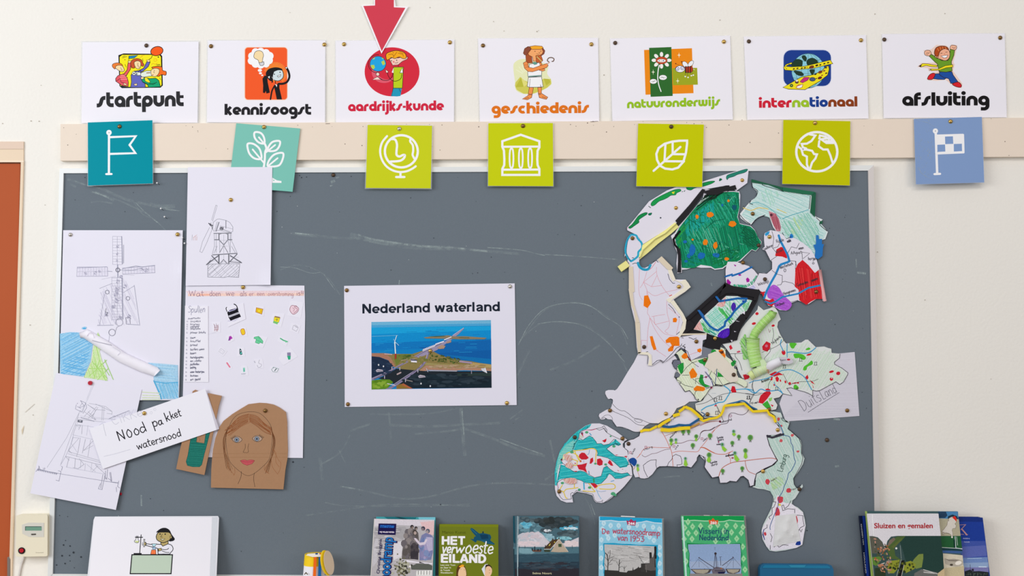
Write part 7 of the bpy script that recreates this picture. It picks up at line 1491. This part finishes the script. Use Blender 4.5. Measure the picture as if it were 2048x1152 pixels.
for i in range(70):
    y = rnd.uniform(620, 900); x = rnd.uniform(260, 1000); c.line(rnd.choice(['#9c9a98', '#d4d2d0', '#aaa8a6', '#c8c6c4']), [(x, y), (x + rnd.uniform(60, 150), y + rnd.uniform(0, 30))], rnd.uniform(5, 16))
for s, w in (('310 1050 315 900 300 790 270 750', 14),('315 900 350 780 350 700', 7),('310 950 400 850', 6),('310 880 260 820', 6),('300 800 330 720', 4),('318 960 390 940', 5),('300 1000 250 930', 5),('320 860 430 800', 4),('505 1060 508 950 515 870', 12),('505 980 460 900', 5),('508 950 550 900', 5),('505 1010 560 980', 5),('600 1070 600 980', 7),('600 1020 640 970', 4),('600 1030 565 980', 4),('850 800 930 930', 4)): c.line('#2c2a28', s, w)
c.poly('#343230', '250 1045 500 1060 520 1080 640 1090 660 1060 740 1055 750 990 760 1050 830 1010 845 985 860 1010 890 1000 890 935 1150 920 1150 1300 250 1300'); c.poly('#5c5856', '960 940 1040 930 1040 850 1100 820 1150 640 1150 1050 1060 1060 960 1040'); c.poly('#2c2a2a', '1035 740 1075 740 1080 830 1040 850'); c.poly('#262424', '1120 640 1150 630 1172 690 1160 850 1130 850 1150 1000 1130 1000'); c.line('#d8d6d4', '950 915 1020 870', 16); c.poly('#3a3836', '890 935 960 940 950 1080 890 1080'); c.line('#6a6664', '980 960 985 1080', 12)
c.line('#1c9cc4', '1172 620 1165 780 1198 830 1160 980 1180 1040 1165 1100', 18); c.line('#1c9cc4', '240 590 238 680 255 760 232 960 250 1010 240 1100', 16)
c.line('#f4f6f8', '545 108 780 118', 14)
c.done()
c = Canvas(o, pl, 'lettering', B4)
c.poly('#b0325c', '635 178 675 195 718 155 760 195 803 182 790 272 655 262'); c.write('#f8f0f4', '244', 664, 254, 778, 258, 24, 11, jit=0)
RD = '#c43c58'
c.write(RD, 'De', 205, 415, 345, 412, 50, 12, jit=.05); c.write(RD, 'watersnoodramp', 392, 412, 1225, 446, 62, 12, jit=.1); c.write(RD, 'van', 478, 528, 660, 535, 62, 12, jit=.06); c.write(RD, '1953', 700, 545, 950, 550, 56, 12, jit=.06); c.done()
o, pl, q = booklet('green booklet number 260 titled Visserij in Nederland with a fishing boat', 1363.5, 1488, (1031.8, 1032), (5.4, 6.6), '#4cb478', 0, 0, 0, 0, B5, None)
c = Canvas(o, pl, 'cover_pattern', B5, PHOTO)
c.poly('#49b274', '160 100 1245 108 1335 1300 218 1300'); c.poly('#0f9a4c', '160 102 1245 108 1243 185 1120 180 990 165 900 190 800 195 700 178 560 182 380 170 165 182'); c.line('#b0dcb4', '165 190 380 180 560 192 700 188 800 205 900 200 990 176 1120 192 1243 195', 15)
for x, y in ((270,210),(350,290),(490,280),(215,310),(275,405),(340,505),(205,505),(410,400),(660,290),(790,260),(945,270),(1100,280),(1030,390),(1200,400),(1120,500),(1230,300),(1225,640),(1240,850),(1265,1040),(220,700),(240,900),(750,545),(890,370),(980,550)):
    c.poly('#9fd8a2', [(x, y - 62), (x + 46, y), (x, y + 62), (x - 46, y)]); c.disc('#5a8c5c', x, y, 7, 11)
c.poly('#0f8444', '250 575 400 585 600 590 750 595 900 600 1180 575 1200 600 1195 700 1215 770 1195 880 1220 950 1200 1010 1240 1300 285 1300 300 1020 265 980 290 760 260 680')
c.poly('#8fa8cc', '272 600 1178 592 1195 760 1190 900 1200 1010 1205 1300 305 1300 310 1050 290 960 298 760 275 680'); c.poly('#9fb0cc', '310 900 1190 880 1195 1010 310 1020')
c.poly('#50484a', '310 1030 690 1030 650 1095 560 1120 400 1110'); c.poly('#a8a08e', '340 1040 640 1040 610 1090 540 1110 420 1100'); c.poly('#50484a', '920 1025 1190 1025 1170 1080 1060 1120 960 1100'); c.poly('#a8a08e', '950 1035 1170 1035 1140 1080 1060 1105 980 1085'); c.poly('#6a6470', '680 1040 760 990 830 1000 900 1020 930 1060 900 1120 700 1120')
c.poly('#8a8884', '300 1110 1220 1110 1230 1300 300 1300')
for s, w in (('455 830 730 1010', 11),('1065 825 870 970', 11),('455 850 330 1010', 4),('460 860 465 1000', 4),('465 870 640 1020', 4),('1060 840 930 1010', 4),('1062 840 1062 1010', 4),('1070 840 1190 980', 4),('745 760 720 1030', 9),('755 760 775 1020', 9),('750 760 750 1020', 4),('770 820 800 1020', 4),('835 820 845 970', 8),('815 820 860 815', 5),('450 835 475 825', 9),('1045 815 1070 830', 9),('740 1060 880 1060', 14)): c.line('#423c48', s, w)
c.disc('#3c3438', 750, 760, 22, 22); c.poly('#1c1c44', '790 1080 930 1075 900 1110 800 1112'); c.disc('#9c6a4c', 850, 1020, 16)
for x, y in ((310,880),(560,1028),(955,935),(740,680),(740,655)): c.line('#4a4858', [(x - 12, y), (x + 12, y)], 5)
c.poly('#b9e2d4', '160 110 190 110 260 1300 228 1300'); c.line('#f4e4d8', '545 93 650 96', 7); c.line('#f4e4d8', '880 94 985 96', 7)
c.done()
c = Canvas(o, pl, 'lettering', B5)
c.poly('#e4592c', '628 172 672 180 706 140 745 182 800 178 785 250 650 252'); c.write('#f8f4ee', '260', 660, 243, 772, 243, 24, 11, jit=0)
NB = '#1c4c6c'; c.write(NB, 'Visserij', 450, 410, 860, 412, 58, 13, jit=.08); c.write(NB, 'in', 895, 412, 990, 412, 60, 13, jit=.05); c.write(NB, 'Nederland', 465, 525, 985, 528, 56, 13, jit=.06); c.done()

# --- books at the right, one behind another
o, pl, q = book('dark blue book with a small white spine title, leftmost of the right stack', 1720, 1960, (1032, 1034), 22, 9, '#16285c', (9, 9), 38, spine=mat('navy_spine', '#0a1430', .35))
c = Canvas(o, pl, 'cover_print', B7, PHOTO)
c.poly('#0c1836', '130 222 165 215 235 1010 250 1150 212 1150'); c.poly('#1e3c98', '170 218 205 220 232 600 262 1150 232 1150 195 500'); c.type('#dfe2ea', 'KINDEREN VAN', 146, 330, 178, 610, 15, bold=.0); c.type('#dfe2ea', 'HOLLAND', 183, 720, 212, 1000, 15, bold=.0); c.done()
o, pl, q = book('blue book behind with a big beige letter K and a windmill at dusk', 1893, 1965.5, (1033.5, 1035.3), 31, 6, '#1e3f90', (12.5, 12.5), 46)
c = Canvas(o, pl, 'cover_photo', B7, PHOTO)
c.poly('#1c3c96', '1320 228 1808 242 1900 1100 1400 1100'); c.poly('#16307c', '1320 228 1745 228 1748 242 1808 242 1815 300 1320 290'); c.poly('#3f54a4', '1400 560 1850 560 1875 780 1440 780'); c.poly('#5a68b0', '1500 640 1850 620 1868 760 1540 790'); c.poly('#6f8cc0', '1500 790 1875 780 1885 880 1520 880'); c.poly('#8fa8cc', '1540 860 1885 850 1890 930 1540 940'); c.poly('#7c7cb0', '1560 920 1890 920 1893 990 1570 985')
c.line('#cfe0f0', '1760 912 1860 914', 12); c.line('#a8c0dc', '1600 800 1800 795', 8); c.poly('#232a2e', '1565 975 1640 950 1680 975 1760 970 1892 985 1900 1100 1575 1100'); c.line('#2a2430', '1640 880 1645 960', 5); c.poly('#2a2430', '1660 960 1668 935 1690 945 1690 975'); c.line('#2a2430', '1655 945 1700 985', 4); c.line('#2a2430', '1690 935 1660 980', 4)
for i in range(40): c.disc(rnd.choice(['#3a4a3c', '#4c5a50', '#1c2428']), rnd.uniform(1580, 1885), rnd.uniform(985, 1030), 9, n=6)
c.done()
c = Canvas(o, pl, 'lettering', B7); c.line('#b88c8c', '1490 465 1555 470', 7); c.line('#b88c8c', '1498 340 1585 336', 6); c.line('#b88c8c', '1515 405 1575 340', 9); c.line('#c09090', '1525 395 1595 475', 18); c.line('#b88c8c', '1575 475 1612 472', 6); c.type('#c8cfe6', 'REEN', 1545, 532, 1632, 534, 16); c.type('#c8cfe6', 'AGER', 1555, 580, 1635, 582, 16); c.done()
o, pl, q = book('book with a stone bust and green shutters, right edge visible behind Sluizen', 1733, 1916, (1022.5, 1023), 40, 7, '#3f5a5c', (10, 6.7), 55, spine=mat('lime_spine', '#a8c46c', .4))
c = Canvas(o, pl, 'cover_photo', B7, PHOTO)
c.poly('#9db85c', '205 155 232 155 330 1160 296 1160'); c.poly('#3f5c5e', '240 150 1210 155 1216 200 240 200'); c.poly('#4a86b4', '1205 158 1472 158 1482 250 1300 270 1210 240'); c.poly('#24405c', '1205 160 1310 160 1330 210 1300 245 1212 245'); c.poly('#1c3444', '1340 220 1400 198 1460 220 1485 270 1330 270')
c.poly('#b3ad92', '1212 250 1485 262 1510 490 1240 490'); c.poly('#245c34', '1240 492 1512 492 1530 660 1255 650'); c.line('#cdd4d0', '1250 648 1530 664', 7); c.poly('#1c3e44', '1255 655 1532 668 1534 700 1262 690'); c.poly('#3c5f94', '1262 688 1534 698 1538 730 1268 722'); c.line('#d0d8dc', '1435 500 1445 655 1530 668', 10); c.line('#c8d4d0', '1455 500 1470 620', 6); c.poly('#123c2c', '1410 540 1435 540 1440 655 1415 650')
c.poly('#d6cfb8', '1270 728 1538 755 1570 1160 1290 1160'); c.poly('#b7b0a0', '1285 800 1340 810 1420 800 1540 830 1545 880 1480 915 1380 905 1300 870'); c.poly('#8a8276', '1290 795 1350 815 1500 815 1440 840 1350 835'); c.disc('#4a4238', 1385, 885, 22, 14); c.disc('#efe9dc', 1480, 860, 46, 26, -15); c.poly('#c8bc98', '1295 930 1555 900 1570 1160 1230 1160')
c.poly('#d8d2c6', '1245 478 1275 468 1252 455 1285 445 1250 430 1282 400 1305 368 1325 340 1332 300 1338 270 1350 292 1348 252 1380 232 1420 228 1452 262 1450 310 1432 325 1450 350 1442 385 1400 392 1395 420 1405 455 1402 492 1386 505 1378 472 1340 457 1300 450 1270 470', sm=False, out='#6a5c50', ow=4); c.poly('#dc2c20', '1395 240 1430 215 1455 250 1455 300 1430 270'); c.disc('#e8e4dc', 1393, 508, 12)
c.line('#7a6c60', '1250 455 1280 450 1320 450 1360 460', 5, sm=True)
c.done()
o, pl, q = book('front book titled Sluizen en gemalen in red with an aerial lock photo', 1735.5, 1877, (1027.5, 1027.5), 49, 7, '#e6e3e4', (11.5, 9.3), 64, spine=mat('cream_spine', '#d8d4c4', .4))
c = Canvas(o, pl, 'cover_photo', B7, PHOTO)
c.poly('#38504e', '268 492 1240 490 1285 980 1300 1160 340 1160'); c.poly('#dfdce0', '232 190 1205 186 1240 488 640 490 560 500 510 560 490 640 480 690 470 640 440 570 380 510 320 494 268 492')
c.poly('#24403a', '640 490 1240 490 1290 1000 1200 990 980 940 760 830 700 620'); c.poly('#4c6434', '500 660 560 560 640 500 760 492 700 560 600 640 620 760 700 820 560 800 520 720'); c.poly('#7a6a5c', '500 640 540 550 600 510 620 540 540 620'); c.poly('#5c6a34', '560 640 700 520 720 530 600 660')
c.poly('#5c5c50', '270 500 340 500 430 560 470 660 480 700 400 730 300 730'); c.poly('#7a8c44', '840 860 880 800 940 740 1000 735 1000 800 980 920 900 940'); c.poly('#8c9430', '720 860 830 830 900 880 880 940 760 1000 700 960'); c.poly('#8c9430', '500 880 560 830 680 815 660 930 600 1000 520 1000'); c.poly('#8f8478', '470 900 500 830 570 820 520 880 500 960'); c.poly('#16181a', '630 1160 700 830 745 820 720 960 680 1160'); c.line('#c8c8b8', '745 850 690 1100', 6); c.line('#c0c0b0', '700 810 630 1060', 5); c.line('#a8b4b0', '685 620 700 800', 4)
c.poly('#6a6c68', '880 1000 980 945 1190 990 1200 1160 860 1160'); c.line('#d8d8d4', '1000 950 1200 1010', 8); c.line('#bcbcb8', '1010 985 1150 1000', 16); c.poly('#c8b48c', '1200 1000 1290 930 1290 1160 1180 1160'); c.poly('#5c8434', '300 780 400 770 440 800 360 900 310 880'); c.poly('#2c3c28', '340 930 440 920 490 960 480 1160 340 1160')
for i in range(90):
    x = rnd.uniform(305, 560); y = rnd.uniform(520, 1000)
    if x < 300 + (y - 490) * .08 + 20: continue
    if x + y * .2 > 400 and not (380 < x < 560 and y < 600): c.disc(rnd.choice(['#b47a5c', '#c4907a', '#4a5634', '#2c3824', '#8a8074', '#26301c', '#a0622f', '#5c6a3c']), x, y, rnd.uniform(10, 24), rnd.uniform(8, 16), rnd.uniform(0, 90), n=6)
for i in range(26): c.disc(rnd.choice(['#2e3a1c', '#5c6420']), rnd.uniform(520, 900), rnd.uniform(850, 990), rnd.uniform(8, 18), n=7)
c.disc('#eceeea', 632, 660, 14); c.line('#d8d8d0', '380 890 470 860', 10); c.poly('#b47a5c', '380 880 450 870 470 900 390 915')
c.line('#f4f4f6', '305 200 320 490', 12); c.poly('#dfdce0', '232 190 300 190 310 492 262 492')
c.done()
c = Canvas(o, pl, 'lettering', B7); c.type('#b01c24', 'Sluizen en gemalen', 330, 384, 1130, 383, 72, bold=.02); c.done()

# --- lab sheet in a clear pocket
pl = lean(180, 1032, 15.5, 430, 1250, 70)
yl = on_ledge(170, pl)
qx = [(190, 1033), (436, 1032), (438, 1036), (429.5, yl), (166, yl), (187, 1040)]
o = slab('display_sheet', qx, pl, 1.2, mat('clear_pocket', '#dadbe0', .3, spec=.5)); tag(o, 'white sheet in a clear pocket showing a cartoon girl doing a lab experiment', 'poster')
pl2 = up(pl, .15)
slab('paper', [(191, 1034.5), (424, 1034.5), (417, yl), (172, yl), (188, 1040)], pl2, .1, mat('laminated_white_paper', '#e9e7ec', .4), o)
LF = (240, 1040, .0972)
c = Canvas(o, pl2, 'illustration', LF)
k = '#16161a'
c.poly('#bccdb9', '245 715 1080 715 1050 1105 210 1105'); c.line(k, '245 715 1080 715 1050 1105 210 1105', 22, closed=True)
c.poly(k, '280 680 445 680 445 710 280 710'); c.line(k, '435 305 405 690', 17); c.line(k, '315 355 465 357', 18); c.line(k, '325 335 380 335', 12); c.poly('#e8e8ea', '330 365 375 365 372 400 395 430 375 465 340 470 300 455 295 430 325 405', out=k, ow=9); c.poly('#cdd88c', '305 430 390 430 372 462 325 462')
c.poly('#e6e5ec', '840 500 920 490 1000 495 1060 520 1092 580 1080 630 1045 665 1020 700 900 702 790 700 785 640 775 588 700 565 600 540 530 520 545 492 600 496 640 500 740 498', sm=True, out=k, ow=14); c.line(k, '850 600 920 612 980 600 1000 580', 13, sm=True); c.line(k, '860 630 940 665 1020 668', 12, sm=True); c.line(k, '775 600 785 700', 13)
c.poly('#b8a468', '780 590 850 580 855 625 800 640', out=k, ow=9); c.poly('#b8a468', '840 430 990 430 990 490 880 540 840 490', out=k, ow=13)
c.poly(k, '745 255 800 200 870 165 950 165 1020 210 1060 290 1100 345 1127 390 1100 428 1020 440 1000 400 970 300 800 258', sm=True); c.poly('#b5a268', '745 350 757 300 785 262 830 250 920 250 1010 255 1052 300 1060 340 1030 400 990 430 900 465 830 450 765 410', sm=True, out=k, ow=15); c.poly('#b5a268', '1030 330 1068 330 1065 375 1035 385', out=k, ow=8)
c.disc(k, 824, 289, 15); c.disc(k, 930, 291, 15); c.line(k, '875 290 835 350 880 352', 9); c.poly('#ddd8b8', '835 390 925 385 885 418 850 412', out=k, ow=9)
c.line(k, '480 400 520 400', 12); c.poly('#dcdcd8', '487 400 510 400 508 550 482 552', out=k, ow=9); c.disc('#3c3a38', 520, 490, 26, 40); c.disc('#b8a468', 512, 490, 16, 24); c.line(k, '460 460 458 515 480 515', 9)
c.poly('#b2dce6', '655 490 755 490 705 555 680 545', out=k, ow=9); c.poly('#a8c4dc', '665 560 735 560 735 600 670 600', out='#26406a', ow=8); c.poly('#f47a44', '650 615 735 615 740 705 630 705', out=k, ow=8)
c.done()
cl = Canvas(o, up(pl, .4), 'pocket_edge', None, FOIL); cl.poly('#fff', [(424, 1034), (435, 1034), (428, 1200), (417, 1200)]); cl.done()

# --- blue tray
pl = lean(1520, 1127, 44, 1668, 1240, 62)
yl = on_ledge(1600, pl)
o = slab('blue_box', [(1520, yl), (1520, 1136), (1522.5, 1130.5), (1529, 1127), (1600, 1127.6), (1656, 1128), (1663, 1131), (1667, 1139), (1669, yl)], pl, 22, mat('teal_blue_plastic', '#0a5c84', .35, spec=.4)); tag(o, 'teal blue plastic box with rounded corners standing below the map', 'box')
slab('raised_rim', [(1526, 1133), (1530, 1130), (1655, 1131), (1660, 1134), (1661, 1137), (1525, 1136)], up(pl, 1.2), 1.2, mat('teal_blue_rim', '#0d7298', .35), o)
slab('latch', [(1577, 1130), (1612, 1130), (1609, 1135), (1582, 1135)], up(pl, 2.2), 1.2, mat('teal_blue_latch', '#2484a4', .3), o)

# --- small striped yellow cylinder with a pale round disc (lies in front of the board)
root = empty('striped_toy_drum', P(634, on_ledge(634, flat(60)), 60)); tag(root, 'small yellow and white striped cylinder with a pale wooden disc facing right', 'toy')
def ring_tube(name, cx0, cy0, cx1, cy1, r0, r1, d, m, z0=0, z1=1, n=28):
    """cylinder standing; from top centre to bottom centre in px, radii in px"""
    V = []; F = []
    for t in (z0, z1):
        cx = cx0 + (cx1 - cx0) * t; cy = cy0 + (cy1 - cy0) * t; r = r0 + (r1 - r0) * t; ctr = P(cx, cy, d); rm = r * .0012
        for k in range(n):
            a = 2 * math.pi * k / n; V.append(ctr + Vector((rm * math.cos(a), rm * math.sin(a), rm * .0 * math.sin(a))))
    for k in range(n): F.append((k, (k + 1) % n, n + (k + 1) % n, n + k))
    F.append(tuple(range(n))); F.append(tuple(range(2 * n - 1, n - 1, -1)))
    return link(name, V, F, m, root)
ybot = on_ledge(625, flat(58))
YE = mat('yellow_drum', '#f4cc0c', .4); WHD = mat('white_drum', '#ecebf0', .4)
ring_tube('drum_body', 629.5, 1109, 624, ybot, 19, 23.5, 58, WHD)
ring_tube('yellow_band', 629.5, 1107.5, 628.5, 1129.5, 19.1, 20.0, 58, YE)
pf = lean(620, 1108, 82.5, 650, ybot, 87.5)
def stripe(name, q, col, d=0): slab(name, q, up(pf, d), .5, mat(name + '_paint', col, .4), root)
stripe('orange_stripe', [(628, 1112), (633.5, 1112), (629.5, 1215), (622.5, 1215)], '#f06a10', .2); stripe('blue_stripe', [(637.5, 1112), (643, 1112), (641, 1215), (634, 1215)], '#0c62a4', .2)
slab('top_rim', [(612, 1110.5), (616, 1107.5), (645, 1105.8), (646, 1113.5), (625, 1114)], up(pf, .4), .5, mat('pale_rim', '#f2ece0', .4), root)
slab('blue_tip', [(630.5, 1106.3), (635.5, 1106), (635.5, 1108.8), (631, 1109)], up(pf, .8), .4, mat('blue_tip', '#1c4f94', .4), root); slab('orange_tip', [(638.5, 1105.9), (643.5, 1105.6), (643.5, 1108.6), (639, 1108.8)], up(pf, .8), .4, mat('orange_tip', '#d8702c', .4), root)
def disc_part(name, cx, cy, rx, ry, d, th, m, rot=0):
    p = [(cx + rx * math.cos(a) * math.cos(rot) - ry * math.sin(a) * math.sin(rot), cy + rx * math.cos(a) * math.sin(rot) + ry * math.sin(a) * math.cos(rot)) for a in [2 * math.pi * i / 32 for i in range(32)]]
    return slab(name, p, tilt((cx, cy - ry, d - 1), (cx + rx, cy, d - 7), (cx, cy + ry, d + 1)), th, m, root)
dc = disc_part('disc_rim', 653.5, 1126, 10.5, 25.5, 90, 5, YE, -.16)
dc = disc_part('wooden_disc', 658.2, 1125.5, 9.6, 24.5, 91.5, 2, mat('pale_beech_wood', '#d4bfa4', .6, noise=.05, nscale=40), -.16)
c = Canvas(root, up(pf, 1.0), 'black_mark', N7); c.line('#4a3c10', '310 1095 350 1045 395 1095', 30); c.done()

# --- wall unit left of the board, and its cable
q = '258 175 300 165 760 158 772 175 770 818 755 832 500 838 275 838 260 825'
d_ = 24
UN = mat('cream_plastic', '#e8e0c6', .4, spec=.35)
v_, f_ = slab_vf(q, d_, 23.5, B8)
root = link('wall_thermostat', v_, f_, UN); tag(root, 'cream plastic wall unit with small green display and round red button', 'thermostat')
slab('right_side', '765 165 790 185 786 812 768 825', flat(21), 2, mat('cream_plastic_side', '#d6cdb4', .45), root, B8)
slab('face_plate', '355 320 460 285 715 288 712 520 470 518 362 465', flat(24.6), 1, mat('grey_face_plate', '#d3d0c4', .4), root, B8)
dp = slab('display', '410 350 676 352 676 415 408 416', flat(24.9), .5, mat('lcd_display', '#6f9a84', .15, spec=.5), root, B8)
cv = Canvas(root, flat(24.95), 'display_frame', B8); cv.line('#2f4a44', '412 414 412 352 672 352', 9); cv.line('#b8c8bc', '676 352 676 416', 4); cv.done()
slab('small_button', '505 468 578 465 580 485 508 488', flat(25.6), 1, mat('dark_buttons', '#48423a', .5), root, B8)
slab('button_ring', [(349 + 56 * math.cos(a), 742 + 54 * math.sin(a)) for a in [i * math.pi / 12 for i in range(24)]], flat(25.4), 1.5, mat('black_button_ring', '#1c0e0e', .4), root, B8)
slab('red_button', [(347 + 34 * math.cos(a), 740 + 33 * math.sin(a)) for a in [i * math.pi / 12 for i in range(24)]], flat(27.5), 2.5, mat('red_button', '#b80f22', .35), root, B8)
cv = Canvas(root, flat(24.1), 'lettering', B8); cv.type('#8f8878', 'Ennsunmatic', 582, 780, 710, 778, 16); cv.done()
cb = strip('cable', pts('395 840 375 890 350 960 335 1020 322 1080 310 1160 300 1300', B8), 4.2, 4, mat('grey_cable', '#cfcac4', .5), flat(.4)); tag(cb, 'thin light grey cable running down the wall from the cream wall unit', 'cable')

# ================================================================ thumbtacks
BR_ = [mat('brass', '#c9a45c', .3, 1.0, k=1), mat('old_brass', '#8a6a40', .38, 1.0, k=1), mat('nickel', '#cfc8bc', .28, 1.0, k=1), mat('dark_tack', '#5c4a3c', .45, .7, k=1)]
def tack_mesh():
    bm = bmesh.new(); n = 16; prof = [(0, 3.0), (1.4, 2.85), (2.8, 2.3), (3.9, 1.4), (4.5, .5), (4.6, 0), (3.4, -.1), (.5, -.2), (.45, -3.2), (0, -4)]
    V = []; F = []
    for r, h in prof:
        for k in range(n):
            a = 2 * math.pi * k / n; V.append((r * math.cos(a) / 1000, -h / 1000, r * math.sin(a) / 1000))
    for i in range(len(prof) - 1):
        for k in range(n): F.append((i * n + k, i * n + (k + 1) % n, (i + 1) * n + (k + 1) % n, (i + 1) * n + k))
    out = []
    for m in BR_:
        me = bpy.data.meshes.new('thumbtack'); me.from_pydata(V, [], F); me.materials.append(m); me.polygons.foreach_set('use_smooth', [True] * len(me.polygons)); out.append(me)
    bm.free()
    return out
TM = tack_mesh()
GT_ = 'brass thumbtacks holding the papers'
def tack(x, y, d, k, label, s=1.0):
    o = bpy.data.objects.new('thumbtack', TM[k]); COL.objects.link(o)
    o.location = P(x, y, d + .3); o.rotation_euler = (rnd.uniform(-.12, .12), 0, rnd.uniform(-.12, .12)); o.scale = (1.12 * s,) * 3
    tag(o, label, 'thumbtack', GT_)
NM = ['startpunt', 'kennisoogst', 'aardrijks-kunde', 'geschiedenis', 'natuuronderwijs', 'internationaal', 'afsluiting']
tack(292.6, 91, 2.9, 3, 'dull thumbtack at the top middle of the startpunt sheet')
for i, (a, b) in enumerate((((422,92.4,1),(648.7,89,0)),((688,88.5,0),(899.8,84.8,0)),((966,91,1),(1182.8,88.5,0)),((1230.4,85.8,3),(1447.8,83.4,0)),((1497.8,82.7,3),(1722,80.4,0)),((1768.7,79,3),(2000.5,75.5,1)))):
    tack(a[0], a[1], 2.9, a[2], 'thumbtack in the top left corner of the %s sheet' % NM[i + 1]); tack(b[0], b[1], 2.9, b[2], 'thumbtack in the top right corner of the %s sheet' % NM[i + 1])
for x, y, k, t in ((239,253,1,'teal flag card'),(528,254,0,'mint plant card'),(798.5,257.5,2,'lime globe-on-stand card'),(1046,252,1,'lime museum card'),(1342.5,253.5,3,'lime leaf card'),(1630,246,0,'lime earth card'),(1901,243,0,'pale blue chequered flag card')):
    tack(x, y, CARD_D + .4, k, 'thumbtack at the top of the ' + t)
for x, y, d, k, t in ((140.8,469.6,15.2,2,'silvery thumbtack in the top left corner of the four-sailed windmill drawing'),(355,468.7,17,0,'thumbtack in the top right corner of the four-sailed windmill drawing'),(461.6,399.7,19,0,'thumbtack above the small hatched mill sketch'),(486,574.5,12.2,0,'thumbtack at the top of the emergency kit poster'),
    (288.5,826.5,21.4,0,'thumbtack on the white strip reading Nood pakket'),(530.5,821.5,16.6,1,'dark thumbtack at the top of the cardboard face'),(693.5,580.6,12.2,1,'thumbtack in the top left corner of the Nederland waterland sheet'),(1020,573,12.2,2,'silvery thumbtack in the top right corner of the Nederland waterland sheet'),
    (695.8,808.5,12.6,1,'thumbtack in the bottom left corner of the Nederland waterland sheet'),(1013.8,806,12.6,0,'thumbtack in the bottom right corner of the Nederland waterland sheet'),(860.6,702,12.6,0,'thumbtack in the middle of the aerial causeway photo'),
    (1352,416,13.9,0,'thumbtack in the middle of the white islands map piece'),(1484.5,360.5,13.9,0,'thumbtack at the right tip of the white islands map piece'),(1265,476.5,15.8,1,'thumbtack at the top of the blue-edged island loop'),(1517.5,490.5,14.7,3,'thumbtack at the right tip of the dark green map piece'),
    (1505.5,427.5,13.5,1,'thumbtack on the left of the pale mint map piece'),(1539,473.7,15.2,0,'thumbtack at the top of the red-patched white map piece'),(1530,558.5,15.2,3,'thumbtack at the left corner of the red-patched white map piece'),(1632.5,583.5,15.6,1,'thumbtack on the large red patch of the map'),
    (1486,525,15.2,1,'thumbtack at the top of the magenta-spotted map piece'),(1358,573.5,17.2,0,'thumbtack on the cream nose of the northwestern map piece'),(1288.3,694,15.9,3,'thumbtack low on the left of the northwestern map piece'),(1392.8,683,16.2,1,'thumbtack on the small white flap above the orange towns'),
    (1430,676.7,15.8,0,'thumbtack on the black paper below the purple patch'),(1410,720,15.2,1,'thumbtack on the green patch of the central map piece'),(1467.5,749.5,16.6,3,'dark thumbtack on the beige paper patch of the map'),(1543,624.5,15,1,'thumbtack at the upper end of the green paper tube'),
    (1220,821,12.7,1,'thumbtack at the lower left of the blank white map piece'),(1332,827.5,12.7,0,'shiny thumbtack at the lower right of the blank white map piece'),(1415,828.4,13.4,1,'thumbtack just above the yellow strip bend'),(1538,819,14,1,'thumbtack at the right end of the yellow strip'),
    (1555.5,860,13.6,0,'shiny thumbtack at the upper right of the southern tree map piece'),(1526,942.5,13.6,0,'shiny thumbtack at the lower right of the southern tree map piece'),(1257,887.5,13.6,3,'dark thumbtack at the left end of the southern tree map piece'),
    (1149.5,874.5,13.8,3,'dark thumbtack on the turquoise sea of the island piece'),(1245,877,13.8,1,'thumbtack at the upper right of the island piece'),(1118.5,983,13.8,1,'thumbtack at the lower left of the island piece'),(1599,978.5,13.4,3,'dark thumbtack on the right spur of the long southeastern piece'),
    (1694.5,821,12,1,'thumbtack in the lower right corner of the DuitsLand sheet'),(1654,880,10.6,3,'lone dark thumbtack on the bare board right of the map'),(666.6,350,10.6,3,'lone dark thumbtack at the top of the bare board')):
    tack(x, y, d, k, t, .95)
# red flat tack and small ball pins
RD_ = slab('red_tack', [(179.8 + 4.2 * math.cos(a), 766 + 4.2 * math.sin(a)) for a in [i * math.pi / 10 for i in range(20)]], flat(20.5), 3.5, mat('red_plastic', '#b4102c', .35)); tag(RD_, 'round red tack at the top of the tilted timber mill sketch', 'thumbtack')
R2 = slab('red_tack', [(241.5 + 1.6 * math.cos(a), 988 + 2.8 * math.sin(a)) for a in [i * math.pi / 6 for i in range(12)]], flat(13), 2.5, mat('red_plastic', '#b4102c', .35)); tag(R2, 'tiny red tack half hidden at the right edge of the timber mill sketch', 'thumbtack')
WB = mat('white_ball_pin', '#f2f2f2', .3)
for x, y, lb in ((314,366,'white ball pin just right of the teal card bottom'),(321.6,417,'upper white ball pin of the pair left of the tall mill sketch'),(329,433.6,'lower white ball pin of the pair left of the tall mill sketch'),(364.6,475.8,'white ball pin at the right edge of the windmill drawing, upper'),(369,486.5,'white ball pin at the right edge of the windmill drawing, lower')):
    ctr = P(x, y, 19); V = []; F = []
    for i in range(7):
        t = math.pi * i / 6
        for k in range(10):
            a = 2 * math.pi * k / 10; V.append(ctr + Vector((.0021 * math.sin(t) * math.cos(a), -.0021 * math.cos(t), .0021 * math.sin(t) * math.sin(a))))
    for i in range(6):
        for k in range(10): F.append((i * 10 + k, i * 10 + (k + 1) % 10, (i + 1) * 10 + (k + 1) % 10, (i + 1) * 10 + k))
    o = link('ball_pin', V, F, WB, None, smooth_=True); tag(o, lb, 'pin', 'white ball pins on the board')
    e = P(x + 6, y + 4, 9.6) - ctr; s_ = Vector((.0004, 0, .0004)); V = [ctr - s_, ctr + s_, ctr + e + s_, ctr + e - s_]
    link('needle', V, [(0, 1, 2, 3)], mat('pin_steel', '#3c3c42', .3, .8), o)
